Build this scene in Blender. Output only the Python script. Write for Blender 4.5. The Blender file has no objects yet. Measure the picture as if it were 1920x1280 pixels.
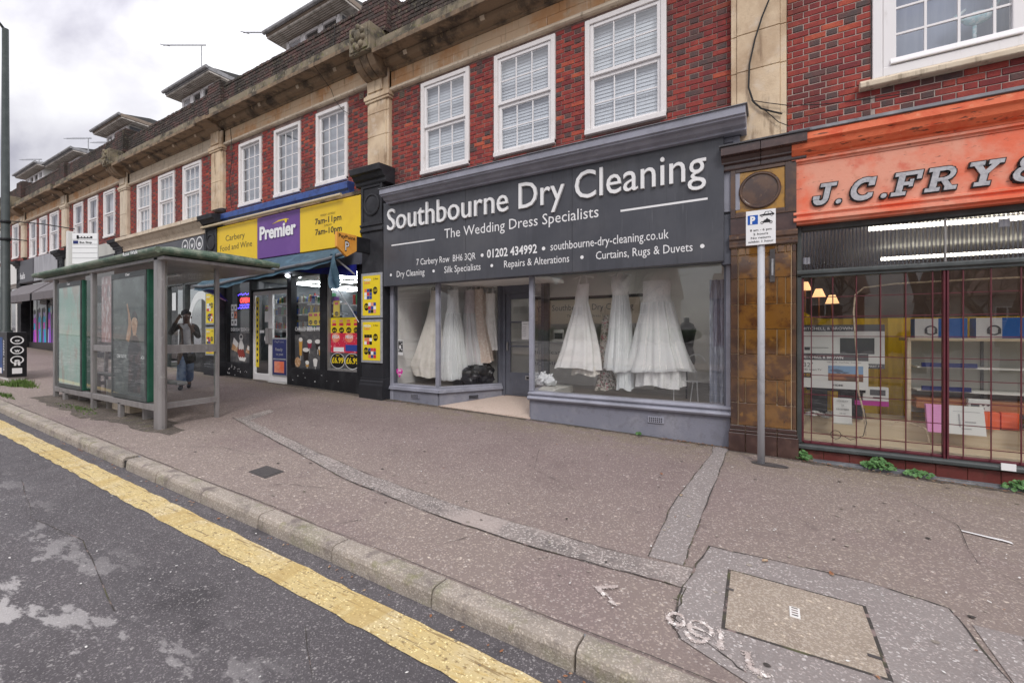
import bpy, bmesh, math, random
from mathutils import Vector, Matrix
R = math.radians
random.seed(11)
SC = bpy.context.scene
COL = SC.collection

# ------------------------------------------------------------------ camera, sky, sun, exposure
YAW = math.atan2(825.0, 1398.0)
cam_d = bpy.data.cameras.new('camera')
cam = bpy.data.objects.new('camera', cam_d); COL.objects.link(cam)
cam.location = (0, -6.4, 1.5)
cam.rotation_euler = (R(90), 0, YAW)
cam_d.sensor_width = 36; cam_d.lens = 36*825/1920
cam_d.shift_y = -16/1920
cam_d.clip_start = 0.05; cam_d.clip_end = 600
SC.camera = cam

W = bpy.data.worlds.new('World'); SC.world = W; W.use_nodes = True
nt = W.node_tree; nt.nodes.clear()
def wn(t, **k):
    n = nt.nodes.new(t)
    for a, b in k.items(): setattr(n, a, b)
    return n
SUN_EL, SUN_AZ = R(43), R(143)           # from behind the camera's right shoulder, veiled by cloud
sky = wn('ShaderNodeTexSky', sky_type='NISHITA', sun_disc=False, sun_elevation=SUN_EL, sun_rotation=SUN_AZ)
tc = wn('ShaderNodeTexCoord')
sep = wn('ShaderNodeSeparateXYZ'); nt.links.new(tc.outputs['Generated'], sep.inputs[0])
def wm(op, a, b=None, clamp=False):
    n = wn('ShaderNodeMath', operation=op, use_clamp=clamp)
    for i, v in enumerate((a, b)):
        if v is None: continue
        if isinstance(v, (int, float)): n.inputs[i].default_value = v
        else: nt.links.new(v, n.inputs[i])
    return n.outputs[0]
zc = wm('MAXIMUM', sep.outputs[2], 0.0)
den = wm('ADD', zc, 0.22)
cx = wm('DIVIDE', sep.outputs[0], den); cy = wm('DIVIDE', sep.outputs[1], den)
comb = wn('ShaderNodeCombineXYZ'); nt.links.new(cx, comb.inputs[0]); nt.links.new(cy, comb.inputs[1])
mp = wn('ShaderNodeMapping'); mp.inputs['Rotation'].default_value = (0, 0, R(35)); mp.inputs['Scale'].default_value = (0.75, 1.35, 1)
nt.links.new(comb.outputs[0], mp.inputs[0])
n1 = wn('ShaderNodeTexNoise'); n1.inputs['Scale'].default_value = 1.9; n1.inputs['Detail'].default_value = 6; n1.inputs['Roughness'].default_value = .52; n1.inputs['Distortion'].default_value = .5
nt.links.new(mp.outputs[0], n1.inputs['Vector'])
cr = wn('ShaderNodeValToRGB')
e = cr.color_ramp.elements
e[0].position = .37; e[0].color = (.44, .428, .49, 1)
e[1].position = .66; e[1].color = (.88, .872, .885, 1)
m_ = cr.color_ramp.elements.new(.5); m_.color = (.67, .657, .70, 1)
nt.links.new(n1.outputs[0], cr.inputs[0])
grad = wm('MULTIPLY', wm('ADD', wm('MULTIPLY', zc, 2.35), 0.42), 5.8)    # overcast dome: brighter overhead
vm = wn('ShaderNodeVectorMath', operation='SCALE'); nt.links.new(cr.outputs[0], vm.inputs[0]); nt.links.new(grad, vm.inputs['Scale'])
mx = wn('ShaderNodeMix', data_type='RGBA'); mx.inputs['Factor'].default_value = 0.94
nt.links.new(sky.outputs[0], mx.inputs['A']); nt.links.new(vm.outputs[0], mx.inputs['B'])
bg = wn('ShaderNodeBackground'); bg.inputs['Strength'].default_value = 0.12
nt.links.new(mx.outputs['Result'], bg.inputs['Color'])
wo = wn('ShaderNodeOutputWorld'); nt.links.new(bg.outputs[0], wo.inputs[0])

sun_d = bpy.data.lights.new('sun', 'SUN'); sun_d.energy = 1.0; sun_d.angle = R(16); sun_d.color = (1, .965, .92)
sun = bpy.data.objects.new('sun', sun_d); COL.objects.link(sun)
sd = Vector((math.sin(SUN_AZ)*math.cos(SUN_EL), math.cos(SUN_AZ)*math.cos(SUN_EL), math.sin(SUN_EL)))
sun.rotation_euler = sd.to_track_quat('Z', 'Y').to_euler()
sun.location = (0, 0, 30)

vs = SC.view_settings
vs.view_transform = 'Standard'; vs.look = 'None'; vs.exposure = 0.62; vs.gamma = 1; vs.use_curve_mapping = False
SC.render.engine = 'CYCLES'
SC.cycles.use_denoising = True
SC.cycles.max_bounces = 8; SC.cycles.transparent_max_bounces = 16
SC.cycles.sample_clamp_indirect = 6

# ------------------------------------------------------------------ materials
def col4(c): return (c[0], c[1], c[2], 1)
def nmat(name, base, layers=(), rough=.7, bump=(), spec=.5, metal=0.0, coat=0.0, emit=None, roughn=None, sheen=0, trans=0):
    """base colour + noise layers [(colour, scale, lo, hi, opacity, stretch)]; bump [(scale, strength, stretch)]; all in world space"""
    m = bpy.data.materials.new(name); m.use_nodes = True
    t = m.node_tree; t.nodes.clear()
    N = t.nodes.new; L = t.links.new
    out = N('ShaderNodeOutputMaterial'); p = N('ShaderNodeBsdfPrincipled'); L(p.outputs[0], out.inputs[0])
    p.inputs['Roughness'].default_value = rough; p.inputs['Metallic'].default_value = metal
    p.inputs['Specular IOR Level'].default_value = spec
    if coat: p.inputs['Coat Weight'].default_value = coat; p.inputs['Coat Roughness'].default_value = .06
    if sheen: p.inputs['Sheen Weight'].default_value = sheen
    if trans:
        p.inputs['Subsurface Weight'].default_value = 0
    if emit: p.inputs['Emission Color'].default_value = col4(emit[0]); p.inputs['Emission Strength'].default_value = emit[1]
    g = N('ShaderNodeNewGeometry')
    cur = None
    def noise(scale, stretch=None, detail=5, rgh=.6):
        v = g.outputs['Position']
        if stretch:
            mp = N('ShaderNodeMapping'); mp.inputs['Scale'].default_value = stretch; L(v, mp.inputs[0]); v = mp.outputs[0]
        n = N('ShaderNodeTexNoise'); n.inputs['Scale'].default_value = scale; n.inputs['Detail'].default_value = detail; n.inputs['Roughness'].default_value = rgh
        L(v, n.inputs['Vector']); return n.outputs[0]
    def cells(scale, stretch=None):
        v = g.outputs['Position']
        if stretch:
            mp = N('ShaderNodeMapping'); mp.inputs['Scale'].default_value = stretch; L(v, mp.inputs[0]); v = mp.outputs[0]
        n = N('ShaderNodeTexVoronoi'); n.inputs['Scale'].default_value = scale; L(v, n.inputs['Vector'])
        s = N('ShaderNodeSeparateColor'); L(n.outputs['Color'], s.inputs[0]); return s.outputs[0]
    for lay in layers:
        c, sc_, lo, hi, op = lay[:5]; st = lay[5] if len(lay) > 5 else None
        vor = sc_ < 0; sc_ = abs(sc_)
        mr = N('ShaderNodeMapRange'); mr.interpolation_type = 'SMOOTHSTEP'
        mr.inputs['From Min'].default_value = lo; mr.inputs['From Max'].default_value = hi; mr.inputs['To Max'].default_value = op
        L(cells(sc_, st) if vor else noise(sc_, st), mr.inputs[0])
        f = mr.outputs[0]
        if len(lay) > 6 and lay[6]:            # (axis, a, b): the layer grows where the world coordinate runs from a to b
            ax, a, b = lay[6]
            sp = N('ShaderNodeSeparateXYZ'); L(g.outputs['Position'], sp.inputs[0])
            m2 = N('ShaderNodeMapRange'); m2.inputs['From Min'].default_value = a; m2.inputs['From Max'].default_value = b
            L(sp.outputs[ax], m2.inputs[0])
            mu = N('ShaderNodeMath'); mu.operation = 'MULTIPLY'; L(f, mu.inputs[0]); L(m2.outputs[0], mu.inputs[1]); f = mu.outputs[0]
        mi = N('ShaderNodeMix'); mi.data_type = 'RGBA'
        L(f, mi.inputs['Factor'])
        if cur is None: mi.inputs['A'].default_value = col4(base)
        else: L(cur, mi.inputs['A'])
        mi.inputs['B'].default_value = col4(c); cur = mi.outputs['Result']
    if cur is None: p.inputs['Base Color'].default_value = col4(base)
    else: L(cur, p.inputs['Base Color'])
    if roughn:
        sc_, lo, hi = roughn
        mr = N('ShaderNodeMapRange'); mr.inputs['From Min'].default_value = .35; mr.inputs['From Max'].default_value = .65
        mr.inputs['To Min'].default_value = lo; mr.inputs['To Max'].default_value = hi
        L(noise(sc_), mr.inputs[0]); L(mr.outputs[0], p.inputs['Roughness'])
    prev = None
    for b in bump:
        bn = N('ShaderNodeBump'); bn.inputs['Strength'].default_value = b[1]; bn.inputs['Distance'].default_value = b[3] if len(b) > 3 else .01
        L(noise(b[0], b[2] if len(b) > 2 else None), bn.inputs['Height'])
        if prev: L(prev, bn.inputs['Normal'])
        prev = bn.outputs[0]
    if prev: L(prev, p.inputs['Normal'])
    return m

def glass(name, tint=(1, 1, 1), refl=.07, rough=0.0, dirt=0.0, wav=0.0, ribs=None):
    m = bpy.data.materials.new(name); m.use_nodes = True
    t = m.node_tree; t.nodes.clear(); N = t.nodes.new; L = t.links.new
    out = N('ShaderNodeOutputMaterial')
    tr = N('ShaderNodeBsdfTransparent'); tr.inputs[0].default_value = col4(tint)
    gl = N('ShaderNodeBsdfGlossy'); gl.inputs['Roughness'].default_value = rough
    lw = N('ShaderNodeLayerWeight'); lw.inputs[0].default_value = .5
    pw = N('ShaderNodeMath'); pw.operation = 'POWER'; pw.inputs[1].default_value = 4.0; L(lw.outputs['Facing'], pw.inputs[0])
    ma = N('ShaderNodeMath'); ma.operation = 'MULTIPLY_ADD'; ma.inputs[1].default_value = 1-refl; ma.inputs[2].default_value = refl; ma.use_clamp = True
    L(pw.outputs[0], ma.inputs[0])
    mix = N('ShaderNodeMixShader'); L(ma.outputs[0], mix.inputs[0]); L(tr.outputs[0], mix.inputs[1]); L(gl.outputs[0], mix.inputs[2])
    g = N('ShaderNodeNewGeometry')
    last = mix.outputs[0]
    if wav or ribs:
        bn = N('ShaderNodeBump'); bn.inputs['Strength'].default_value = wav or .5; bn.inputs['Distance'].default_value = .01
        if ribs:
            wv = N('ShaderNodeTexWave'); wv.inputs['Scale'].default_value = ribs; L(g.outputs['Position'], wv.inputs[0]); L(wv.outputs['Fac'], bn.inputs['Height'])
        else:
            n = N('ShaderNodeTexNoise'); n.inputs['Scale'].default_value = .9; n.inputs['Detail'].default_value = 1; L(g.outputs['Position'], n.inputs[0]); L(n.outputs[0], bn.inputs['Height'])
        L(bn.outputs[0], gl.inputs['Normal'])
    if dirt:
        df = N('ShaderNodeBsdfDiffuse'); df.inputs[0].default_value = (.55, .56, .54, 1)
        n = N('ShaderNodeTexNoise'); n.inputs['Scale'].default_value = 7; n.inputs['Detail'].default_value = 6
        mp = N('ShaderNodeMapping'); mp.inputs['Scale'].default_value = (1, 1, .35); L(g.outputs['Position'], mp.inputs[0]); L(mp.outputs[0], n.inputs[0])
        mr = N('ShaderNodeMapRange'); mr.inputs['From Min'].default_value = .35; mr.inputs['From Max'].default_value = .8; mr.inputs['To Max'].default_value = dirt*2
        L(n.outputs[0], mr.inputs[0])
        m2 = N('ShaderNodeMixShader'); L(mr.outputs[0], m2.inputs[0]); L(last, m2.inputs[1]); L(df.outputs[0], m2.inputs[2]); last = m2.outputs[0]
    L(last, out.inputs[0])
    return m

def flat(name, c, rough=.6, spec=.4): return nmat(name, c, rough=rough, spec=spec)
M = {}
M['mortar'] = nmat('mortar', (.44, .35, .31), [((.30, .25, .22), 6, .4, .7, .8), ((.62, .56, .5), 40, .5, .7, .5)], .9, [(60, .4)])
bl = lambda a, b: [(b, 9, .38, .66, .85), ((.085, .032, .03), .8, .46, .64, .7), ((.30, .12, .10), 2.2, .60, .74, .4), ((.06, .03, .03), 55, .58, .72, .55), ((.45, .3, .26), 90, .64, .74, .35)]
M['brick1'] = nmat('red_brick', (.345, .060, .042), bl(0, (.24, .032, .03)), .85, [(70, .5), (14, .3)])
M['brick2'] = nmat('dark_red_brick', (.22, .036, .033), bl(0, (.32, .042, .036)), .85, [(70, .5), (14, .3)])
M['brick3'] = nmat('burnt_brick', (.075, .05, .048), bl(0, (.13, .05, .045)), .75, [(70, .5), (14, .3)])
M['brick4'] = nmat('orange_brick', (.47, .10, .05), bl(0, (.32, .04, .032)), .85, [(70, .5), (14, .3)])
M['brick5'] = nmat('plum_brick', (.17, .028, .032), bl(0, (.24, .035, .03)), .85, [(70, .5), (14, .3)])
pl_ = [((.035, .031, .026), 1.6, .40, .62, .85), ((.22, .20, .13), 18, .55, .7, .6), ((.5, .47, .42), 45, .63, .72, .6)]
M['pbrick1'] = nmat('weathered_brick', (.105, .056, .05), pl_, .92, [(70, .6), (12, .4)])
M['pbrick2'] = nmat('blackened_brick', (.07, .05, .045), pl_, .92, [(70, .6), (12, .4)])
M['pmortar'] = nmat('sooty_mortar', (.14, .12, .10), pl_, .95, [(60, .4)])
M['mortar2'] = nmat('sooty_red_mortar', (.27, .19, .165), [((.15, .10, .09), 4, .42, .66, .8), ((.42, .33, .28), 30, .56, .7, .5)], .9, [(60, .4)])
M['stone'] = nmat('buff_limestone', (.70, .555, .385), [((.44, .31, .20), 1.6, .38, .66, .85), ((.66, .56, .45), 5, .5, .7, .7), ((.24, .16, .10), 3.2, .52, .70, .8, (2.2, 2.2, .5)), ((.30, .22, .15), 38, .6, .75, .4)], .9, [(45, .35), (7, .25)])
M['frieze'] = nmat('stained_limestone', (.68, .50, .33), [((.58, .30, .13), 1.3, .42, .62, .85), ((.66, .52, .36), 3.4, .52, .68, .8), ((.22, .13, .08), 2.6, .58, .74, .75, (3, 3, .35)), ((.78, .66, .52), 5, .62, .7, .7, (5, 5, .3))], .9, [(45, .35), (7, .25)])
M['stone_dark'] = nmat('sooty_stone', (.26, .185, .12), [((.065, .053, .043), 2.5, .44, .64, .9), ((.36, .25, .14), 5, .56, .72, .8, (3, 3, .6)), ((.3, .27, .16), 22, .6, .74, .5)], .92, [(40, .5), (8, .4)])
M['stone_moss'] = nmat('mossy_coping_stone', (.24, .20, .14), [((.055, .05, .04), 3.5, .42, .62, .9), ((.38, .33, .24), 7, .55, .7, .8), ((.17, .17, .06), 13, .55, .68, .7), ((.6, .57, .5), 30, .66, .72, .6)], .95, [(40, .6), (9, .5)])
M['pale_stone'] = nmat('pale_limestone', (.64, .545, .42), [((.50, .40, .29), 2.2, .45, .7, .7), ((.24, .185, .13), 5, .54, .70, .65, (3, 3, .4))], .9, [(45, .3)])
M['upvc'] = nmat('white_window_plastic', (.80, .78, .78), [((.56, .53, .5), 5, .58, .78, .55, (2, 2, .5)), ((.3, .27, .22), 30, .69, .76, .5)], .42, [])
M['timber_w'] = nmat('white_painted_timber', (.78, .75, .74), [((.5, .46, .42), 4, .55, .75, .6), ((.25, .2, .16), 32, .66, .72, .7)], .55, [(30, .2)])
M['glass'] = glass('window_glass', refl=.16, wav=.025)
M['shopglass'] = glass('shop_glass', refl=.155, dirt=.004)
M['dirtyglass'] = glass('grimy_shop_glass', tint=(.95, .96, .94), refl=.11, dirt=.006)
M['shelterglass'] = glass('shelter_glass', tint=(.92, .96, .95), refl=.08, dirt=.006)
M['ribglass'] = glass('ribbed_glass', tint=(.76, .76, .80), refl=.10, rough=.10, dirt=.012)
M['blind'] = flat('blind_slat', (.56, .61, .66), .6)
M['net'] = nmat('net_curtain', (.62, .63, .66), [((.50, .51, .55), 7, .4, .7, .8, (6, 6, .3))], .8)
M['greyblind'] = flat('grey_roller_blind', (.36, .39, .44), .7)
M['dark'] = flat('dark_room', (.03, .03, .035), .8)
M['greyp'] = nmat('slate_grey_paint', (.115, .122, .15), [((.085, .09, .11), 2, .4, .65, .8), ((.20, .205, .225), 7, .6, .76, .5, (3, 3, .4)), ((.04, .04, .045), 34, .66, .74, .5)], .5, [(26, .12)], spec=.45)
M['greyl'] = nmat('light_grey_blue_paint', (.30, .305, .36), [((.22, .225, .265), 3, .4, .65, .8), ((.42, .42, .46), 11, .6, .74, .6), ((.06, .06, .06), 36, .68, .75, .6)], .45, [(26, .15)])
M['render'] = nmat('grey_painted_render', (.205, .21, .255), [((.285, .285, .32), 2.2, .45, .7, .7), ((.15, .15, .175), 9, .5, .7, .5), ((.12, .12, .12), 26, .64, .74, .6)], .75, [(55, .45), (8, .2)])
M['signgrey'] = nmat('charcoal_sign_panel', (.063, .066, .078), [((.082, .085, .098), 1.2, .4, .7, .8), ((.05, .052, .06), 3, .5, .7, .6, (1.5, 1.5, .3)), ((.20, .20, .21), 5, .60, .76, .30, (5, 5, .22)), ((.035, .036, .04), 7, .58, .72, .5, (4, 4, .2)), ((.12, .12, .125), .8, .5, .7, .4)], .34, [(3, .012)], spec=.45)
M['white'] = flat('white_acrylic', (.82, .82, .82), .35)
M['offwhite'] = flat('off_white', (.70, .69, .66), .6)
M['black'] = flat('black_gloss', (.012, .012, .014), .35)
M['blackp'] = nmat('black_shop_paint', (.016, .016, .019), [((.035, .036, .04), 3, .45, .7, .8), ((.4, .4, .4), 24, .72, .76, .5)], .55, [(30, .15)], spec=.25)
M['charcoal'] = nmat('charcoal_pilaster_paint', (.024, .0245, .029), [((.045, .046, .052), 3, .42, .68, .8), ((.02, .02, .022), 10, .55, .7, .6)], .55, [(35, .25)], spec=.3)
M['yellow'] = nmat('yellow_sign_panel', (.80, .54, .012), [((.72, .46, .015), 2, .45, .7, .7), ((.55, .36, .05), 7, .66, .78, .4, (4, 4, .4))], .4)
M['posty'] = flat('yellow_poster', (.82, .62, .02), .5)
M['purple'] = nmat('purple_sign_panel', (.135, .048, .255), [((.17, .07, .30), 2, .45, .7, .8)], .4)
M['bluep'] = nmat('blue_paint', (.035, .085, .30), [((.02, .04, .14), 5, .45, .66, .8), ((.01, .012, .03), 22, .6, .7, .7)], .5, [(30, .3)])
M['cream'] = flat('cream_pipe', (.6, .5, .33), .5)
M['brown_t'] = nmat('brown_text', (.10, .07, .02), rough=.5)
M['orange'] = nmat('orange_fascia_paint', (.82, .165, .075), [((.78, .36, .25), 1.7, .38, .58, .9), ((.62, .22, .13), 7, .58, .70, .6), ((.66, .10, .045), 4, .56, .74, .7), ((.20, .07, .045), 16, .63, .68, .65, (.6, 1, 2.4))], .55, [(24, .25), (5, .15)])
M['orangel'] = nmat('flaking_orange_paint', (.80, .18, .075), [((.70, .09, .03), 4, .45, .66, .85), ((.09, .035, .02), 11, .60, .66, .9, (.45, 1, 2.4)), ((.85, .36, .2), 7, .6, .72, .6)], .6, [(24, .5)])
M['lead'] = nmat('lead_flashing', (.14, .145, .16), [((.24, .245, .26), 4, .48, .7, .8), ((.07, .07, .075), 12, .55, .7, .6)], .6, [(12, .4)])
M['silver'] = nmat('weathered_aluminium_letter', (.46, .46, .48), [((.30, .30, .32), 18, .45, .66, .8), ((.6, .6, .62), 30, .6, .72, .6)], .45, [(40, .2)], metal=.3)
M['tile_b'] = nmat('amber_brown_glazed_tile', (.19, .085, .014), [((.075, .028, .008), 5, .42, .60, .9), ((.33, .16, .025), 9, .58, .74, .8), ((.035, .014, .006), 16, .58, .72, .7)], .10, [(9, .10), (2.5, .25)], spec=.8, coat=1.0)
M['tile_y'] = nmat('yellow_glazed_tile', (.42, .21, .02), [((.20, .10, .02), 7, .45, .66, .9), ((.55, .34, .08), 10, .58, .72, .7)], .2, [(9, .12)], spec=.6, coat=.5)
M['tile_d'] = nmat('dark_plum_glazed_tile', (.055, .028, .024), [((.10, .055, .045), 5, .45, .66, .8), ((.16, .10, .07), 20, .64, .74, .6)], .22, [(9, .12)], spec=.6, coat=.4)
M['tile_m'] = nmat('brown_moulded_faience', (.11, .055, .028), [((.05, .026, .02), 5, .42, .62, .85), ((.24, .14, .07), 12, .6, .74, .7)], .22, [(12, .2)], spec=.6, coat=.5)
M['grout'] = flat('pale_grout', (.60, .46, .30), .9)
M['redtile'] = nmat('maroon_quarry_tile', (.14, .032, .028), [((.20, .06, .05), 4, .42, .66, .8), ((.06, .03, .02), 7, .55, .7, .7), ((.34, .27, .22), 20, .7, .78, .4)], .42, [(30, .2)])
M['maroon'] = nmat('maroon_painted_steel', (.115, .018, .028), [((.07, .013, .02), 7, .45, .66, .7), ((.34, .15, .12), 40, .66, .72, .5)], .5, [(40, .2)])
M['dgreen'] = nmat('dark_grey_green_paint', (.05, .058, .058), [((.09, .1, .1), 4, .45, .68, .8), ((.02, .02, .02), 20, .6, .7, .6)], .5, [(30, .25)])
M['greent'] = nmat('bus_shelter_green_paint', (.014, .088, .053), [((.028, .125, .08), 3, .45, .7, .7), ((.16, .2, .17), 30, .68, .74, .5)], .35, [(20, .08)], spec=.5)
M['greenroof'] = nmat('algae_covered_green_roof', (.055, .10, .065), [((.19, .22, .16), 2.5, .42, .62, .85, (1, 3, 3)), ((.26, .28, .22), 7, .56, .7, .7, (1, 4, 4)), ((.03, .04, .02), 14, .58, .7, .6)], .6, [(25, .3)])
M['alu'] = nmat('dull_aluminium', (.36, .345, .34), [((.24, .23, .225), 4, .42, .66, .7, (2, 2, .4)), ((.5, .49, .48), 14, .6, .74, .6)], .42, [(30, .1)], metal=.55)
M['galv'] = nmat('galvanised_steel', (.42, .43, .45), [((.30, .31, .33), 14, .45, .66, .8), ((.55, .56, .57), 26, .6, .72, .6)], .5, metal=.35)
M['lamppost'] = nmat('lamp_post_green', (.026, .036, .034), [((.05, .062, .058), 5, .45, .7, .8), ((.02, .025, .022), 20, .6, .7, .6)], .5, [(40, .2)])
M['cable'] = flat('black_cable', (.02, .02, .02), .6)
M['terrazzo'] = nmat('pale_terrazzo', (.62, .50, .42), [((.42, .28, .22), 60, .52, .62, .7), ((.75, .68, .6), 80, .56, .66, .7), ((.35, .28, .22), 2, .55, .75, .35)], .5, [(60, .1)])
M['soffit'] = nmat('dormer_soffit', (.66, .61, .55), [((.2, .17, .14), 5, .45, .7, .7)], .7)
M['roofedge'] = nmat('grey_roof_edge', (.36, .36, .37), [((.2, .2, .2), 5, .45, .68, .8)], .6)
M['roofbrown'] = nmat('brown_roof_edge', (.30, .24, .19), [((.16, .12, .09), 6, .45, .7, .7)], .7)
M['felt'] = nmat('roof_felt', (.08, .08, .08), [((.14, .14, .13), 3, .45, .7, .7)], .9, [(40, .3)])
M['awn'] = nmat('blue_awning_canvas', (.035, .085, .125), [((.085, .17, .23), 2.6, .48, .68, .8, (1, 3, 3)), ((.02, .05, .09), 5, .5, .7, .8)], .6, [(20, .3)])
M['awnb'] = nmat('royal_blue_canvas', (.012, .02, .30), [((.01, .012, .14), 4, .4, .65, .8)], .6)
M['awng'] = nmat('grey_awning_canvas', (.15, .135, .14), [((.11, .10, .105), 2, .45, .7, .7)], .7)
# ------------------------------------------------------------------ geometry helpers
ORG = {}
def gz(x, y):
    return -x*(.026-.001*y)+.015*y
class MB:
    def __init__(s): s.v = []; s.f = []; s.m = []
    def face(s, pts, mi=0):
        i = len(s.v); s.v += [tuple(p) for p in pts]; s.f.append(tuple(range(i, i+len(pts)))); s.m.append(mi); return s
    def idx(s, verts, faces, mi=0):
        i = len(s.v); s.v += [tuple(p) for p in verts]
        for f in faces: s.f.append(tuple(i+k for k in f)); s.m.append(mi)
        return s
    def box(s, x0, x1, y0, y1, z0, z1, mi=0):
        v = [(x, y, z) for z in (z0, z1) for y in (y0, y1) for x in (x0, x1)]
        return s.idx(v, [(0, 2, 3, 1), (4, 5, 7, 6), (0, 1, 5, 4), (2, 6, 7, 3), (0, 4, 6, 2), (1, 3, 7, 5)], mi)
    def brick(s, x0, x1, y0, y1, z0, z1, mi=0, c=.005):
        """front face (towards -Y) with small chamfers"""
        v = [(x0+c, y0, z0+c), (x1-c, y0, z0+c), (x1-c, y0, z1-c), (x0+c, y0, z1-c),
             (x0, y0+c, z0), (x1, y0+c, z0), (x1, y0+c, z1), (x0, y0+c, z1),
             (x0, y1, z0), (x1, y1, z0), (x1, y1, z1), (x0, y1, z1)]
        return s.idx(v, [(0, 1, 2, 3), (4, 5, 1, 0), (5, 6, 2, 1), (6, 7, 3, 2), (7, 4, 0, 3), (8, 9, 5, 4), (9, 10, 6, 5), (10, 11, 7, 6), (11, 8, 4, 7)], mi)
    def prism(s, pts, axis, a0, a1, mi=0):
        """polygon pts extruded along axis: 'x' pts=(y,z)  'y' pts=(x,z)  'z' pts=(x,y)"""
        def P(p, a): return (a, p[0], p[1]) if axis == 'x' else ((p[0], a, p[1]) if axis == 'y' else (p[0], p[1], a))
        n = len(pts); v = [P(p, a0) for p in pts]+[P(p, a1) for p in pts]
        f = [tuple(range(n))[::-1], tuple(range(n, 2*n))]+[(i, (i+1) % n, n+(i+1) % n, n+i) for i in range(n)]
        return s.idx(v, f, mi)
    def tube(s, path, r, n=8, mi=0, cap=True):
        path = [Vector(p) for p in path]; rs = r if isinstance(r, (list, tuple)) else [r]*len(path)
        i0 = len(s.v); up = None
        for k, p in enumerate(path):
            d = (path[min(k+1, len(path)-1)]-path[max(k-1, 0)]).normalized()
            if up is None:
                up = d.orthogonal().normalized()
            up = (up-d*up.dot(d))
            up = up.normalized() if up.length > 1e-6 else d.orthogonal().normalized()
            w = d.cross(up)
            for j in range(n):
                a = 2*math.pi*j/n
                s.v.append(tuple(p+(up*math.cos(a)+w*math.sin(a))*rs[k]))
        for k in range(len(path)-1):
            for j in range(n):
                s.f.append((i0+k*n+j, i0+k*n+(j+1) % n, i0+(k+1)*n+(j+1) % n, i0+(k+1)*n+j)); s.m.append(mi)
        if cap:
            s.f.append(tuple(i0+j for j in range(n))[::-1]); s.m.append(mi)
            e0 = i0+(len(path)-1)*n; s.f.append(tuple(e0+j for j in range(n))); s.m.append(mi)
        return s
    def lathe(s, c, prof, n=16, mi=0, ax='z'):
        i0 = len(s.v)
        for (r, h) in prof:
            for j in range(n):
                a = 2*math.pi*j/n; u, w = r*math.cos(a), r*math.sin(a)
                s.v.append((c[0]+u, c[1]+w, c[2]+h) if ax == 'z' else (c[0]+u, c[1]+h, c[2]+w))
        for k in range(len(prof)-1):
            for j in range(n):
                s.f.append((i0+k*n+j, i0+k*n+(j+1) % n, i0+(k+1)*n+(j+1) % n, i0+(k+1)*n+j)); s.m.append(mi)
        s.f.append(tuple(i0+j for j in range(n))[::-1]); s.m.append(mi)
        e0 = i0+(len(prof)-1)*n; s.f.append(tuple(e0+j for j in range(n))); s.m.append(mi)
        return s
    def ell(s, c, r, n=12, m=8, mi=0):
        v = []; 
        for i in range(m+1):
            t = math.pi*i/m
            for j in range(n):
                a = 2*math.pi*j/n
                v.append((c[0]+r[0]*math.sin(t)*math.cos(a), c[1]+r[1]*math.sin(t)*math.sin(a), c[2]+r[2]*math.cos(t)))
        f = [(i*n+j, i*n+(j+1) % n, (i+1)*n+(j+1) % n, (i+1)*n+j) for i in range(m) for j in range(n)]
        return s.idx(v, f, mi)
    def disc(s, cx, cz, rx, rz, y, mi=0, n=24):
        return s.face([(cx+rx*math.cos(2*math.pi*k/n), y, cz+rz*math.sin(2*math.pi*k/n)) for k in range(n)], mi)
    def ring(s, cx, cz, r0, r1, y, mi=0, n=28, squash=1):
        for k in range(n):
            a, b = 2*math.pi*k/n, 2*math.pi*(k+1)/n
            s.face([(cx+r0*math.cos(a)*squash, y, cz+r0*math.sin(a)), (cx+r1*math.cos(a)*squash, y, cz+r1*math.sin(a)),
                    (cx+r1*math.cos(b)*squash, y, cz+r1*math.sin(b)), (cx+r0*math.cos(b)*squash, y, cz+r0*math.sin(b))], mi)
        return s
    def rect(s, x0, x1, z0, z1, y, mi=0):
        return s.face([(x0, y, z0), (x1, y, z0), (x1, y, z1), (x0, y, z1)], mi)
    def obj(s, name, mats, parent=None, smooth=False, bev=0, loc=None):
        if loc is None: loc = ORG[parent.name] if parent else Vector((0, 0, 0))
        loc = Vector(loc)
        me = bpy.data.meshes.new(name)
        me.from_pydata([(a-loc.x, b-loc.y, c-loc.z) for a, b, c in s.v], [], s.f)
        if not isinstance(mats, (list, tuple)): mats = [mats]
        for m in mats: me.materials.append(M[m] if isinstance(m, str) else m)
        if len(mats) > 1: me.polygons.foreach_set('material_index', s.m)
        if smooth: me.polygons.foreach_set('use_smooth', [True]*len(me.polygons))
        me.validate()
        return link(name, me, parent, loc, bev)
def link(name, me, parent=None, loc=None, bev=0):
    o = bpy.data.objects.new(name, me); COL.objects.link(o)
    po = ORG[parent.name] if parent else Vector((0, 0, 0))
    loc = Vector(loc) if loc is not None else po
    o.parent = parent; o.location = loc-po; ORG[o.name] = loc.copy()
    if bev:
        b = o.modifiers.new('edge', 'BEVEL'); b.width = bev; b.segments = 2; b.limit_method = 'ANGLE'; b.angle_limit = R(40)
    return o
def thing(name, label, cat, loc=(0, 0, 0), group=None):
    o = bpy.data.objects.new(name, None); COL.objects.link(o); o.location = loc; o.empty_display_size = .2
    ORG[o.name] = Vector(loc); return tag(o, label, cat, group)
def tag(o, label=None, cat=None, group=None, kind=None):
    if label: o['label'] = label
    if cat: o['category'] = cat
    if group: o['group'] = group
    if kind: o['kind'] = kind
    return o
def struct(o): o['kind'] = 'structure'; return o
def stuff(o): o['kind'] = 'stuff'; return o
KIDS = {}
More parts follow.
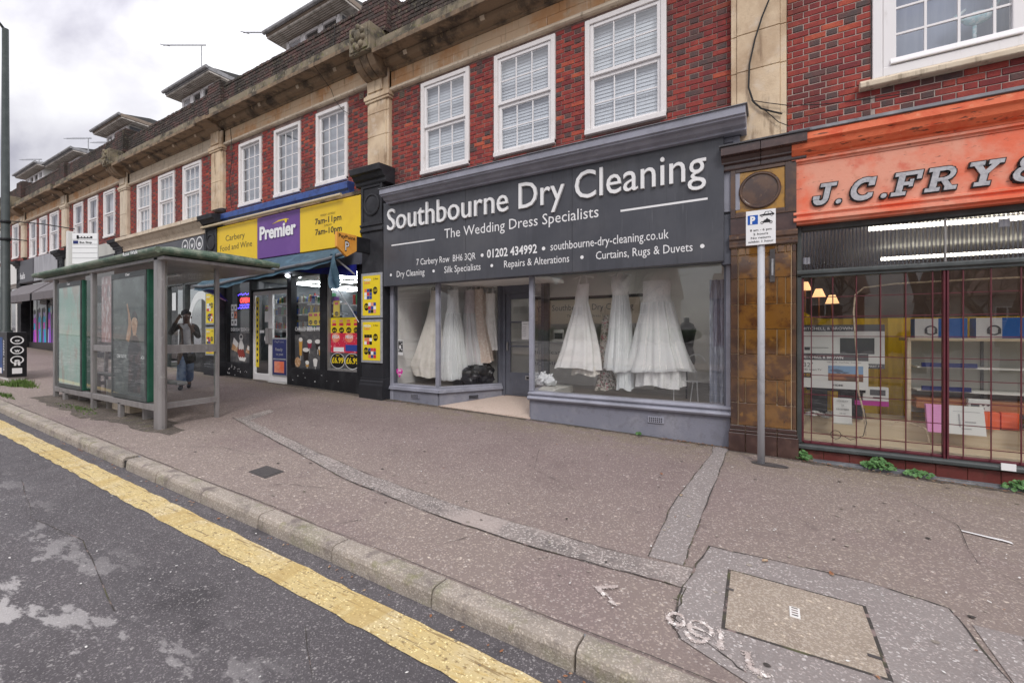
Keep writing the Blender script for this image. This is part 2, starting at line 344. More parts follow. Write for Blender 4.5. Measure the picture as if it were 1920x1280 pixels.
def dup(o, parent, dloc, child=False):
    """copy an object and its children (sub-parts) under parent, shifted by dloc"""
    c = o.copy(); COL.objects.link(c); c.parent = parent
    if not child:
        w = ORG[o.name]+Vector(dloc); ORG[c.name] = w
        c.location = w-(ORG[parent.name] if parent else Vector((0, 0, 0)))
    else: ORG[c.name] = ORG[o.name]+Vector(dloc)
    for k in list(o.children): dup(k, c, dloc, True)
    return c

# lettering ---------------------------------------------------------------
_tc = {}
def glyphs(s, bold=0.0, depth=0.0, res=3):
    key = (s, bold, depth, res)
    if key in _tc: return _tc[key]
    cu = bpy.data.curves.new('lettering', 'FONT'); cu.body = s; cu.size = 1; cu.resolution_u = res; cu.offset = bold; cu.extrude = depth/2
    ob = bpy.data.objects.new('lettering', cu); COL.objects.link(ob)
    dg = bpy.context.evaluated_depsgraph_get()
    me = bpy.data.meshes.new_from_object(ob.evaluated_get(dg))
    v = [tuple(p.co) for p in me.vertices]; f = [tuple(p.vertices) for p in me.polygons]
    bpy.data.objects.remove(ob); bpy.data.curves.remove(cu); bpy.data.meshes.remove(me)
    _tc[key] = (v, f); return v, f
CAP = None
def text(mb, s, o, w=None, h=.1, mi=0, bold=0.0, depth=0.0, align='l', shear=0.0, rv=(1, 0, 0), uv=(0, 0, 1), res=2):
    """add the text s to mb; o baseline origin, h capital height, w total width (None: natural)"""
    global CAP
    if CAP is None:
        v, f = glyphs('H'); CAP = max(p[1] for p in v)
    v, f = glyphs(s, bold, depth, res)
    if not v: return mb
    x0 = min(p[0] for p in v); x1 = max(p[0] for p in v)
    sy = h/CAP; sx = w/(x1-x0) if w else sy
    ww = (x1-x0)*sx
    dx = {'l': 0, 'c': -ww/2, 'r': -ww}[align]
    rv = Vector(rv); uv = Vector(uv); nv = rv.cross(uv); o = Vector(o)
    pts = [o+rv*((p[0]-x0)*sx+dx+shear*p[1]*sy)+uv*(p[1]*sy)+nv*(p[2]+depth/2) for p in v]
    return mb.idx(pts, f, mi)
def letters(parent, s, o, w, h, mats, bold=.0, depth=.03, shear=0, name='letter'):
    """raised letters, one object each"""
    v, f = glyphs(s); x0 = min(p[0] for p in v); x1 = max(p[0] for p in v); sx = w/(x1-x0)
    tail = max(p[0] for p in glyphs('I')[0])
    for i, ch in enumerate(s):
        if ch == ' ': continue
        cv = glyphs(ch)[0]; cw = max(p[0] for p in cv)
        pv = glyphs(s[:i+1])[0]; right = max(p[0] for p in pv); left = right-(cw-min(p[0] for p in cv))
        mb = MB(); text(mb, ch, (o[0]+(left-x0)*sx, o[1], o[2]), (cw-min(p[0] for p in cv))*sx, h, 0, bold, depth, shear=shear, res=3)
        mb.obj(name, mats, parent)

# bricks -------------------------------------------------------------------
BL, BH, BZ, BJ = .215, .1025, .065, .010
def brick_cells(x0, x1, z0, z1, ph=0):
    """Flemish bond cells (x0,x1,z0,z1,is_header) clipped to a rectangle"""
    out = []; k = math.floor(z0/.075)
    while k*.075 < z1-.02:
        a, b = max(k*.075, z0), min(k*.075+BZ, z1)
        if b-a > .02:
            per = BL+BH+2*BJ
            x = math.floor(x0/per)*per-per+(0 if k % 2 else per/2)+ph
            while x < x1:
                for (w, hd) in ((BL, False), (BH, True)):
                    c, d = max(x, x0), min(x+w, x1)
                    if d-c > .025: out.append((c, d, a, b, hd))
                    x += w+BJ
        k += 1
    return out
def brick_mat(hd, rnd, odd):
    r = rnd.random()
    if hd: return 2 if r < .55 else (4 if r < .75 else (1 if r < .9 else 0))
    return 0 if r < .48 else (1 if r < .72 else (4 if r < .84 else (3 if r < .95 else 2)))
BM = ['brick1', 'brick2', 'brick3', 'brick4', 'brick5']
def lay_bricks(wall, rects, y, n_ind, key=None, mats=BM, chooser=brick_mat, seed=1, depth=.03):
    rnd = random.Random(seed); cells = []
    for r in rects: cells += brick_cells(*r)
    cells.sort(key=key or (lambda c: -(c[0]+c[1])))
    cache = {}
    rest = MB()
    for i, (a, b, c, d, hd) in enumerate(cells):
        mi = chooser(hd, rnd, i); yy = y+rnd.uniform(-.003, .003)
        if i < n_ind:
            kk = (round(b-a, 3), round(d-c, 3), mi)
            if kk not in cache:
                w2, h2 = (b-a)/2, (d-c)/2
                mb = MB().brick(-w2, w2, 0, depth, -h2, h2)
                me = bpy.data.meshes.new('brick'); me.from_pydata(mb.v, [], mb.f); me.materials.append(M[mats[mi]]); cache[kk] = me
            link('brick', cache[kk], wall, ((a+b)/2, yy, (c+d)/2))
        else:
            rest.brick(a, b, yy, yy+depth, c, d, mi)
    if rest.v: stuff(rest.obj('brickwork', mats, wall))
# ------------------------------------------------------------------ ground
M['asphalt'] = nmat('road_asphalt', (.135, .122, .128), [((.18, .162, .168), .9, .42, .64, .85), ((.075, .067, .073), 2.2, .53, .72, .75), ((.20, .18, .187), .5, .5, .64, .6, (.25, 3, 1)), ((.055, .05, .053), 1.1, .60, .70, .7),
    ((.20, .185, .19), -170, .62, .80, .55), ((.042, .038, .041), -150, .0, .26, .65), ((.33, .31, .30), -140, .93, .96, .6), ((.38, .36, .35), -75, .986, .992, .6),
    ((.46, .44, .43), 2.4, .535, .585, .8, (1.0, 2.3, 1), (1, -5.05, -5.75)), ((.040, .036, .038), 5, .56, .66, .6, None, (1, -4.62, -4.42))], .82, [(110, .7), (30, .35)], roughn=(3, .62, .9))
M['tarmac'] = nmat('worn_pink_tarmac', (.56, .445, .412), [((.42, .32, .30), .7, .42, .60, .9), ((.74, .64, .525), .55, .30, .50, .95, None, (1, -1.9, -3.5)),
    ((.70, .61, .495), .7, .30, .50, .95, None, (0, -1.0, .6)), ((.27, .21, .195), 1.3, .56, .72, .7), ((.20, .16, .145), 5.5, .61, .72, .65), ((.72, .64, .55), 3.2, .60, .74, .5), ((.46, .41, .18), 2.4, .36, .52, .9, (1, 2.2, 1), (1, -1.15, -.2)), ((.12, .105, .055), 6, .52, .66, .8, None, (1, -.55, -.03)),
    ((.78, .68, .59), -110, .70, .78, .55), ((.15, .115, .108), -95, .0, .23, .65), ((.86, .80, .73), -95, .957, .97, .65), ((.15, .11, .105), -45, .0, .05, .55)], .88, [(95, .8), (24, .4)])
M['patch'] = nmat('grey_tarmac_patch', (.40, .35, .33), [((.45, .40, .375), 1.6, .45, .65, .8), ((.22, .195, .19), 3, .56, .72, .6), ((.52, .48, .46), -115, .76, .80, .6), ((.13, .115, .11), -110, .0, .22, .6), ((.6, .57, .55), -90, .965, .975, .7)], .88, [(95, .6), (24, .35)])
M['patch2'] = nmat('dark_rough_patch', (.36, .31, .285), [((.47, .41, .375), 1.3, .46, .60, .9), ((.13, .115, .11), 3.5, .55, .68, .75), ((.12, .105, .10), -85, .0, .25, .6), ((.58, .53, .49), -90, .82, .86, .65), ((.40, .34, .31), 1.6, .50, .64, .8)], .9, [(70, .8), (18, .6)])
M['joint'] = nmat('dark_joint', (.05, .044, .04), [((.09, .09, .04), 5, .5, .66, .8), ((.24, .18, .165), 9, .54, .62, .9)], .95, [(50, .5)])
M['kerbstone'] = nmat('concrete_kerb', (.50, .43, .36), [((.30, .26, .22), 2.5, .44, .64, .8), ((.34, .33, .20), 4, .50, .7, .7), ((.14, .125, .11), -115, .0, .2, .5), ((.66, .60, .53), -125, .78, .84, .3), ((.17, .14, .13), 5, .54, .68, .75), ((.2, .19, .09), 7, .58, .7, .6)], .92, [(90, .7), (20, .4)])
M['yline'] = nmat('worn_yellow_road_paint', (.86, .73, .38), [((.88, .80, .56), 3, .45, .66, .8), ((.78, .57, .21), 8, .52, .66, .75, (1.4, 7, 1)), ((.85, .70, .38), 16, .58, .66, .6, (1, 4, 1)), ((.30, .21, .09), 26, .585, .64, .85, (1, 2.2, 1)), ((.095, .085, .08), 30, .60, .63, .9), ((.12, .10, .085), 7, .60, .63, .85, (.3, 6, 1)), ((.62, .46, .18), 3, .54, .62, .7, (2, .6, 1)), ((.34, .23, .08), -120, .0, .14, .6)], .75, [(60, .5), (20, .3, (1, 6, 1))])
M['wpaint'] = nmat('spray_paint_white', (.82, .78, .74), [((.42, .35, .32), -70, .0, .45, .8), ((.42, .35, .32), 7, .46, .60, .85)], .85)
M['iron'] = nmat('cast_iron_cover', (.065, .058, .058), [((.13, .11, .1), 6, .5, .7, .7), ((.03, .03, .03), 30, .55, .68, .7)], .7, [(60, .5)])
M['manhole'] = nmat('aggregate_cover_infill', (.70, .60, .47), [((.5, .41, .315), 2.5, .45, .65, .7), ((.30, .24, .19), -120, .0, .20, .6), ((.78, .69, .58), -120, .72, .77, .7), ((.15, .12, .10), -60, .0, .05, .5)], .9, [(90, .7), (30, .3)])
M['grass'] = nmat('short_grass', (.085, .15, .03), [((.15, .22, .05), 5, .45, .65, .8)], .8)
M['leaf'] = nmat('weed_leaf', (.07, .17, .045), [((.13, .27, .09), 14, .45, .66, .8), ((.04, .10, .03), 30, .5, .7, .6)], .6)
M['dleaf'] = nmat('dead_leaf', (.26, .11, .05), [((.45, .36, .25), 22, .5, .62, .9), ((.12, .05, .03), 30, .52, .66, .7)], .8)

M['forecourt'] = nmat('forecourt_paving', (.22, .205, .195), [((.15, .14, .135), .5, .42, .6, .8), ((.30, .28, .26), 1.7, .5, .66, .7)], .9)
def grid_sheet(name, xs, ys, zf, m):
    mb = MB(); nx, ny = len(xs), len(ys)
    v = [(x, y, zf(x, y)) for y in ys for x in xs]
    f = [(j*nx+i, j*nx+i+1, (j+1)*nx+i+1, (j+1)*nx+i) for j in range(ny-1) for i in range(nx-1)]
    return struct(mb.idx(v, f).obj(name, m))
XS = [-90+i*1.5 for i in range(80)]
rz = lambda x, y: gz(x, -4.4)-.105
grid_sheet('road', XS, [-4.36, -5.2, -7, -9, -11, -13.02], rz, 'asphalt')
grid_sheet('pavement', XS, [-4.27, -3.6, -2.9, -2.2, -1.5, -.8, -.2, .06], gz, 'tarmac')
grid_sheet('far_pavement', XS, [-13.12, -14.5, -16.5], lambda x, y: rz(x, y)+.11, 'tarmac')
grid_sheet('ground', [-300, -160]+XS+[90, 160, 300], [-16.5, -25, -45, -80, -200], lambda x, y: rz(max(min(x, 28), -90), y)+.105, M['forecourt'])
grid_sheet('land', [-300, -160, -90], [40, 10, .06, -4.27, -16.5], lambda x, y: gz(-90, 0)-.12, M['asphalt'])
grid_sheet('land', [28.5, 90, 160, 300], [40, 10, .06, -4.27, -16.5], lambda x, y: gz(28.5, 0)-.12, M['asphalt'])
grid_sheet('land', [-300, 300], [.3, 20, 80, 200], lambda x, y: -2.5, M['asphalt'])

# kerb: one object per stone
kerb = struct(MB().box(-60, 28, -4.36, -4.28, -3, -2.6).obj('kerb', 'kerbstone'))
def kerb_stone(x0, x1, y0=-4.405, y1=-4.262, sgn=1):
    mb = MB(); n = 1
    pr = [(y1, -.2), (y1, .002), (y0+.035, .004), (y0+.012, -.006), (y0, -.03), (y0-.012, -.2)] if sgn > 0 else [(y0, -.2), (y0, .002), (y1-.035, .004), (y1-.012, -.006), (y1, -.03), (y1+.012, -.2)]
    g0 = lambda x: gz(x, -4.3) if sgn > 0 else rz(x, 0)+.11
    v = [(x0, p[0], g0(x0)+p[1]) for p in pr]+[(x1, p[0], g0(x1)+p[1]) for p in pr]
    k = len(pr); f = [tuple(range(k)), tuple(range(k, 2*k))[::-1]]+[(i, i+k, (i+1) % k+k, (i+1) % k) for i in range(k)]
    return mb.idx(v, f)
x = -.823+.905*4
rk = random.Random(4)
while x > -55:
    d = rk.uniform(-.004, .004)
    if abs(x-.905/2+6.15) < .42:       # the stone with the drainage notch
        kerb_stone(x-.905+.005, -6.16, -4.405+d, -4.262).obj('kerb_stone', 'kerbstone', kerb, bev=.006)
        kerb_stone(-6.06, x-.005, -4.405+d, -4.262).obj('kerb_stone', 'kerbstone', kerb, bev=.006)
        MB().box(-6.16, -6.06, -4.39, -4.27, gz(-6.1, -4.3)-.1, gz(-6.1, -4.3)-.03).obj('drain_outlet', 'black', kerb)
    else:
        kerb_stone(x-.905+.005, x-.005, -4.405+d, -4.262+d*.5).obj('kerb_stone', 'kerbstone', kerb, bev=.006)
    x -= .905
kerb2 = struct(kerb_stone(-60, 28, -13.12, -13.0, -1).obj('far_kerb', 'kerbstone'))

def sheet(mb, A, B, off, zf=gz, mi=0, sub=1):
    """quad strip between two polylines with the same number of points, laid on the ground"""
    for i in range(len(A)-1):
        q = [A[i], A[i+1], B[i+1], B[i]]
        mb.face([(p[0], p[1], zf(p[0], p[1])+off) for p in q], mi)
    return mb
def wob(pts, n, amp, seed):
    r = random.Random(seed); out = []
    for i in range(len(pts)-1):
        a, b = pts[i], pts[i+1]
        for k in range(n):
            t = k/n; out.append((a[0]+(b[0]-a[0])*t+r.uniform(-amp, amp), a[1]+(b[1]-a[1])*t+r.uniform(-amp, amp)))
    out.append(pts[-1]); return out
def crack(mb, pts, w, off, seed=0, mi=0, zf=gz, lo=0):
    p = wob(pts, 6, .008, seed); A = []; B = []; r = random.Random(seed+5)
    for i, q in enumerate(p):
        a = Vector(p[max(i-1, 0)]); b = Vector(p[min(i+1, len(p)-1)]); d = (b-a).normalized(); nrm = Vector((-d.y, d.x)); ww = w*max(lo, r.choice((.2, .35, .5, .7, 1.0, .8)))/2*.8
        A.append(tuple(Vector(q)+nrm*ww)); B.append(tuple(Vector(q)-nrm*ww))
    return sheet(mb, A, B, off, zf, mi)
# yellow line
r = random.Random(3); A = []; B = []
x = -60
while x < 6:
    A.append((x, -4.545+r.uniform(-.008, .008))); B.append((x, -4.757+r.uniform(-.009, .009))); x += .11
yl = sheet(MB(), A, B, .005, rz).obj('yellow_line', 'yline'); struct(yl)
# trench reinstatement strip and its branch
SA = [(-7.30, -2.68), (-6.2, -2.93), (-4.763, -3.237), (-3.597, -3.502), (-2.217, -3.645), (-1.402, -3.657), (-.78, -3.608), (-.44, -3.585)]
SB = [(-6.75, -2.66), (-5.7, -2.87), (-4.562, -3.1), (-3.462, -3.287), (-2.3, -3.398), (-1.582, -3.396), (-1.022, -3.40), (-.44, -3.33)]
mb = MB(); sheet(mb, wob(SA, 5, .012, 1), wob(SB, 5, .012, 2), .004)
struct(mb.obj('pavement_strip', 'patch2'))
CA = [(-.66, -.10), (-.635, -.459), (-.70, -1.4), (-.755, -2.344), (-.725, -3.335)]
CB = [(-.47, -.10), (-.483, -.358), (-.49, -1.4), (-.505, -2.596), (-.50, -3.325)]
struct(sheet(MB(), wob(CA, 5, .006, 6), wob(CB, 5, .006, 7), .004).obj('pavement_strip', 'patch'))
struct(sheet(MB(), [(-7.154, -2.679), (-7.444, -2.002)], [(-6.85, -2.679), (-7.239, -2.04)], .0045).obj('pavement_strip', 'patch2'))
# grey surround of the manhole
sur = [(-.385, -2.964), (-.465, -3.575), (-.451, -3.954), (-.40, -4.05), (-.096, -4.18), (.95, -4.19), (.93, -3.55), (.87, -2.984), (.511, -2.909)]
mb = MB(); mb.face([(p[0], p[1], gz(*p)+.006) for p in sur]); struct(mb.obj('pavement_patch', 'patch'))
mb = MB(); mb.face([(p[0], p[1], gz(*p)+.005) for p in [(.93, -3.1), (2.3, -3.0), (3.5, -3.4), (3.5, -4.22), (.96, -4.2)]]); struct(mb.obj('pavement_patch', 'patch'))
mb = MB()
crack(mb, SA, .016, .0085, 1); crack(mb, SB[1:], .009, .0085, 2)
crack(mb, CA, .012, .0085, 3); crack(mb, CB, .013, .0085, 4)
crack(mb, sur[:4], .02, .0085, 5); crack(mb, [sur[0], sur[8], sur[7]], .015, .0085, 6); crack(mb, [sur[7], sur[6], sur[5]], .014, .0085, 7)
crack(mb, [(-.44, -3.6), (-.46, -3.9), (-.30, -4.0), (-.1, -4.12)], .014, .0085, 8)
crack(mb, [(-12, -4.255), (-9, -4.256), (-6, -4.254), (-3, -4.254), (.0, -4.256), (3, -4.25)], .012, .0085, 9)
crack(mb, [(-1.9, -3.75), (-2.0, -3.95)], .008, .0085, 10); crack(mb, [(-1.3, -3.72), (-1.36, -3.8)], .008, .0085, 11)
crack(mb, [(-5.2, -.16), (-3.45, -.14)], .03, .0085, 12); crack(mb, [(-3.4, -.06), (-.5, -.06)], .03, .0085, 13)
struct(mb.obj('pavement_joint', 'joint'))
import mathutils.noise as mnoise
# spray paint marks on the pavement
def stroke(mb, pts, w, seed=0):
    rs = random.Random(seed+90); L_ = [math.dist(pts[i], pts[i+1]) for i in range(len(pts)-1)]
    for i, l in enumerate(L_):
        for k in range(int(l*3200)):
            u = rs.random(); x = pts[i][0]+(pts[i+1][0]-pts[i][0])*u+rs.gauss(0, w*.30); y = pts[i][1]+(pts[i+1][1]-pts[i][1])*u+rs.gauss(0, w*.30); r_ = rs.uniform(.0015, .0042)
            if mnoise.noise(Vector((x*14, y*14, seed))) < -.28: continue
            a0 = rs.uniform(0, 6); mb.face([(x+r_*math.cos(a0+b*1.257), y+r_*math.sin(a0+b*1.257), gz(x, y)+.011+.0004*rs.random()) for b in range(5)])
mb = MB()
stroke(mb, [(-.80, -3.80), (-.90, -3.875), (-.76, -3.975)], .026, 1)
stroke(mb, [(-.232, -3.885), (-.215, -4.03)], .028, 2); stroke(mb, [(-.118, -3.93), (-.085, -4.09)], .026, 3)
stroke(mb, [(-.085, -4.085), (.12, -4.13)], .03, 4)
for cx, cy, rr, sd_ in ((-.44, -3.915, .045, 5), (-.32, -3.93, .055, 6), (-.33, -3.985, .05, 7)):
    stroke(mb, [(cx+rr*math.cos(a*.7), cy+rr*math.sin(a*.7)*1.1) for a in range(10)], .020, sd_)
stuff(mb.obj('spray_paint_mark', 'wpaint'))
mb = MB(); rs = random.Random(41)                       # trodden gum and tar spots
for k in range(260):
    x, y = rs.uniform(-11, 3), rs.uniform(-4.15, -.25); a, b = rs.uniform(.007, .02), rs.uniform(.006, .016); mi = 0 if rs.random() < .6 else 1
    mb.face([(x+a*math.cos(q*.785)*rs.uniform(.8, 1.1), y+b*math.sin(q*.785)*rs.uniform(.8, 1.1), gz(x, y)+.0088) for q in range(8)], mi)
stuff(mb.obj('gum_spot', ['joint', 'kerbstone']))
mb = MB()
for i_, pts in enumerate(([(-6.2, -3.9), (-5.7, -3.6), (-5.1, -3.55)], [(-3.1, -1.2), (-2.5, -1.5), (-2.2, -2.2), (-1.6, -2.5)], [(1.0, -.9), (1.3, -1.5), (1.2, -2.2), (1.6, -2.8)], [(-7.8, -1.2), (-7.0, -1.7), (-6.5, -1.6)], [(-4.2, -4.2), (-4.0, -3.9), (-3.6, -3.75)], [(-2.9, -4.2), (-2.75, -3.95)])): crack(mb, pts, .007, .0086, 60+i_)
for i_, pts in enumerate(([(-6.5, -5.1), (-5.2, -5.3), (-4.4, -5.2), (-3.2, -5.4)], [(-2.2, -4.9), (-1.7, -5.2), (-1.5, -5.6)])): crack(mb, pts, .008, .004, 80+i_, 0, rz)
struct(mb.obj('crack', 'joint'))
# manhole cover
mh = thing('manhole_cover', 'rectangular inspection cover filled with pebbly concrete in the pavement', 'manhole cover', (.11, -3.53, gz(.11, -3.53)))
c4 = [(-.245, -3.215), (.462, -3.215), (.472, -3.83), (-.228, -3.86)]
def inset(c, d):
    cx = sum(p[0] for p in c)/4; cy = sum(p[1] for p in c)/4
    return [(p[0]+(cx-p[0])*d, p[1]+(cy-p[1])*d) for p in c]
def slab(mb, c, z0, z1, mi=0):
    v = [(p[0], p[1], gz(*p)+z0) for p in c]+[(p[0], p[1], gz(*p)+z1) for p in c]
    return mb.idx(v, [(4, 5, 6, 7), (0, 1, 5, 4), (1, 2, 6, 5), (2, 3, 7, 6), (3, 0, 4, 7)], mi)
slab(MB(), c4, -.02, .007).obj('rim', 'joint', mh)
slab(MB(), inset(c4, .048), -.02, .0105).obj('infill', 'manhole', mh, bev=.004)
def gbox(mb, x0, x1, y0, y1, o0, o1, mi=0): return slab(mb, [(x0, y1), (x1, y1), (x1, y0), (x0, y0)], o0, o1, mi)
np_ = gbox(MB(), .085, .135, -3.56, -3.46, 0, .016).obj('name_plate', 'offwhite', mh, bev=.003); mb = MB()
for k_ in range(4): gbox(mb, .095, .125, -3.548+.023*k_, -3.538+.023*k_, .0155, .0166)
mb.obj('plate_lettering', 'joint', np_)
mb = MB(); gbox(mb, -.235, -.195, -3.475, -3.455, 0, .014); gbox(mb, .40, .455, -3.70, -3.68, 0, .014); mb.obj('lifting_key_slot', 'iron', mh)
cv = thing('stopcock_cover', 'small dark iron stopcock lid set in the pavement by the kerb', 'utility cover', (-4.46, -3.79, gz(-4.46, -3.79)))
cc = [(-4.642, -3.686), (-4.32, -3.69), (-4.286, -3.91), (-4.61, -3.895)]
slab(MB(), cc, -.02, .006).obj('rim', 'iron', cv, bev=.003); slab(MB(), inset(cc, .16), -.02, .010).obj('lid', 'iron', cv, bev=.002)

M['shadedirt'] = nmat('dirt_and_contact_shade', (.13, .105, .085), [((.26, .21, .175), 5, .46, .62, .8), ((.17, .16, .06), 7, .54, .68, .8), ((.4, .34, .3), -90, .85, .9, .6), ((.06, .05, .042), -70, .0, .2, .7)], .95, [(60, .7)])  # dark strips at the wall foot: dirt plus painted contact shadow
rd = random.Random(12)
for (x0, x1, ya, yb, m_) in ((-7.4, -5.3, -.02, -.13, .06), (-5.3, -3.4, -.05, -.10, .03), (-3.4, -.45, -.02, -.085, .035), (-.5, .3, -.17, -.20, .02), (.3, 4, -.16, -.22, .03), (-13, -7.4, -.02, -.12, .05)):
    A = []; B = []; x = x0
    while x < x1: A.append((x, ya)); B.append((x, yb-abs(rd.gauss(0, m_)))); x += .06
    if len(A) > 1: struct(sheet(MB(), A, B, .0032).obj('contact_shade_dirt', 'shadedirt'))
# ------------------------------------------------------------------ terrace: upper storeys
BAYS = [  # name, label, xl, xr (centres of the pilasters), dz, windows style, brick objects, windows (x0,x1)
    dict(n='dry_cleaners_building', l='brick and stone shop building above the charcoal dry cleaning sign', xl=-6.89, xr=-.15, dz=0.0, st='sash', nb=300, wz=(4.53, 6.265), w=[(-5.80, -4.655), (-4.13, -2.967), (-2.47, -1.262)]),
    dict(n='convenience_store_building', l='terraced shop building with the yellow and purple food store sign', xl=-13.19, xr=-6.89, dz=.285, st='fix', nb=300, wz=(4.835, 6.49), w=[(-12.20, -11.155), (-10.604, -9.55), (-8.97, -7.905)]),
    dict(n='estate_agent_building', l='terraced shop building with cream stone frieze behind the bus shelter roof', xl=-19.43, xr=-13.19, dz=.245, st='sash', nb=0, wz=(4.80, 6.50), w=[(-18.52, -17.46), (-16.93, -15.84), (-15.30, -14.20)]),
    dict(n='black_sign_building', l='terraced shop building between the estate agent and the grey awning shop', xl=-25.46, xr=-19.43, dz=.475, st='plain', nb=0, wz=(5.02, 6.72), w=[(-24.56, -23.55), (-22.99, -22.01), (-21.43, -20.40)]),
    dict(n='awning_shop_building', l='terraced shop building with grey awning and brightly painted window', xl=-31.3, xr=-25.46, dz=.52, st='plain', nb=0, wz=(5.05, 6.76), w=[(-30.5, -29.47), (-29.0, -27.95), (-27.55, -26.4)]),
    dict(n='end_shop_building', l='terraced shop building with white shopfront behind the green lamp post', xl=-37.2, xr=-31.3, dz=.72, st='plain', nb=0, wz=(5.25, 6.96), w=[(-36.4, -35.35), (-34.9, -33.85), (-33.4, -32.3)]),
]
def make_window(parent, x0, x1, z0, z1, style, y=0.0):
    """white window: frame with sashes, glazing bars, panes, blind"""
    t = .075
    mb = MB()
    mb.box(x0, x0+t, y-.03, y+.10, z0, z1).box(x1-t, x1, y-.03, y+.10, z0, z1).box(x0+t, x1-t, y-.032, y+.10, z1-t, z1)
    mb.box(x0-.0, x1+.0, y-.05, y+.10, z0-.012, z0+.06)
    w = mb.obj('window', 'timber_w', parent, bev=.006, loc=((x0+x1)/2, y, z0))
    a, b, c, d = x0+t+.003, x1-t-.003, z0+.063, z1-t-.003
    if style == 'fix':
        sashes = [(a, b, c, d, y+.02, 3, 5)]
    else:
        m = c+(d-c)*.505
        sashes = [(a, b, m+.002, d, y-.012, 3, 2), (a, b, c, m-.002, y+.02, 3, 2)]
    for (p, q, r_, s_, yy, nx, nz) in sashes:
        f = .052
        mb = MB().box(p, p+f, yy, yy+.05, r_, s_).box(q-f, q, yy, yy+.05, r_, s_).box(p+f, q-f, yy+.001, yy+.05, r_, r_+f).box(p+f, q-f, yy+.001, yy+.05, s_-f, s_)
        sh = mb.obj('sash', 'upvc', w, bev=.006)
        gx0, gx1, gz0, gz1 = p+f, q-f, r_+f, s_-f
        MB().rect(gx0, gx1, gz0, gz1, yy+.022).obj('pane', 'glass', w)
        if style != 'plain':
            mb = MB()
            for i in range(1, nx):
                xx = gx0+(gx1-gx0)*i/nx; mb.box(xx-.009, xx+.009, yy+.012, yy+.034, gz0, gz1)
            for i in range(1, nz):
                zz = gz0+(gz1-gz0)*i/nz; mb.box(gx0, gx1, yy+.0125, yy+.0335, zz-.009, zz+.009)
            mb.obj('glazing_bar', 'upvc', w)
    if style == 'sash':
        mb = MB(); z = c+.01
        while z < d:
            mb.face([(a, y+.090, z), (b, y+.090, z), (b, y+.101, z+.057), (a, y+.101, z+.057)]); z += .054
        mb.obj('blind', 'blind', w)
    elif style == 'fix':
        MB().box(a, b, y+.14, y+.15, c, d).obj('roller_blind', 'greyblind', w)
    else:
        mb = MB(); n = 24
        for i in range(n):
            u0, u1 = a+(b-a)*i/n, a+(b-a)*(i+1)/n; k0, k1 = .012*math.sin(i*1.9), .012*math.sin((i+1)*1.9)
            mb.face([(u0, y+.14+k0, c), (u1, y+.14+k1, c), (u1, y+.14+k1, d), (u0, y+.14+k0, d)])
        mb.obj('net_curtain', 'net', w)
    MB().box(a-.05, b+.05, y+.2, y+.25, c-.05, d+.05).obj('room_back', 'greyblind' if style == 'sash' else 'dark', w)
    return w
def carve(mb, x, y, z, s):
    for (dx, dz, r_) in ((0, .04, .09), (-.1, .1, .05), (.1, .1, .05), (-.07, -.12, .055), (.07, -.12, .055), (0, -.17, .05), (0, .17, .05), (-.13, -.02, .045), (.13, -.02, .045)):
        mb.ell((x+dx*s, y, z+dz*s), (r_*s, .05, r_*s*1.1), 10, 6)
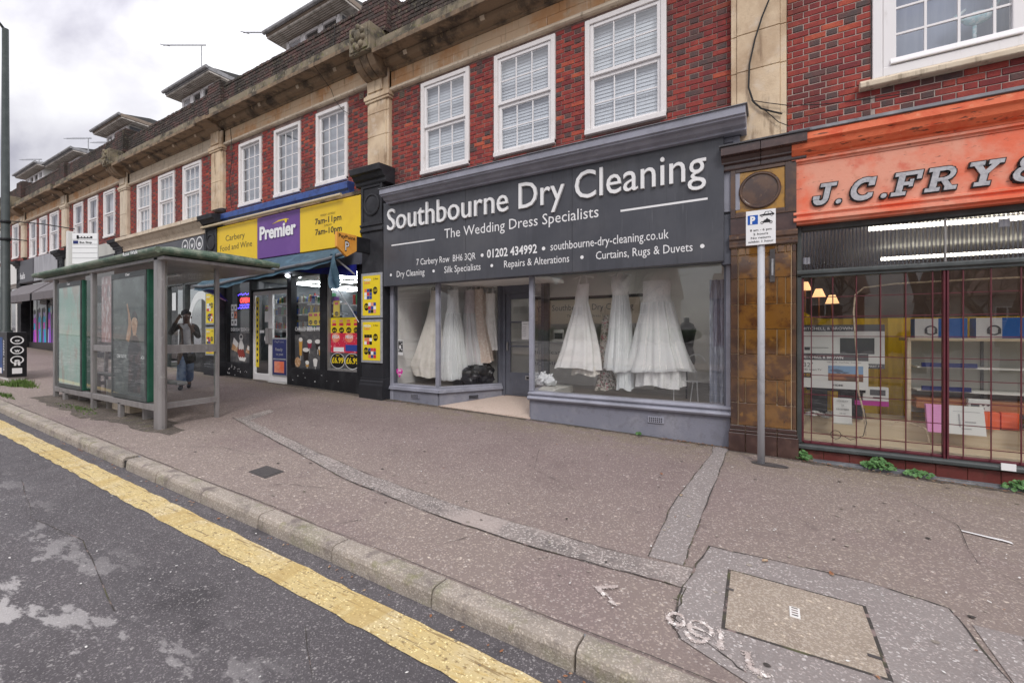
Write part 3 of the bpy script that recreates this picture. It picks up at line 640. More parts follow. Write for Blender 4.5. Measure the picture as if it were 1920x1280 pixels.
def upper(bd):
    xl, xr, dz = bd['xl'], bd['xr'], bd['dz']; HW = .305
    zb = 4.22+dz; head = 6.33+dz
    root = thing(bd['n'], bd['l'], 'shop building', ((xl+xr)/2, .3, gz((xl+xr)/2, 0)), 'terrace of brick and stone shops'); bd['root'] = root
    a, b = xl+HW-.002, xr-HW+.002; wz0, wz1 = bd['wz']; W_ = bd['w']
    wall = MB()
    px = [a]+[v for w in W_ for v in w]+[b]; rects = []
    for i in range(0, len(px), 2):
        wall.box(px[i], px[i+1], .008, .35, zb, head); rects.append((px[i]+.004, px[i+1]-.004, zb, head-.012))
    for w in W_:
        wall.box(w[0], w[1], .008, .35, zb, wz0-.012); rects.append((w[0]+.004, w[1]-.004, zb, wz0-.02))
        wall.box(w[0], w[1], .01, .35, wz1, head)
    # structural body behind
    wall.box(xl, xr, .35, 9, 3.9+dz, 7.6+dz)
    wo_ = wall.obj('wall', 'mortar2', root)
    lay_bricks(wo_, rects, 0, bd['nb'], seed=int(-xl*10))
    for q in (a+.28, b-.28):
        mbv = MB().box(q-.07, q+.07, -.004, .02, head-.17, head-.05, 0)
        for i in range(5):
            for j in range(3): mbv.box(q-.058+i*.025, q-.042+i*.025, -.006, .0, head-.155+j*.035, head-.133+j*.035, 1)
        mbv.obj('air_brick', ['stone_dark', 'black'], wo_)
    for w in W_: make_window(root, w[0]+.004, w[1]-.004, wz0, wz1, bd['st'])
    # string moulding, ashlar frieze, cornice
    MB().prism([(.2, head), (-.05, head), (-.075, head+.02), (-.075, head+.05), (-.05, head+.07), (-.05, head+.085), (.2, head+.085)], 'x', a, b).obj('string_course', 'pale_stone', root)
    fr = MB().box(a, b, .0, .3, head+.085, 6.80+dz).obj('frieze', 'mortar', root)
    z0, z1 = head+.088, 6.735+dz; rr = random.Random(int(xl*7)); fm = 'pale_stone' if bd['n'] == 'estate_agent_building' else 'frieze'
    for row in range(2):
        zz0 = z0+(z1-z0)*row/2; zz1 = z0+(z1-z0)*(row+1)/2-.004; x = a+.002
        while x < b-.01:
            L_ = min(rr.uniform(.65, .95)*(1 if row else 1), b-.002-x)
            if b-.002-x-L_ < .25: L_ = b-.002-x
            MB().brick(x, x+L_-.004, -.022+rr.uniform(-.002, .002), .02, zz0, zz1, c=.003).obj('stone_block', fm, fr); x += L_
    P = [(.2, 6.735), (-.035, 6.735), (-.06, 6.75), (-.06, 6.775), (-.09, 6.785), (-.15, 6.80), (-.20, 6.845), (-.215, 6.89), (-.19, 6.905), (-.24, 6.91), (-.45, 6.905), (-.46, 6.875), (-.50, 6.868), (-.505, 6.94), (-.47, 6.965), (-.1, 7.0), (.2, 7.0)]
    MB().prism([(p, q+dz) for p, q in P], 'x', a-.02, b+.02).obj('cornice', 'stone_dark', root, smooth=False)
    for i in range(4):   # water-worn clips in the cove
        q = a+.7+(b-a-1.4)*i/3+rr.uniform(-.2, .2)
        MB().prism([(-.09, 6.79+dz), (-.155, 6.805+dz), (-.206, 6.85+dz), (-.222, 6.892+dz), (-.2, 6.9+dz), (-.05, 6.85+dz)], 'x', q-.045, q+.045).obj('cornice_joint', 'pale_stone', root)
    x = a
    bs = MB().box(a, b, -.40, .2, 6.99+dz, 7.05+dz).obj('blocking_course', 'stone_dark', root)
    while x < b-.05:
        L_ = min(rr.uniform(.7, 1.0), b-x)
        if b-x-L_ < .3: L_ = b-x
        MB().brick(x+.003, x+L_-.003, -.43+rr.uniform(-.008, .008), -.1, 6.985+dz, 7.17+dz+rr.uniform(-.012, .006), c=.012).obj('coping_stone', 'stone_moss', bs); x += L_
    pp = MB().box(a-.1, b+.1, -.06, .25, 7.0+dz, 7.96+dz).obj('parapet', 'pmortar', root)
    rnd = random.Random(int(xl*3)); mb = MB()
    for (c0, c1, e0, e1, hd) in brick_cells(a, b, 7.17+dz, 7.90+dz):
        yy = -.075+rnd.uniform(-.006, .006); mb.brick(c0, c1, yy, yy+.05, e0, e1, 0 if rnd.random() < .45 else 1)
    x = a
    while x < b-.03:      # soldier course on top
        t_ = 7.975+dz+rnd.uniform(-.012, .008); mb.brick(x, min(x+.066, b), -.085+rnd.uniform(-.006, .006), .22, 7.90+dz, t_, rnd.choice((0, 1, 1))); x += .076
    stuff(mb.obj('brickwork', ['pbrick1', 'pbrick2'], pp))
    return root
def pilaster(root, x, dz, z0, block, hw=.305, mat='pale_stone'):
    """stone pilaster at the left party wall of a building"""
    pr = MB().box(x-hw, x+hw, -.06, .3, z0, 6.74+dz).obj('pilaster', mat, root)
    zs = [z0, z0+.95, z0+1.42, 6.20+dz] if z0 < 4.6 else [z0, z0+.75, 6.20+dz]
    for i in range(len(zs)-1):
        MB().brick(x-hw+.07, x+hw-.07, -.10, .02, zs[i]+.004, zs[i+1]-.004, c=.004).obj('stone_block', mat, pr)
        for s in (-1, 1):
            MB().brick(x+s*(hw-.035)-.033, x+s*(hw-.035)+.033, -.085, .02, zs[i]+.004, zs[i+1]-.004, c=.004).obj('stone_block', mat, pr)
    MB().box(x-hw-.03, x+hw+.03, -.125, .1, 6.20+dz, 6.25+dz).box(x-hw-.05, x+hw+.05, -.145, .1, 6.25+dz, 6.335+dz).box(x-hw-.02, x+hw+.02, -.12, .1, 6.335+dz, 6.37+dz).obj('necking', mat, pr, bev=.012)
    MB().box(x-hw, x+hw, -.10, .1, 6.37+dz, 6.80+dz).box(x-hw+.05, x+hw-.14, -.125, -.1, 6.40+dz, 6.74+dz).obj('panel_block', mat, pr, bev=.01)
    if block:
        for i in range(3):
            c = x-.19+.19*i
            MB().prism([(0, 6.62+dz), (-.16, 6.62+dz), (-.27, 6.66+dz), (-.38, 6.74+dz), (-.46, 6.86+dz), (-.47, 6.93+dz), (0, 6.93+dz)], 'x', c-.085, c+.085).obj('corbel', 'stone_dark', pr, bev=.012)
        MB().prism([(0, 6.64+dz), (-.14, 6.64+dz), (-.25, 6.69+dz), (-.35, 6.77+dz), (-.42, 6.88+dz), (0, 6.92+dz)], 'x', x-.27, x+.27).obj('corbel_core', 'stone_dark', pr)
        mb = MB().box(x-.29, x+.29, -.56, .1, 6.93+dz, 7.46+dz).box(x-.25, x+.25, -.585, -.56, 6.97+dz, 7.42+dz)
        mb.obj('carved_block', 'stone_moss', pr, bev=.02)
        mb = MB(); carve(mb, x, -.59, 7.2+dz, 1.15); mb.obj('carving', 'stone_moss', pr, smooth=True)
        pc = MB().box(x-.33, x+.33, -.20, .25, 7.46+dz, 8.22+dz).obj('pier', 'pmortar', pr)
    else:
        MB().prism([(0, 6.72+dz), (-.1, 6.72+dz), (-.25, 6.82+dz), (-.52, 6.86+dz), (-.525, 6.97+dz), (0, 7.02+dz)], 'x', x-hw, x+hw).obj('cornice_return', 'stone_dark', pr, bev=.01)
        pc = MB().box(x-hw, x+hw, -.15, .25, 7.0+dz, 8.05+dz).obj('pier', 'pmortar', pr)
    rnd = random.Random(int(x*11)); mb = MB(); zlo, zhi, yy0 = (7.46, 8.24, -.215) if block else (7.02, 8.06, -.165)
    for (c0, c1, e0, e1, hd) in brick_cells(x-.345, x+.345, zlo+dz, zhi+dz):
        yy = yy0+rnd.uniform(-.005, .005); mb.brick(c0, c1, yy, yy+.05, e0, e1, 0 if rnd.random() < .45 else 1)
    z = zlo+dz
    while z < zhi+dz:
        for s in (-1, 1):
            for k in range(2): mb.box(x+s*.345-.012, x+s*.345+.012, yy0+.05+k*.21, yy0+.25+k*.21, z, z+.065, rnd.choice((0, 1)))
        z += .075
    stuff(mb.obj('brickwork', ['pbrick1', 'pbrick2'], pr))
for i, bd in enumerate(BAYS):
    upper(bd)
    nxt = max(bd['dz'], BAYS[i+1]['dz'] if i+1 < len(BAYS) else bd['dz'])
    pilaster(bd['root'], bd['xl'], bd['dz'], (4.55 if i == 0 else 4.62+bd['dz']), i % 2 == 0, mat='stone' if i < 2 else 'pale_stone')
pilaster(BAYS[0]['root'], -.148, 0, 3.86, False, mat='stone')

# ------------------------------------------------------------------ dormers and roofs
def dormer(root, x0, x1, z, y0, n, style=0):
    """flat-roofed dormer: eaves x0..x1 at height z, front edge y0"""
    o = .42
    d = MB().box(x0+o, x1-o, y0+.40, y0+3.2, z-2.0, z-.1).obj('dormer', 'offwhite' if style == 0 else 'offwhite', root)
    MB().box(x0, x1, y0, y0+3.4, z-.035, z+.10).obj('dormer_roof', 'roofedge' if style else 'roofbrown', d, bev=.015)
    MB().prism([(y0+.05, z+.10), (y0+1.0, z+.30), (y0+3.3, z+.30), (y0+3.3, z+.10)], 'x', x0+.06, x1-.06).obj('dormer_roof_felt', 'felt', d)
    MB().box(x0+.02, x1-.02, y0+.03, y0+3.2, z-.085, z-.036).obj('soffit', 'soffit', d)
    mb = MB(); y = y0+.08
    while y < y0+.4: mb.box(x0+.05, x1-.05, y, y+.012, z-.096, z-.086); y += .06
    mb.obj('soffit_board', 'roofbrown', d)
    MB().tube([(x0-.02, y0-.05, z+.05), (x1+.02, y0-.05, z+.05)], .055, 8).obj('gutter', 'roofedge', d)
    a, b = x0+o+.03, x1-o-.03; zf0, zf1 = z-1.5, z-.16
    w = (b-a)/n
    for i in range(n):
        p, q = a+w*i, a+w*(i+1); yy = y0+.34
        f = MB().box(p, p+.11, yy, yy+.08, zf0, zf1).box(q-.11, q, yy, yy+.08, zf0, zf1).box(p+.07, q-.07, yy, yy+.08, zf1-.07, zf1).box(p+.07, q-.07, yy, yy+.08, zf0, zf0+.07)
        f.obj('dormer_window', 'upvc', d, bev=.006)
        MB().rect(p+.07, q-.07, zf0+.07, zf1-.07, yy+.03).obj('pane', 'glass', d)
        MB().rect(p+.07, q-.07, zf0+.07, zf1-.07, yy+.055).obj('room_back', 'dark' if i % 3 else 'net', d)
    mb = MB(); z_ = z-1.4
    while z_ < z-.15:
        mb.box(x1-o, x1-o+.02, y0+.42, y0+3, z_, z_+.11); z_ += .125
    mb.obj('cladding_board', 'lead' if style == 0 else 'offwhite', d)
    return d
for bd in BAYS:
    MB().box(bd['xl'], bd['xr'], .25, 9, 7.6+bd['dz'], 7.66+bd['dz']).obj('roof', 'felt', bd['root'])
dormer(BAYS[1]['root'], -12.37, -9.21, 9.93, .8, 3, 0)
dormer(BAYS[2]['root'], -18.585, -15.57, 9.98, .8, 3, 1)
dormer(BAYS[3]['root'], -25.44, -22.43, 10.20, .8, 3, 0)
dormer(BAYS[4]['root'], -32.0, -27.9, 10.03, .8, 4, 1)
dormer(BAYS[5]['root'], -37.25, -33.25, 10.42, .8, 4, 1)
dormer(BAYS[0]['root'], -5.0, -1.9, 9.65, .8, 3, 0)
# ------------------------------------------------------------------ electrical shop (right)
fry = thing('electrical_shop_building', 'brick shop building with the orange fascia and barred display window', 'shop building', (2.3, .3, gz(2.3, 0)))
FX1 = 4.6
wm_ = MB().box(.165, .975, .008, .35, 3.86, 8.2).box(.975, 2.32, .008, .35, 3.86, 4.27).box(2.32, FX1, .008, .35, 3.86, 8.2).box(.975, 2.32, .01, .35, 6.2, 8.2).box(-.15, FX1, .36, 9, 3.86, 8.4)
wall = wm_.obj('wall', 'mortar', fry)
lay_bricks(wall, [(.162, .972, 3.87, 6.2), (.978, 2.317, 3.87, 4.265), (2.323, 3.6, 3.87, 6.2)], 0, 300, key=lambda c: abs(c[0]-1.2)*.8+abs(c[2]-4.4)*.6, seed=77)
# first-floor window
w = MB().box(.985, 1.075, -.03, .1, 4.37, 6.2).box(2.215, 2.31, -.03, .1, 4.37, 6.2).box(1.075, 2.215, -.03, .1, 4.37, 4.475).obj('window', 'upvc', fry, bev=.008, loc=(1.65, 0, 4.37))
MB().box(1.08, 1.195, -.012, .07, 4.48, 6.2).box(2.095, 2.21, -.012, .07, 4.48, 6.2).box(1.195, 2.095, -.011, .07, 4.48, 4.565).obj('sash', 'upvc', w, bev=.008)
MB().prism([(-.01, 4.565), (-.05, 4.50), (-.05, 4.485), (0, 4.485)], 'x', 1.14, 2.17).obj('drip_rail', 'upvc', w, bev=.004)
MB().rect(1.195, 2.095, 4.565, 6.2, .02).obj('pane', 'glass', w)
mb = MB()
for xx in (1.442, 1.707, 1.973): mb.box(xx-.011, xx+.011, .008, .032, 4.565, 6.2)
for zz in (4.83, 5.12, 5.41, 5.7): mb.box(1.195, 2.095, .0085, .0315, zz-.011, zz+.011)
mb.obj('glazing_bar', 'upvc', w)
M['bluenet'] = nmat('grey_blue_curtain', (.26, .31, .43), [((.32, .37, .48), 4, .4, .7, .7, (5, 5, .4))], .8)
MB().box(1.15, 2.2, .30, .33, 4.4, 6.3).obj('curtain', 'bluenet', w)
orn = thing('glass_bird_ornament', 'pale blue glass ornament on the inner sill of the upstairs window', 'ornament', (1.87, .17, 4.57))
M['paleblue'] = nmat('pale_blue_glass', (.35, .60, .66), [((.75, .82, .85), 14, .45, .6, .8)], .15)
mb = MB(); mb.tube([(1.87, .17, 4.56), (1.87, .17, 4.78)], .018, 8); mb.ell((1.87, .17, 4.56), (.05, .05, .02), 12, 6); mb.ell((1.89, .17, 4.86), (.12, .06, .07), 12, 8)
mb.tube([(1.78, .17, 4.86), (1.72, .17, 4.92), (1.80, .17, 4.98)], [.02, .035, .012], 8); mb.tube([(1.98, .17, 4.87), (2.06, .17, 4.98)], [.04, .01], 8)
mb.obj('body', 'paleblue', orn, smooth=True)
MB().prism([(.12, 4.268), (-.08, 4.268), (-.10, 4.275), (-.10, 4.325), (-.06, 4.36), (.12, 4.372)], 'x', .865, 2.5).obj('sill', 'pale_stone', fry, bev=.008)
# fascia with mouldings, lead flashing
FA = .205
MB().prism([(.05, 3.95), (-.02, 3.935), (-.30, 3.865), (-.315, 3.825), (-.29, 3.82), (.05, 3.86)], 'x', FA-.03, FX1).obj('lead_flashing', 'lead', fry, bev=.006)
MB().prism([(.1, 3.858), (-.285, 3.822), (-.30, 3.80), (-.30, 3.735), (-.27, 3.71), (-.25, 3.65), (-.20, 3.60), (-.17, 3.59), (-.17, 3.565), (.1, 3.56)], 'x', FA, FX1).obj('cornice', 'orangel', fry)
MB().prism([(.1, 3.562), (-.165, 3.562), (-.165, 3.535), (-.14, 3.53), (-.14, 3.505), (.1, 3.50)], 'x', FA, FX1).obj('fascia_moulding', 'orange', fry)
MB().box(FA, FX1, -.13, .1, 2.93, 3.502).obj('fascia_board', 'orange', fry)
MB().prism([(.1, 2.935), (-.15, 2.935), (-.17, 2.925), (-.17, 2.905), (-.145, 2.895), (-.145, 2.87), (-.185, 2.855), (-.185, 2.825), (-.15, 2.815), (-.15, 2.79), (.1, 2.79)], 'x', FA+.02, FX1).obj('fascia_moulding', 'orange', fry)
# window framing
mb = MB().box(.262, .312, -.05, .08, .17, 2.79).box(.312, FX1, -.045, .08, 2.725, 2.79)
mb.obj('window_frame', 'dgreen', fry, bev=.008)
MB().prism([(.08, 2.255), (-.06, 2.255), (-.075, 2.24), (-.075, 2.205), (-.05, 2.19), (-.05, 2.165), (.08, 2.165)], 'x', .262, FX1).obj('transom', 'dgreen', fry, bev=.005)
tr = MB().rect(.312, 1.596, 2.255, 2.725, 0).rect(1.60, FX1, 2.255, 2.725, 0).obj('transom_light', 'ribglass', fry)
MB().box(1.59, 1.606, -.012, .02, 2.255, 2.725).obj('lead_came', 'alu', tr)
M['ribdark'] = glass('dark_rib_glass', tint=(.62, .62, .66), refl=.22, rough=.18)
mb = MB(); x = .325
while x < 3.2:
    mb.prism([(x, .004), (x+.010, -.006), (x+.020, .004)], 'z', 2.26, 2.72); x += .034
stuff(mb.obj('glass_rib', 'ribdark', tr))
MB().box(.33, .40, .0, .01, 2.33, 2.41).box(2.0, 2.08, .0, .01, 2.58, 2.66).obj('paper_label', 'white', tr)
MB().rect(.33, 1.575, .20, 2.165, .0).rect(1.615, FX1, .20, 2.165, .0).obj('shop_window', 'dirtyglass', fry)
mb = MB().box(.312, .335, -.03, .03, .19, 2.165).box(1.572, 1.59, -.04, .03, .16, 2.165).box(1.60, 1.618, -.04, .03, .16, 2.165).box(1.59, 1.60, -.02, .03, .16, 2.165).box(.335, 1.572, -.02, .03, .17, .20).box(1.618, FX1, -.02, .03, .17, .20)
mb.obj('mullion', 'maroon', fry, bev=.005)
MB().prism([(.08, .175), (-.07, .165), (-.085, .15), (-.085, .115), (-.04, .10), (.08, .10)], 'x', .275, FX1).obj('sill', 'dgreen', fry, bev=.006)
gr = MB()
for xx in (.41, .619, .839, 1.055, 1.271, 1.49, 1.728, 1.934, 2.147, 2.36, 2.57): gr.box(xx-.0048, xx+.0048, -.034, -.024, .19, 2.165)
gr.obj('grille_bar', 'maroon', fry)
gr = MB(); z = .30
while z < 2.15:
    gr.box(.335, 1.572, -.024, -.016, z-.004, z+.004); gr.box(1.618, FX1, -.024, -.016, z-.004, z+.004); z += .232
gr.obj('grille_rail', 'maroon', fry)
# maroon tiled stall riser, each tile its own
sr = MB().box(.27, FX1, -.02, .3, -.3, .102).obj('stall_riser', 'grout', fry)
x = .285; rr = random.Random(9)
while x < FX1:
    MB().brick(x, x+.242, -.036+rr.uniform(-.002, .002), 0, -.16, .097, c=.004).obj('tile', 'redtile', sr); x += .246
MB().prism([(-.05, -.2), (-.165, -.2), (-.165, .0), (-.15, .005), (-.15, -.02), (-.065, -.02), (-.065, .005), (-.05, .0)], 'x', .42, 1.45).obj('drain_channel', 'lead', fry)
mbx = MB()
for (x0, x1, z) in ((.42, 1.5, -.03), (1.5, 2.6, -.06), (2.6, FX1, -.1)):
    mbx.prism([(-.05, z-.12), (-.15, z-.12), (-.15, z+.02), (-.135, z+.026), (-.13, z-.01), (-.065, z-.01), (-.06, z+.03), (-.05, z+.03)], 'x', x0, x1-.01)
mbx.obj('drain_channel', 'lead', fry)
MB().box(1.985, 2.09, -.10, -.088, .125, .195).obj('door_bell_plate', 'white', fry)
# interior
M['yellowcloth'] = nmat('mustard_cloth', (.78, .52, .02), [((.62, .40, .015), 2.2, .42, .66, .8, (3, 1, .5))], .8)
M['woodp'] = nmat('pale_wood_board', (.62, .52, .38), [((.48, .36, .24), 3, .45, .7, .7, (.4, 6, 6))], .6)
M['woodr'] = nmat('red_brown_wood', (.36, .14, .05), [((.22, .08, .03), 3, .45, .7, .8, (.4, 6, 9))], .5)
M['shopwall'] = nmat('dim_shop_wall', (.16, .12, .12), [((.10, .07, .075), 1.4, .4, .66, .8)], .9)
M['greyback'] = nmat('grey_cabinet_back', (.50, .50, .46), [((.40, .40, .37), 2, .45, .7, .7)], .7)
mb = MB().box(.27, FX1, 5, 5.1, -.1, 3.0).box(.20, .27, .1, 5, -.1, 3.0).box(FX1, FX1+.1, .0, 5, -.1, 3.86)
mb.obj('shop_wall', 'shopwall', fry); MB().box(.27, FX1, .1, 5, 2.95, 3.05).obj('shop_ceiling', 'offwhite', fry)
MB().box(.27, FX1, .05, 5, .05, .12).obj('shop_floor', 'woodr', fry)
MB().box(.30, FX1-.3, .06, 1.1, .13, .215).box(.30, FX1-.3, .60, 1.15, .215, .42).obj('display_floor', 'woodp', fry)
M['tube'] = flat('fluorescent_tube', (.9, .9, .9)); M['tube'].node_tree.nodes['Principled BSDF'].inputs['Emission Color'].default_value = (1, .93, .72, 1); M['tube'].node_tree.nodes['Principled BSDF'].inputs['Emission Strength'].default_value = 7
mb = MB().tube([(1.05, .62, 2.80), (3.6, .95, 2.80)], .028, 8); mb.obj('fluorescent_tube', 'tube', fry)
MB().box(.9, 3.7, .58, 1.0, 2.86, 2.95).obj('lamp_batten', 'offwhite', fry)
MB().tube([(1.6, 3.2, 2.75), (4.4, 3.4, 2.75)], .028, 8).obj('fluorescent_tube', 'tube', fry)
mb = MB(); n = 60                                                      # mustard cloth hung as a backdrop
for i in range(n):
    u0, u1 = .335+2.9*i/n, .335+2.9*(i+1)/n; k = lambda u: 1.30+.025*math.sin(u*17)+.018*math.sin(u*41)
    t = lambda u: 1.70+.12*math.exp(-((u-.36)/.14)**2)
    mb.face([(u0, k(u0), .4), (u1, k(u1), .4), (u1, k(u1), t(u1)), (u0, k(u0), t(u0))])
tag(mb.obj('display_cloth', 'yellowcloth', smooth=True, loc=(1.2, 1.3, .42)), 'mustard yellow cloth hung behind the goods in the barred window', 'cloth')
# shelf unit
def box_thing(name, label, cat, x0, x1, y0, y1, z0, z1, m, group=None, parts=()):
    t = thing(name, label, cat, ((x0+x1)/2, (y0+y1)/2, z0), group)
    MB().box(x0, x1, y0, y1, z0, z1).obj('carton', m, t, bev=.004)
    for (pn, mbp, mats) in parts: mbp.obj(pn, mats, t)
    return t
su = thing('display_cabinet', 'open grey backed shelf unit behind the bars of the orange shop', 'shelf unit', (2.4, .95, .42))
MB().box(1.50, 3.9, 1.02, 1.06, .5, 1.42).obj('back_panel', 'greyback', su)
MB().box(1.42, 3.9, .62, 1.06, 1.405, 1.44).obj('top_board', 'woodp', su, bev=.004)
for zz in (1.08, .80): MB().box(1.52, 3.9, .70, 1.02, zz, zz+.014).obj('shelf', 'paleblue' if 0 else 'offwhite', su)
MB().box(1.50, 3.9, .64, 1.06, .60, .72).obj('plinth', 'woodr', su, bev=.005)
for xx in (1.50, 2.16, 2.62, 3.2): MB().box(xx, xx+.025, 1.0, 1.03, .7, 1.42).obj('upright', 'lead', su)
MB().box(1.415, 1.45, .62, .66, .42, 1.41).obj('post', 'woodp', su)
M['navy'] = flat('navy_strip', (.02, .03, .14), .4); M['skyblue'] = flat('blue_carton', (.012, .12, .42), .45); M['cartonw'] = flat('white_carton', (.68, .68, .67), .5)
M['pink'] = flat('pink_carton', (.70, .28, .55), .5); M['orangec'] = flat('orange_carton', (.80, .13, .05), .5); M['magenta'] = flat('magenta_carton', (.45, .03, .28), .5); M['inkgrey'] = flat('print_grey', (.09, .09, .1), .5); M['midgrey'] = flat('print_mid_grey', (.35, .35, .36), .5)
for i, (xx, zz, cl) in enumerate(((1.56, 1.094, 'navy'), (1.56, .814, 'navy'))):
    tag(MB().box(xx, xx+.48-.05*i, .68, .71, zz, zz+.05).obj('price_strip', cl, loc=(xx+.2, .7, zz)), ('dark blue strip box lying on the upper shelf of the cabinet', 'dark blue strip box lying on the lower shelf of the cabinet')[i], 'box')
for i, (xx, lab) in enumerate(((1.49, 'blue and white headphone box beside the maroon mullion on the cabinet top'), (2.02, 'blue and white headphone box farther along the cabinet top'))):
    p = MB().rect(xx+.0, xx+.21, 1.442, 1.672, .655, 0); p2 = MB().ring(xx+.145, 1.53, .042, .058, .652, 0, 20)
    p3 = MB().box(xx+.09, xx+.112, .648, .653, 1.49, 1.545).box(xx+.178, xx+.2, .648, .653, 1.49, 1.545)
    box_thing('headphone_box', lab, 'box', xx, xx+.46-.06*i, .657, .85, 1.441, 1.672, 'skyblue', 'headphone boxes on the cabinet', [('box_front', p, 'cartonw'), ('headphone_print', p2, 'inkgrey'), ('ear_cup_print', p3, 'inkgrey')])
# television cartons
def tv_box(label, x0, x1, z0, z1, y, heading, extra):
    t = thing('television_carton', label, 'carton', ((x0+x1)/2, y+.06, z0), 'flat television cartons in the barred window')
    MB().box(x0, x1, y, y+.12, z0, z1).obj('carton', 'cartonw', t, bev=.003)
    mb = MB().rect(x0, x1, z1-.085, z1, y-.002, 0)
    text(mb, heading, (x0+.01, y-.004, z1-.064), (x1-x0)*.62, .034, 1, .012)
    mb.obj('heading_band', ['inkgrey', 'white'], t)
    extra(t, x0, x1, z0, z1, y-.003)
    return t
def ex1(t, x0, x1, z0, z1, y):
    MB().rect(x0+.42, x1-.10, z0+.18, z1-.17, y).obj('screen_picture', 'inkgrey', t)
    mb = MB().rect(x0+.04, x0+.10, z0+.22, z0+.26, y, 0).rect(x0+.08, x0+.25, z0+.16, z0+.168, y, 0).rect(x0+.08, x0+.3, z0+.25, z0+.256, y, 0); mb.rect(x1-.25, x1, z0, z0+.06, y, 0); text(mb, 'HD SMART TV', (x1-.23, y-.002, z0+.018), .2, .025, 1)
    mb.obj('print', ['inkgrey', 'white'], t)
M['sunset'] = nmat('landscape_print', (.32, .13, .06), [((.08, .05, .04), 9, .48, .58, .9, (.5, 1, 1.6)), ((.5, .26, .15), 14, .6, .68, .7, (.6, 1, 2))], .5)
M['skyp'] = nmat('sky_print', (.20, .33, .52), [((.04, .06, .1), 8, .5, .6, .8, (.5, 1, 2)), ((.6, .62, .66), 6, .6, .7, .6, (.4, 1, 2))], .5)
def ex2(t, x0, x1, z0, z1, y):
    MB().rect(x0+.28, x1-.05, z0+.10, z0+.19, y).obj('screen_picture', 'sunset', t); MB().rect(x0+.28, x1-.05, z0+.1905, z0+.29, y).obj('screen_sky', 'skyp', t)
    mb = MB(); text(mb, '32"', (x0+.02, y, z0+.265), .10, .055); text(mb, 'HD Smart TV', (x0+.02, y, z0+.22), .19, .024)
    text(mb, 'HDMI', (x0+.33, y, z0+.035), .1, .022, 0, .02); text(mb, 'NETFLIX  YouTube  Freeview', (x0+.27, y, z0+.325), .34, .015); text(mb, 'HD', (x0+.03, y-.003, z0+.147), .06, .03, 1); mb.rect(x0+.02, x0+.1, z0+.13, z0+.19, y-.001, 2)
    mb.obj('print', ['inkgrey', 'posty', 'black'], t)
tv_box('large flat television carton behind the smaller one, with plain grey screen print', .335, 1.20, 1.055, 1.605, .60, 'MITCHELL & BROWN', ex1)
tv_box('thirty two inch television carton with landscape picture, in front of a larger carton', .335, 1.015, .80, 1.24, .42, 'MITCHELL & BROWN', ex2)
st = thing('carton_stand', 'dark stool under the television cartons', 'stand', (.62, .66, .42)); MB().box(.45, .62, .56, .75, .42, 1.0).box(.75, .98, .56, .75, .42, 1.0).box(.40, 1.0, .5, .8, .76, .80).obj('frame', 'black', st)
t = box_thing('soundbar_box', 'flat white box with magenta base standing beside the paper notice', 'box', .90, 1.23, .56, .64, .66, .83, 'cartonw'); MB().box(.90, 1.23, .555, .645, .60, .659).obj('base', 'magenta', t); mb = MB().rect(1.05, 1.20, .73, .80, .557).rect(1.08, 1.16, .69, .71, .557); text(mb, 'SOUND', (.92, .557, .79), .07, .014); mb.obj('print', 'inkgrey', t)
t = thing('paper_notice', 'white paper notice in a clear stand on the window floor', 'notice', (.745, .34, .40)); mb = MB().prism([(.30, .40), (.304, .40), (.335, .70), (.331, .70)], 'x', .66, .84); mb.obj('sheet', 'cartonw', t)
mb = MB()
for i, s_ in enumerate(('HOLIDAY', '24', 'DECEMBER', '10-12')): text(mb, s_, (.75, .322-.004*i-.004, .655-.05*i), None, .018, align='c')
mb.obj('lettering', 'inkgrey', t); MB().box(.655, .845, .28, .345, .385, .401).obj('stand', 'greyback', t)
for i, (x0, x1, lab, mt) in enumerate(((1.54, 1.70, 'pink leaflet box leaning beside the maroon mullion', 'pink'), (1.705, 2.02, 'white carton printed with a grey gadget, right of the mullion', 'cartonw'))):
    t = thing('leaning_box', lab, 'box', ((x0+x1)/2, .40, .36)); mb = MB().prism([(.36, .37), (.42, .37), (.50, .675), (.44, .675)], 'x', x0, x1); mb.obj('carton', mt, t, bev=.003)
    if i: 
        mb = MB(); q = lambda u, v: (x0+u, .357+(v)*.262, .37+v)
        for (u0, u1, v0, v1) in ((.10, .115, .08, .22), (.15, .24, .13, .145), (.12, .2, .06, .07), (.06, .28, .245, .25)): mb.face([q(u0, v0), q(u1, v0), q(u1, v1), q(u0, v1)])
        mb.obj('print', 'midgrey', t)
for i, (x0, x1) in enumerate(((2.03, 2.17), (2.20, 2.34))): box_thing('orange_box', ('orange cube carton, the one beside the white gadget carton', 'orange cube carton, the one farther from the white gadget carton')[i], 'box', x0, x1, .52+.06*i, .68, .43, .615, 'orangec', 'orange cartons on the window floor')
box_thing('white_box', 'small white box with round printed vents on the cabinet plinth', 'box', 1.93, 2.12, .56, .62, .62, .75, 'cartonw', parts=[('print', MB().disc(2.05, .69, .012, .012, .557).disc(2.09, .69, .012, .012, .557).disc(2.05, .65, .012, .012, .557).rect(1.95, 2.02, .66, .7, .557), 'inkgrey')])
box_thing('tall_white_carton', 'white carton at the far right edge of the barred window', 'box', 2.36, 2.60, .40, .46, .38, .66, 'cartonw')
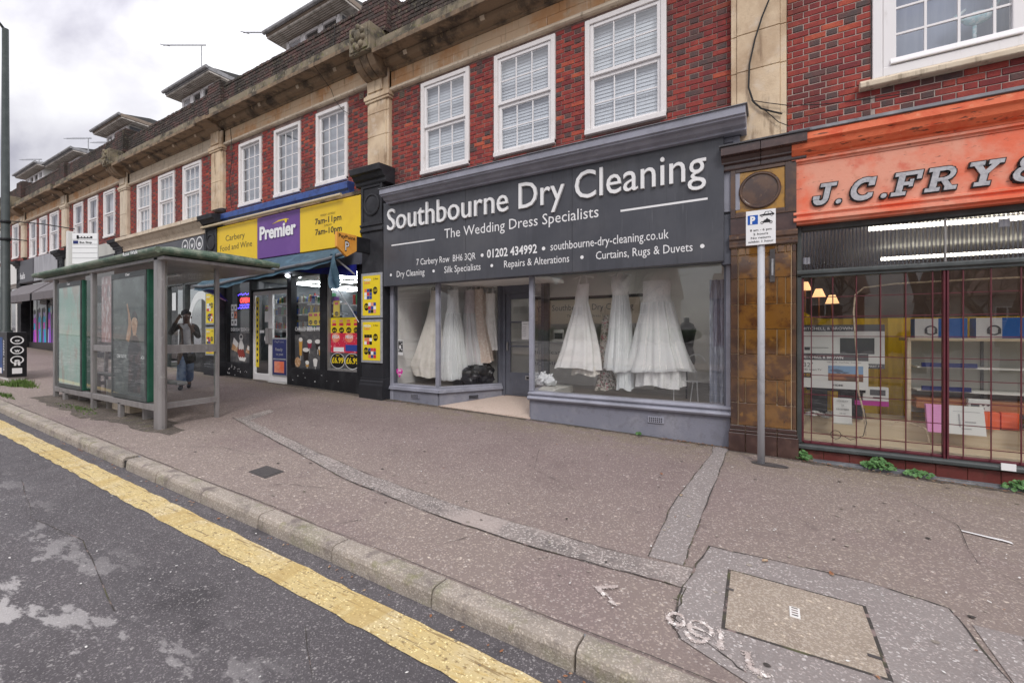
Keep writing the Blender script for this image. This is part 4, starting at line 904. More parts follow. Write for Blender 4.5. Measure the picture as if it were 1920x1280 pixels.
# three lit table lamps deep in the shop
M['shade'] = flat('lamp_shade', (.85, .6, .4)); M['shade'].node_tree.nodes['Principled BSDF'].inputs['Emission Color'].default_value = (1, .55, .25, 1); M['shade'].node_tree.nodes['Principled BSDF'].inputs['Emission Strength'].default_value = .9
for i, (xx, zz, lab) in enumerate(((.43, 2.20, 'lit cream lamp shade, highest of the three at the window corner'), (.60, 2.09, 'lit cream lamp shade, middle one of the three'), (.76, 1.99, 'lit cream lamp shade, lowest of the three beside the yellow cloth'))):
    t = thing('table_lamp', lab, 'lamp', (xx, 1.5, 1.6), 'lit lamps in the orange shop')
    MB().lathe((xx, 1.5, zz), [(.085, -.06), (.04, .06)], 16).obj('lamp_shade', 'shade', t, smooth=True); MB().tube([(xx, 1.5, 1.5), (xx, 1.5, zz-.04)], .009, 8).obj('stem', 'woodr', t)
# cables and a climbing stem behind the glass
M['rope'] = nmat('pale_conduit', (.55, .44, .32), [((.3, .22, .16), 30, .5, .62, .8)], .7)
tag(MB().tube([(.95, .14, .30), (.935, .14, .55), (.88, .14, .80), (.865, .14, 1.2), (.835, .14, 1.75), (.85, .14, 1.95), (.93, .14, 2.03), (1.2, .14, 2.06), (1.9, .14, 2.07), (2.9, .14, 2.07)], .009, 6).obj('cable', 'rope', loc=(.9, .14, .22)), 'pale conduit cable rising and running along inside the barred glass', 'cable')
tag(MB().tube([(.66+.05*math.cos(k*.4), .10, .285+.05*math.sin(k*.4)) for k in range(17)]+[(.8, .1, .24), (.92, .1, .30), (.95, .1, .45), (.93, .1, .62)], .004, 5).obj('cable', 'cable', loc=(.7, .1, .22)), 'thin black cable looped on the window floor', 'cable')
tag(MB().tube([(1.20, .25, .42), (1.24, .25, .47), (1.35, .25, .475), (1.5, .25, .42), (1.53, .25, .25)], .008, 6).obj('cable', 'rope', loc=(1.3, .25, .22)), 'short tan cable end bent over the window floor', 'cable')
M['crumpled'] = nmat('crumpled_plastic', (.55, .55, .54), [((.25, .24, .22), 16, .45, .6, .9)], .5)
t = thing('crumpled_wrap', 'crumpled white plastic wrap left on the window floor', 'plastic wrap', (.55, .5, .42)); mb = MB(); rr = random.Random(5)
for k in range(16): c = (.42+rr.random()*.28, .45+rr.random()*.2, .43+rr.random()*.05); mb.ell(c, (.03+.03*rr.random(), .03, .02), 7, 4)
mb.obj('wrap', 'crumpled', t)

# raised fascia letters J.C.FRY & SON
sg = thing('shop_name_letters', 'grey slab serif shop name letters on the orange fascia', 'shop lettering', (1.4, -.14, 2.95))
def slab_letter(polys, x, z, sc, name='letter'):
    SH = .20
    for (grow, y, mt) in ((.010, -.135, 'black'), (0, -.165, 'silver')):
        pass
    mb = MB()
    g = .011
    for p in polys:
        cx = sum(q[0] for q in p)/len(p); cz = sum(q[1] for q in p)/len(p)
        for (gr_, y0, y1, mi) in ((g, -.158, -.128, 0), (0, -.166, -.150, 1)):
            pts = []
            for q in p:
                dx = q[0]-cx; dz = q[1]-cz
                X = q[0]*sc+(gr_ if dx > 0 else -gr_); Z = q[1]*sc+(gr_ if dz > 0 else -gr_)
                pts.append((x+X+SH*Z, z+Z))
            mb.prism(pts, 'y', y0-mi*.0005*polys.index(p), y1, mi)
    return mb.obj(name, ['black', 'silver'], sg)
def rc(x0, x1, z0, z1): return [(x0, z0), (x1, z0), (x1, z1), (x0, z1)]
def arc(cx, cz, r0, r1, a0, a1, n=8, sx=1):
    out = []
    for k in range(n):
        a = R(a0+(a1-a0)*k/n); b = R(a0+(a1-a0)*(k+1)/n)
        out.append([(cx+r0*math.cos(a)*sx, cz+r0*math.sin(a)), (cx+r1*math.cos(a)*sx, cz+r1*math.sin(a)), (cx+r1*math.cos(b)*sx, cz+r1*math.sin(b)), (cx+r0*math.cos(b)*sx, cz+r0*math.sin(b))])
    return out
J = [rc(.30, .92, .84, 1.0), rc(.50, .72, .28, .85)]+arc(.42, .30, .08, .30, 180, 360, 8)+[rc(.10, .36, .28, .44)]
Cc = arc(.5, .5, .30, .52, 50, 310, 14, .95)+[rc(.62, .84, .62, .98), rc(.66, .84, .12, .30)]
Fl = [rc(.0, .5, 0, .16), rc(.14, .36, .15, .85), rc(.0, .92, .84, 1.0), rc(.76, .92, .64, .85), rc(.35, .6, .42, .57), rc(.55, .68, .34, .66)]
Rl = [rc(.0, .48, 0, .16), rc(.13, .35, .15, .85), rc(.0, .55, .84, 1.0), rc(.34, .55, .40, .55)]+arc(.55, .70, .14, .30, -90, 90, 8, 1.1)+[[(.45, .42), (.66, .42), (.86, .15), (.66, .10)], rc(.62, 1.0, 0, .16)]
Yl = [rc(.26, .74, 0, .16), rc(.39, .61, .15, .5), [(.39, .46), (.61, .46), (.36, .86), (.12, .86)], [(.39, .46), (.61, .46), (.90, .86), (.68, .86)], rc(.0, .44, .84, 1.0), rc(.56, 1.0, .84, 1.0)]
Am = arc(.42, .74, .12, .27, 0, 360, 12)+arc(.42, .28, .16, .33, 60, 400, 14, 1.15)+[[(.30, .62), (.46, .66), (.98, .10), (.82, .0)]]
D_ = arc(.12, .08, 0, .11, 0, 360, 8)
So = arc(.45, .72, .12, .30, 20, 270, 9, 1.1)+arc(.45, .28, .12, .30, -160, 90, 9, 1.1)
O_ = arc(.5, .5, .30, .52, 0, 360, 16, .95)
zb_ = 2.985; hh = .245
for (pl, x_) in ((J, .375), (D_, .625), (Cc, .745), (D_, 1.025), (Fl, 1.115), (Rl, 1.39), (Yl, 1.70), (Am, 2.02), (So, 2.42), (O_, 2.68)):
    slab_letter(pl, x_, zb_, hh)

# ------------------------------------------------------------------ glazed tile pillar between the two shops
tp = thing('tiled_pillar', 'amber and plum glazed tile pillar between the charcoal and the orange shopfronts', 'pillar', (-.10, -.15, gz(-.1, -.15)))
PX0, PX1 = -.452, .255
MB().box(PX0+.006, PX1-.006, -.138, .3, -.25, 3.62).obj('core', 'grout', tp)
cols_a = [(-.452, -.368), (-.364, -.286), (-.282, .055), (.059, .143), (.147, .203), (.207, .255)]
cols_b = [(-.452, -.368), (-.364, -.08), (-.076, .203), (.207, .255)]
zs = [.34, .625, .925, 1.235, 1.545, 1.855, 2.175, 2.475, 2.565]
for i in range(len(zs)-1):
    for (a, b) in (cols_a if i % 2 == 1 else cols_b):
        edge = a < -.44 or b > .25
        MB().brick(a+.003, b-.003, (-.150 if edge else -.156)+random.uniform(-.001, .001), -.12, zs[i]+.003, zs[i+1]-.003, c=.005).obj('tile', 'tile_m' if edge else 'tile_b', tp)
for (z0, z1, e, mt) in ((-.25, .245, .022, 'tile_d'), (.248, .285, .012, 'tile_d'), (.288, .338, .004, 'tile_d')):
    for (a, b) in ((PX0-e, -.285), (-.282, .055), (.058, PX1+e)):
        MB().brick(a+.0015, b-.0015, -.156-e, -.1, z0+.002, z1-.002, c=.005).obj('tile', mt, tp)
MB().prism([(0, 2.57), (-.16, 2.57), (-.175, 2.585), (-.175, 2.62), (-.165, 2.63), (-.165, 2.66), (-.185, 2.68), (-.185, 2.72), (-.17, 2.74), (0, 2.74)], 'x', PX0-.012, PX1+.012).obj('moulding', 'tile_m', tp)
MB().box(PX0, PX1, -.152, .05, 2.742, 2.99).obj('band', 'tile_d', tp)
fr_ = MB().box(PX0, -.395, -.165, .05, 2.95, 3.56).box(.14, PX1, -.165, .05, 2.95, 3.56).box(-.395, .14, -.165, .05, 2.95, 3.015).box(-.395, .14, -.165, .05, 3.515, 3.56).obj('panel_frame', 'tile_m', tp, bev=.006)
MB().box(-.392, .137, -.150, .05, 3.018, 3.512).obj('panel', 'tile_y', tp, bev=.004)
MB().lathe((-.128, -.15, 3.265), [(.228, 0), (.228, -.018), (.215, -.03), (.20, -.03), (.192, -.018), (.192, -.012)], 40, ax='y').obj('roundel_ring', 'tile_m', tp, smooth=False)
MB().lathe((-.128, -.15, 3.265), [(.19, -.004), (.19, -.012), (.13, -.014), (.0, -.015)], 40, ax='y').obj('roundel', 'tile_m', tp)
for (a, b) in ((PX0-.0, -.118), (-.114, PX1)):
    MB().prism([(.1, 3.56), (-.17, 3.56), (-.18, 3.575), (-.18, 3.62), (-.215, 3.635), (-.215, 3.66), (-.25, 3.70), (-.312, 3.715), (-.312, 3.82), (.1, 3.84)], 'x', a-(.10 if a < -.3 else 0), b+(.10 if b > .2 else 0)).obj('capital', 'tile_d', tp, bev=.006)
MB().prism([(.12, 3.85), (-.335, 3.826), (-.34, 3.84), (.12, 3.872)], 'x', PX0-.12, PX1+.12).obj('lead_cap', 'lead', tp)
brk = thing('rusty_sign_bracket', 'rusted bracket strip on the tiles behind the parking sign', 'bracket', (.01, -.16, 2.15)); MB().box(-.02, .035, -.175, -.157, 2.12, 2.52).obj('strip', 'iron', brk, bev=.003); MB().box(-.002, .018, -.18, -.175, 2.2, 2.4).obj('scraped_paint', 'galv', brk)
# ------------------------------------------------------------------ dry cleaner's shopfront
dry = BAYS[0]['root']
sf = MB().box(-6.60, -6.515, -.04, .1, .15, 2.46).obj('shopfront_frame', 'greyl', dry, bev=.008); MB().box(-.515, -.458, -.04, .1, .02, 2.46).obj('shopfront_frame', 'greyl', dry, bev=.008)
mb = MB()                                                     # slim mouldings beside the end posts
mb.box(-6.515, -6.49, -.02, .05, .5, 2.42).box(-.54, -.515, -.02, .05, .5, 2.42)
mb.obj('bead', 'greyp', sf)
# stall risers: right window
MB().box(-3.405, -.46, -.045, .12, -.15, .41).obj('stall_riser', 'render', dry, bev=.01)
MB().prism([(.1, .405), (-.06, .405), (-.10, .42), (-.115, .445), (-.10, .47), (-.06, .48), (-.06, .50), (-.085, .505), (-.085, .525), (-.03, .545), (.1, .55)], 'x', -3.43, -.445).obj('sill', 'greyl', dry, bev=.003)
MB().box(-3.43, -3.355, -.045, .035, .546, 2.46).obj('mullion', 'greyl', dry, bev=.008)
MB().rect(-3.355, -.54, .545, 2.43, .0).obj('shop_window', 'shopglass', dry)
# left display: front and splayed side to the door
P0_, P1_, P2_ = (-6.515, 0), (-5.37, 0), (-4.70, 1.12)
def wallseg(mb, a, b, z0, z1, t, mi=0):
    a, b = Vector(a), Vector(b); d = (b-a).normalized(); n = Vector((d.y, -d.x))*t
    pts = [a+n, b+n, b-n, a-n]
    v = [(p.x, p.y, z0) for p in pts]+[(p.x, p.y, z1) for p in pts]
    return mb.idx(v, [(0, 1, 2, 3), (4, 5, 6, 7), (0, 1, 5, 4), (1, 2, 6, 5), (2, 3, 7, 6), (3, 0, 4, 7)], mi)
mb = MB(); wallseg(mb, (-6.60, .02), (-5.37, .02), -.1, .385, .05); wallseg(mb, (-5.36, -.01), (-4.70, 1.12), -.1, .385, .045)
mb.obj('stall_riser', 'render', dry, bev=.006)
mb = MB(); wallseg(mb, (-6.60, .0), (-5.33, .0), .386, .44, .07); wallseg(mb, (-5.355, -.05), (-4.68, 1.12), .387, .441, .065); wallseg(mb, (-6.60, .02), (-5.34, .02), .44, .495, .05); wallseg(mb, (-5.36, -.02), (-4.69, 1.12), .441, .494, .045)
mb.obj('sill', 'greyl', dry, bev=.012)
MB().box(-5.425, -5.345, -.035, .045, .494, 2.46).obj('corner_post', 'greyl', dry, bev=.008)
mb = MB(); mb.rect(-6.49, -5.425, .495, 2.43, .0); mb.face([(-5.345, .02, .494), (-4.72, 1.09, .494), (-4.72, 1.09, 2.43), (-5.345, .02, 2.43)])
mb.obj('shop_window', 'shopglass', dry)
mb = MB(); wallseg(mb, (-4.73, 1.07), (-4.69, 1.14), .1, 2.46, .04); mb.box(-4.69, -4.60, 1.12, 1.22, .1, 2.46).box(-3.78, -3.70, 1.12, 1.22, .1, 2.46).box(-4.60, -3.78, 1.12, 1.22, 2.28, 2.46)
mb.obj('door_frame', 'greyp', dry, bev=.006)
# right display return glass
mb = MB(); wallseg(mb, (-3.39, .0), (-3.72, 1.14), -.1, .43, .045); mb.obj('stall_riser', 'render', dry)
mb = MB(); wallseg(mb, (-3.39, .03), (-3.71, 1.14), .43, .54, .05); mb.obj('sill', 'greyl', dry, bev=.006)
MB().face([(-3.395, .035, .54), (-3.70, 1.10, .54), (-3.70, 1.10, 2.43), (-3.395, .035, 2.43)]).obj('shop_window', 'shopglass', dry)
MB().box(-3.715, -3.63, 1.08, 1.17, .54, 2.46).obj('corner_post', 'dgreen', dry, bev=.006)
# tiled threshold
mb = MB(); A = [(-5.33, .02), (-3.42, .02)]; 
mb.face([(-5.34, -.03, .150), (-3.41, -.03, .115), (-3.68, 1.2, .245), (-4.70, 1.2, .255)])
mb.face([(-5.34, -.03, .150), (-3.41, -.03, .115), (-3.41, -.03, -.1), (-5.34, -.03, -.1)])
mb.obj('threshold', 'terrazzo', dry)
# recessed door
d = MB().box(-4.60, -4.50, 1.15, 1.20, .26, 2.28).box(-3.88, -3.78, 1.15, 1.20, .26, 2.28).box(-4.50, -3.88, 1.152, 1.2, 2.17, 2.28).box(-4.50, -3.88, 1.152, 1.2, .26, .72).box(-4.50, -3.88, 1.153, 1.2, 1.22, 1.25).box(-4.50, -3.88, 1.153, 1.2, 1.70, 1.73).obj('door', 'greyp', dry, bev=.005)
MB().rect(-4.50, -3.88, .72, 2.17, 1.175).obj('pane', 'shopglass', d)
MB().box(-4.44, -3.94, 1.14, 1.152, .30, .50).obj('kick_panel', 'greyp', d, bev=.004)
mb = MB().box(-4.15, -3.90, 1.135, 1.152, .585, .665).obj('letter_box', 'alu', d, bev=.006); MB().box(-4.12, -3.93, 1.131, 1.136, .605, .645).obj('letter_slot', 'black', d)
MB().box(-4.565, -4.535, 1.11, 1.15, 1.15, 1.32).obj('handle', 'alu', d, bev=.008)
nt_ = thing('opening_hours_notice', 'white opening hours sheet taped inside the grey recessed door', 'notice', (-4.12, 1.17, 1.4))
MB().box(-4.23, -3.98, 1.143, 1.146, 1.37, 1.72).obj('sheet', 'white', nt_)
mb = MB(); text(mb, 'OPENING HOURS', (-4.105, 1.141, 1.665), .19, .018, align='c')
for i, dd in enumerate(('Monday', 'Tuesday', 'Wednesday', 'Thursday', 'Friday', 'Saturday')): text(mb, dd, (-4.21, 1.141, 1.61-.036*i), .08, .013); text(mb, '9-5', (-4.06, 1.141, 1.61-.036*i), .04, .013)
mb.obj('lettering', 'inkgrey', nt_)
# lintel / soffit over the window line, ceiling of the recess
MB().box(-6.6, -.46, -.06, .10, 2.43, 2.50).obj('lintel', 'greyp', dry)
MB().box(-5.5, -3.4, .10, 1.3, 2.44, 2.50).obj('recess_ceiling', 'offwhite', dry)
for (x, y, m, hh_) in ((-1.40, -.05, 'greyl', .0), (-5.93, -.035, 'render', 0)):
    f = MB().box(x-.11, x+.11, y-.012, y+.02, .235, .325).obj('vent', m, dry, bev=.004)
    mb = MB()
    for i in range(7):
        for j in range(3): mb.box(x-.092+i*.027, x-.076+i*.027, y-.0135, y-.011, .25+j*.024, .265+j*.024)
    mb.obj('vent_hole', 'black', f)
vx = Vector((-5.36, -.01)).lerp(Vector((-4.70, 1.12)), .52); dv = (Vector((-4.70, 1.12))-Vector((-5.36, -.01))).normalized()
mb = MB(); wallseg(mb, vx-dv*.12+Vector((.04, -.022)), vx+dv*.12+Vector((.04, -.022)), .225, .31, .012); f = mb.obj('vent', 'greyl', dry, bev=.003)
mb = MB(); 
for k in range(3): wallseg(mb, vx-dv*.10+Vector((.048, -.027)), vx+dv*.10+Vector((.048, -.027)), .238+.024*k, .250+.024*k, .012)
mb.obj('vent_hole', 'black', f)
# cornice over the sign
MB().prism([(.02, 4.285), (-.10, 4.285), (-.47, 4.245), (-.475, 4.235), (.02, 4.235)], 'x', -6.47, -.25).obj('lead_capping', 'lead', dry)
MB().prism([(.1, 4.236), (-.455, 4.236), (-.455, 4.135), (-.43, 4.125), (-.43, 4.105), (-.37, 4.095), (-.34, 4.05), (-.28, 4.03), (-.28, 4.00), (.1, 3.99)], 'x', -6.45, -.27).obj('cornice', 'greyl', dry, bev=.004)
MB().box(-6.50, -.33, -.16, .1, 3.99, 4.03).obj('cornice_bed', 'greyp', dry)
MB().box(-6.58, -.345, -.10, .1, 2.5, 4.0).obj('fascia_board', 'greyp', dry)
fp = MB().box(-.60, -.345, -.135, -.1, 3.05, 3.99).box(-.425, -.345, -.155, -.135, 3.05, 3.99).box(-.60, -.425, -.155, -.135, 3.93, 3.99).obj('fascia_end_panel', 'greyl', dry, bev=.006)
MB().box(-.56, -.40, -.12, .1, 2.38, 3.02).obj('console_panel', 'greyp', dry, bev=.006)
# the sign
sg = thing('dry_cleaner_sign', 'long charcoal sign board with raised white dry cleaning lettering', 'shop sign', (-3.55, -.2, 2.42))
b = MB().prism([(-6.585, 2.42), (-.50, 2.42), (-.585, 2.43), (-.585, 4.02), (-6.585, 4.10)], 'y', -.205, -.10)
mb = MB()
for (p, q) in ((-6.60, -4.60), (-4.597, -2.60), (-2.597, -.525)):
    mb2 = MB().box(p, q, -.212, -.105, 2.415, 4.05); mb2.obj('sign_panel', 'signgrey', sg, bev=.006)
letters(sg, 'Southbourne Dry Cleaning', (-6.463, -.214, 3.495), 5.735, .405, 'white', bold=.0, depth=.035)
mb = MB(); Y = -.2155
text(mb, 'The Wedding Dress Specialists', (-5.06, Y, 3.195), 2.88, .165)
mb.rect(-6.376, -5.285, 3.188, 3.212, Y); mb.rect(-1.855, -.713, 3.222, 3.25, Y)
text(mb, '7 Carbery Row  BH6 3QR', (-5.725, Y, 2.765), 1.35, .115)
text(mb, '01202 434992', (-4.141, Y, 2.765), .95, .135, bold=.02)
text(mb, 'southbourne-dry-cleaning.co.uk', (-2.956, Y, 2.775), 1.76, .125)
for s_, a_, b_ in (('Dry Cleaning', -6.233, -5.528), ('Silk Specialists', -5.062, -4.272), ('Repairs & Alterations', -3.802, -2.643), ('Curtains, Rugs & Duvets', -2.22, -.894)):
    text(mb, s_, (a_, Y, 2.575), b_-a_, .115)
for xx in (-6.39, -5.311, -4.044, -2.437, -.777): mb.disc(xx, 2.628, .027, .027, Y)
for xx in (-4.239, -3.076): mb.disc(xx, 2.82, .03, .03, Y)
mb.obj('lettering', 'white', sg)
# interior
M['iwall'] = nmat('pale_grey_shop_wall', (.76, .75, .73), [((.70, .69, .67), 1.5, .45, .7, .8)], .8)
M['ifloor'] = nmat('dark_shop_floor', (.16, .15, .14), [((.11, .10, .095), 4, .45, .7, .7)], .5)
M['beige'] = nmat('beige_sign_panel', (.55, .46, .36), rough=.6)
mb = MB().box(-6.60, -6.52, .1, 1.4, -.1, 2.6).box(-6.60, -4.75, 1.38, 1.42, .4, 2.6).box(-.45, -.40, .1, 6, -.1, 3.3).box(-6.6, -.4, 5.6, 5.7, 0, 3.3).box(-6.6, -6.5, 1.4, 5.6, 0, 3.3)
mb.obj('shop_wall', 'iwall', dry)
MB().box(-6.6, -.4, .1, 5.7, 3.25, 3.3).obj('shop_ceiling', 'iwall', dry)
MB().box(-6.6, -.4, 1.21, 5.7, .18, .25).prism([(-3.34, .06), (-.46, .06), (-.46, 1.9), (-3.64, 1.9), (-3.64, 1.1)], 'z', .30, .46).obj('shop_floor', 'ifloor', dry)
MB().prism([(-6.55, .06), (-5.40, .06), (-4.80, 1.10), (-4.80, 1.38), (-6.55, 1.38)], 'z', .36, .46).obj('display_floor', 'ifloor', dry)
M['shop_fill_light'] = flat('unseen_fill_panel', (.9, .9, .9)); p_ = M['shop_fill_light'].node_tree.nodes['Principled BSDF']; p_.inputs['Emission Color'].default_value = (1, .96, .9, 1); p_.inputs['Emission Strength'].default_value = 4.5
for (x, y) in ((-3.0, 1.9), (-4.6, 2.9), (-1.6, 3.2)): MB().box(x-.6, x+.6, y-.09, y+.09, 3.18, 3.21).obj('ceiling_light_or_fill', 'shop_fill_light', dry)  # unseen glowing panels added above the sight line to brighten the shop
ct = thing('shop_counter', 'long white counter with black lettering inside the dry cleaners', 'counter', (-4.2, 3.6, .25)); MB().box(-5.9, -2.2, 3.4, 4.0, .25, 1.24).obj('front_panel', 'iwall', ct); MB().box(-5.95, -2.15, 3.36, 4.05, 1.24, 1.28).obj('counter_top', 'midgrey', ct)
mb = MB(); text(mb, 'Dry Cleaning  •  Silk Specialists', (-5.2, 3.395, .98), 2.4, .10); text(mb, 'Alterations  •  Curtains', (-5.2, 3.395, .72), 2.0, .10); mb.obj('lettering', 'inkgrey', ct)
bs_ = thing('back_wall_sign', 'beige name panel on the back wall of the dry cleaners', 'sign', (-4.2, 4.9, 1.8)); MB().box(-6.0, -2.9, 4.9, 4.95, 1.75, 2.42).obj('panel', 'beige', bs_); MB().box(-6.1, -2.8, 4.89, 4.96, 2.42, 2.5).obj('frame', 'black', bs_)
mb = MB(); text(mb, 'Southbourne Dry Cleaning', (-5.35, 4.895, 2.12), 2.3, .16); text(mb, 'The Wedding Dress Specialists', (-4.9, 4.895, 1.93), 1.5, .07); mb.obj('lettering', 'inkgrey', bs_)
tl = thing('card_terminal', 'small till screen standing on the white shop counter', 'till', (-4.55, 3.6, 1.28)); MB().box(-4.7, -4.4, 3.55, 3.7, 1.28, 1.32).box(-4.68, -4.42, 3.58, 3.62, 1.32, 1.58).obj('screen', 'white', tl); MB().box(-4.66, -4.44, 3.575, 3.58, 1.35, 1.5).obj('display', 'inkgrey', tl)

# ------------------------------------------------------------------ dresses
M['satin'] = nmat('white_satin', (.84, .83, .80), [((.66, .64, .6), 5, .45, .7, .6)], .42, sheen=.2)
M['ivory'] = nmat('ivory_satin', (.80, .76, .68), [((.6, .56, .48), 6, .45, .7, .6)], .5, sheen=.2)
M['tulle'] = nmat('white_tulle', (.80, .83, .82), [((.60, .64, .64), 30, .5, .66, .7, (1, 1, .25))], .7, sheen=.3)
M['lace'] = nmat('white_lace', (.82, .82, .79), [((.60, .62, .60), 40, .52, .64, .6), ((.8, .8, .78), 14, .5, .6, .6)], .7, [(40, .4)], sheen=.3)
M['champagne'] = nmat('champagne_lace', (.58, .46, .38), [((.72, .66, .58), 28, .5, .6, .8)], .7, [(40, .3)])
M['lilacgrey'] = nmat('lilac_grey_tulle', (.50, .45, .46), [((.62, .58, .58), 22, .48, .62, .7, (1, 1, .3))], .7)
M['floral'] = nmat('floral_print', (.55, .50, .44), [((.10, .10, .07), 24, .50, .56, .9), ((.35, .06, .10), 20, .57, .62, .9), ((.7, .55, .5), 30, .6, .64, .8), ((.22, .25, .2), 34, .55, .6, .7)], .7)
_m = M['veil'] = nmat('sheer_tulle', (.86, .88, .87), rough=.8); _t = _m.node_tree; _p = _t.nodes['Principled BSDF']; _p.inputs['Alpha'].default_value = .55
import mathutils.noise as mnoise
def dress(name, label, cx, cy, rings, m, n=120, pleat=7, amp=.15, seed=1, straps=True, under=None, group=None, veil=False):
    """rings: (z, rx, ry, x offset) from hem up to the bodice top"""
    t = thing(name, label, 'dress', (cx, cy, rings[0][0]), group)
    r = random.Random(seed); ph = [r.uniform(0, 6.28) for _ in range(6)]; am = [r.uniform(.4, 1) for _ in range(6)]
    hemw = [r.uniform(0, 6.28) for _ in range(3)]
    mb = MB(); v = []; K = len(rings); fine = []
    for i in range(K-1):
        for s in range(4): 
            u = s/4; fine.append(tuple(rings[i][k]+(rings[i+1][k]-rings[i][k])*u for k in range(4)))
    fine.append(rings[-1]); K = len(fine); zt = rings[-1][0]; zb_ = rings[0][0]
    for k, (z, rx, ry, dx) in enumerate(fine):
        u = 1-k/(K-1)                       # 1 at hem
        a_ = amp*u**1.3
        for j in range(n):
            th = 2*math.pi*j/n
            f = 1+a_*(am[0]*math.sin(pleat*th+ph[0])+.6*am[1]*math.sin((pleat*2+1)*th+ph[1])+.35*am[2]*math.sin((pleat+4)*th+ph[2]+u*1.5)+.28*am[3]*math.sin((pleat*3+2)*th+ph[3]))
            hz = .022*u**5*math.sin(2*th+hemw[0])+.008*u**6*math.sin(pleat*th+hemw[1])
            f += .05*u*mnoise.noise(Vector((math.cos(th)*2.2, math.sin(th)*2.2, z*3+seed*5)))*2
            v.append((cx+dx+rx*f*math.cos(th), cy+ry*f*math.sin(th), z+hz))
    f = [(k*n+j, k*n+(j+1) % n, (k+1)*n+(j+1) % n, (k+1)*n+j) for k in range(K-1) for j in range(n)]
    mb.idx(v, f); mb.obj('gown', m, t, smooth=True)
    if veil:
        v2 = []
        K2 = int(len(fine)*.72)
        for k in range(K2):
            for j in range(n):
                x_, y_, z_ = v[k*n+j]; th = 2*math.pi*j/n; e_ = 1.05+.05*math.sin(11*th+k*.1)+.03*math.sin(23*th)
                v2.append((cx+(x_-cx)*e_, cy+(y_-cy)*e_, z_-.03*(1-k/K2)))
        MB().idx(v2, [(k*n+j, k*n+(j+1) % n, (k+1)*n+(j+1) % n, (k+1)*n+j) for k in range(K2-1) for j in range(n)]).obj('tulle_overskirt', 'veil', t, smooth=True)
    top = rings[-1]
    if straps:
        s = MB()
        for sg_ in (-1, 1):
            s.tube([(cx+top[3]+sg_*top[1]*.75, cy-top[2]*.7, top[0]-.01), (cx+top[3]+sg_*.05, cy, min(top[0]+.16, 2.46)), (cx+top[3]+sg_*top[1]*.7, cy+top[2]*.6, top[0]-.01)], .011, 6)
        s.tube([(cx+top[3]-.18, cy, min(top[0]+.10, 2.42)), (cx+top[3], cy, min(top[0]+.17, 2.47)), (cx+top[3]+.18, cy, min(top[0]+.10, 2.42))], .007, 6)
        s.obj('strap', m, t, smooth=True)
    if under:
        mz, uz, ur, um = under; mb = MB(); v = []
        for k in range(7):
            u = k/6; z = mz+(uz-mz)*u
            for j in range(n):
                th = 2*math.pi*j/n; f_ = 1+.12*u*math.sin(9*th+k*.3)+.08*math.sin(17*th)
                v.append((cx+ur[1]+ur[0]*f_*math.cos(th), cy+ur[0]*.6*f_*math.sin(th), z+.022*u*math.sin(3*th+1)))
        mb.idx(v, [(k*n+j, k*n+(j+1) % n, (k+1)*n+(j+1) % n, (k+1)*n+j) for k in range(6) for j in range(n)]); mb.obj('underskirt', um, t, smooth=True)
    return t
G = 'wedding dresses hanging in the dry cleaners windows'
dress('wedding_dress', 'plain white satin gown with flared skirt, beside the white bags in the large window', -2.80, .62, [(.90, .40, .24, -.04), (1.25, .32, .20, 0), (1.70, .20, .14, .02), (2.02, .115, .09, .03), (2.10, .115, .09, .03), (2.32, .10, .075, .06)], 'satin', seed=3, pleat=6, under=(.95, .80, (.22, .10), 'ivory'), group=G)
dress('wedding_dress', 'slim white tulle gown with a lace bodice, between the flared gown and floral dress', -2.10, .58, [(.93, .215, .17, -.02), (1.3, .19, .15, -.01), (1.8, .15, .12, 0), (2.12, .115, .085, .0), (2.2, .13, .09, .0), (2.40, .12, .08, 0)], 'tulle', seed=8, pleat=8, amp=.08, under=(1.0, .60, (.12, .08), 'tulle'), veil=True, group=G)
MB().lathe((-2.10, .58, 0), [(.118, 2.10), (.135, 2.18), (.14, 2.3), (.125, 2.40), (.0, 2.41)], 20).obj('lace_bodice', 'lace', [o for o in bpy.data.objects if o.name == 'wedding_dress.001'][0], smooth=True)
dress('wedding_dress', 'widest white lace gown with strapless bodice, nearest to the velvet curtain', -1.50, .60, [(.95, .475, .27, 0), (1.3, .37, .22, -.01), (1.75, .27, .17, -.02), (2.05, .205, .13, -.03), (2.30, .215, .12, -.03)], 'lace', seed=5, pleat=7, amp=.10, straps=False, under=(1.05, .68, (.33, .02), 'lace'), veil=True, group=G)
dress('floral_dress', 'narrow floral printed dress with flared hem behind the white gowns', -2.40, .80, [(.56, .22, .15, .02), (.72, .15, .12, .0), (.95, .095, .09, -.02), (1.4, .085, .08, -.02), (1.72, .075, .07, 0), (1.80, .03, .03, .02)], 'floral', seed=2, pleat=7, amp=.12, straps=False, group=G)
dress('wedding_dress', 'ivory satin gown with sweeping train hanging left of the corner post', -5.98, .55, [(.62, .36, .22, -.10), (.85, .42, .24, -.12), (1.3, .30, .18, -.04), (1.8, .17, .12, .02), (2.12, .12, .09, .06), (2.36, .11, .08, .08)], 'ivory', seed=11, pleat=6, amp=.09, under=(.85, .60, (.2, .1), 'satin'), group=G)
dress('wedding_dress', 'white tulle gown just behind the corner post of the splayed window', -5.55, .66, [(.60, .30, .20, 0), (.95, .29, .2, 0), (1.5, .22, .16, 0), (2.02, .13, .10, 0), (2.36, .12, .09, 0)], 'tulle', seed=13, pleat=9, amp=.08, veil=True, group=G)
dress('wedding_dress', 'lilac grey tulle gown right of the corner post', -5.30, .88, [(.88, .27, .18, .05), (1.4, .19, .14, .02), (1.9, .12, .1, 0), (2.36, .11, .08, 0)], 'lilacgrey', seed=17, pleat=8, amp=.09, veil=True, group=G)
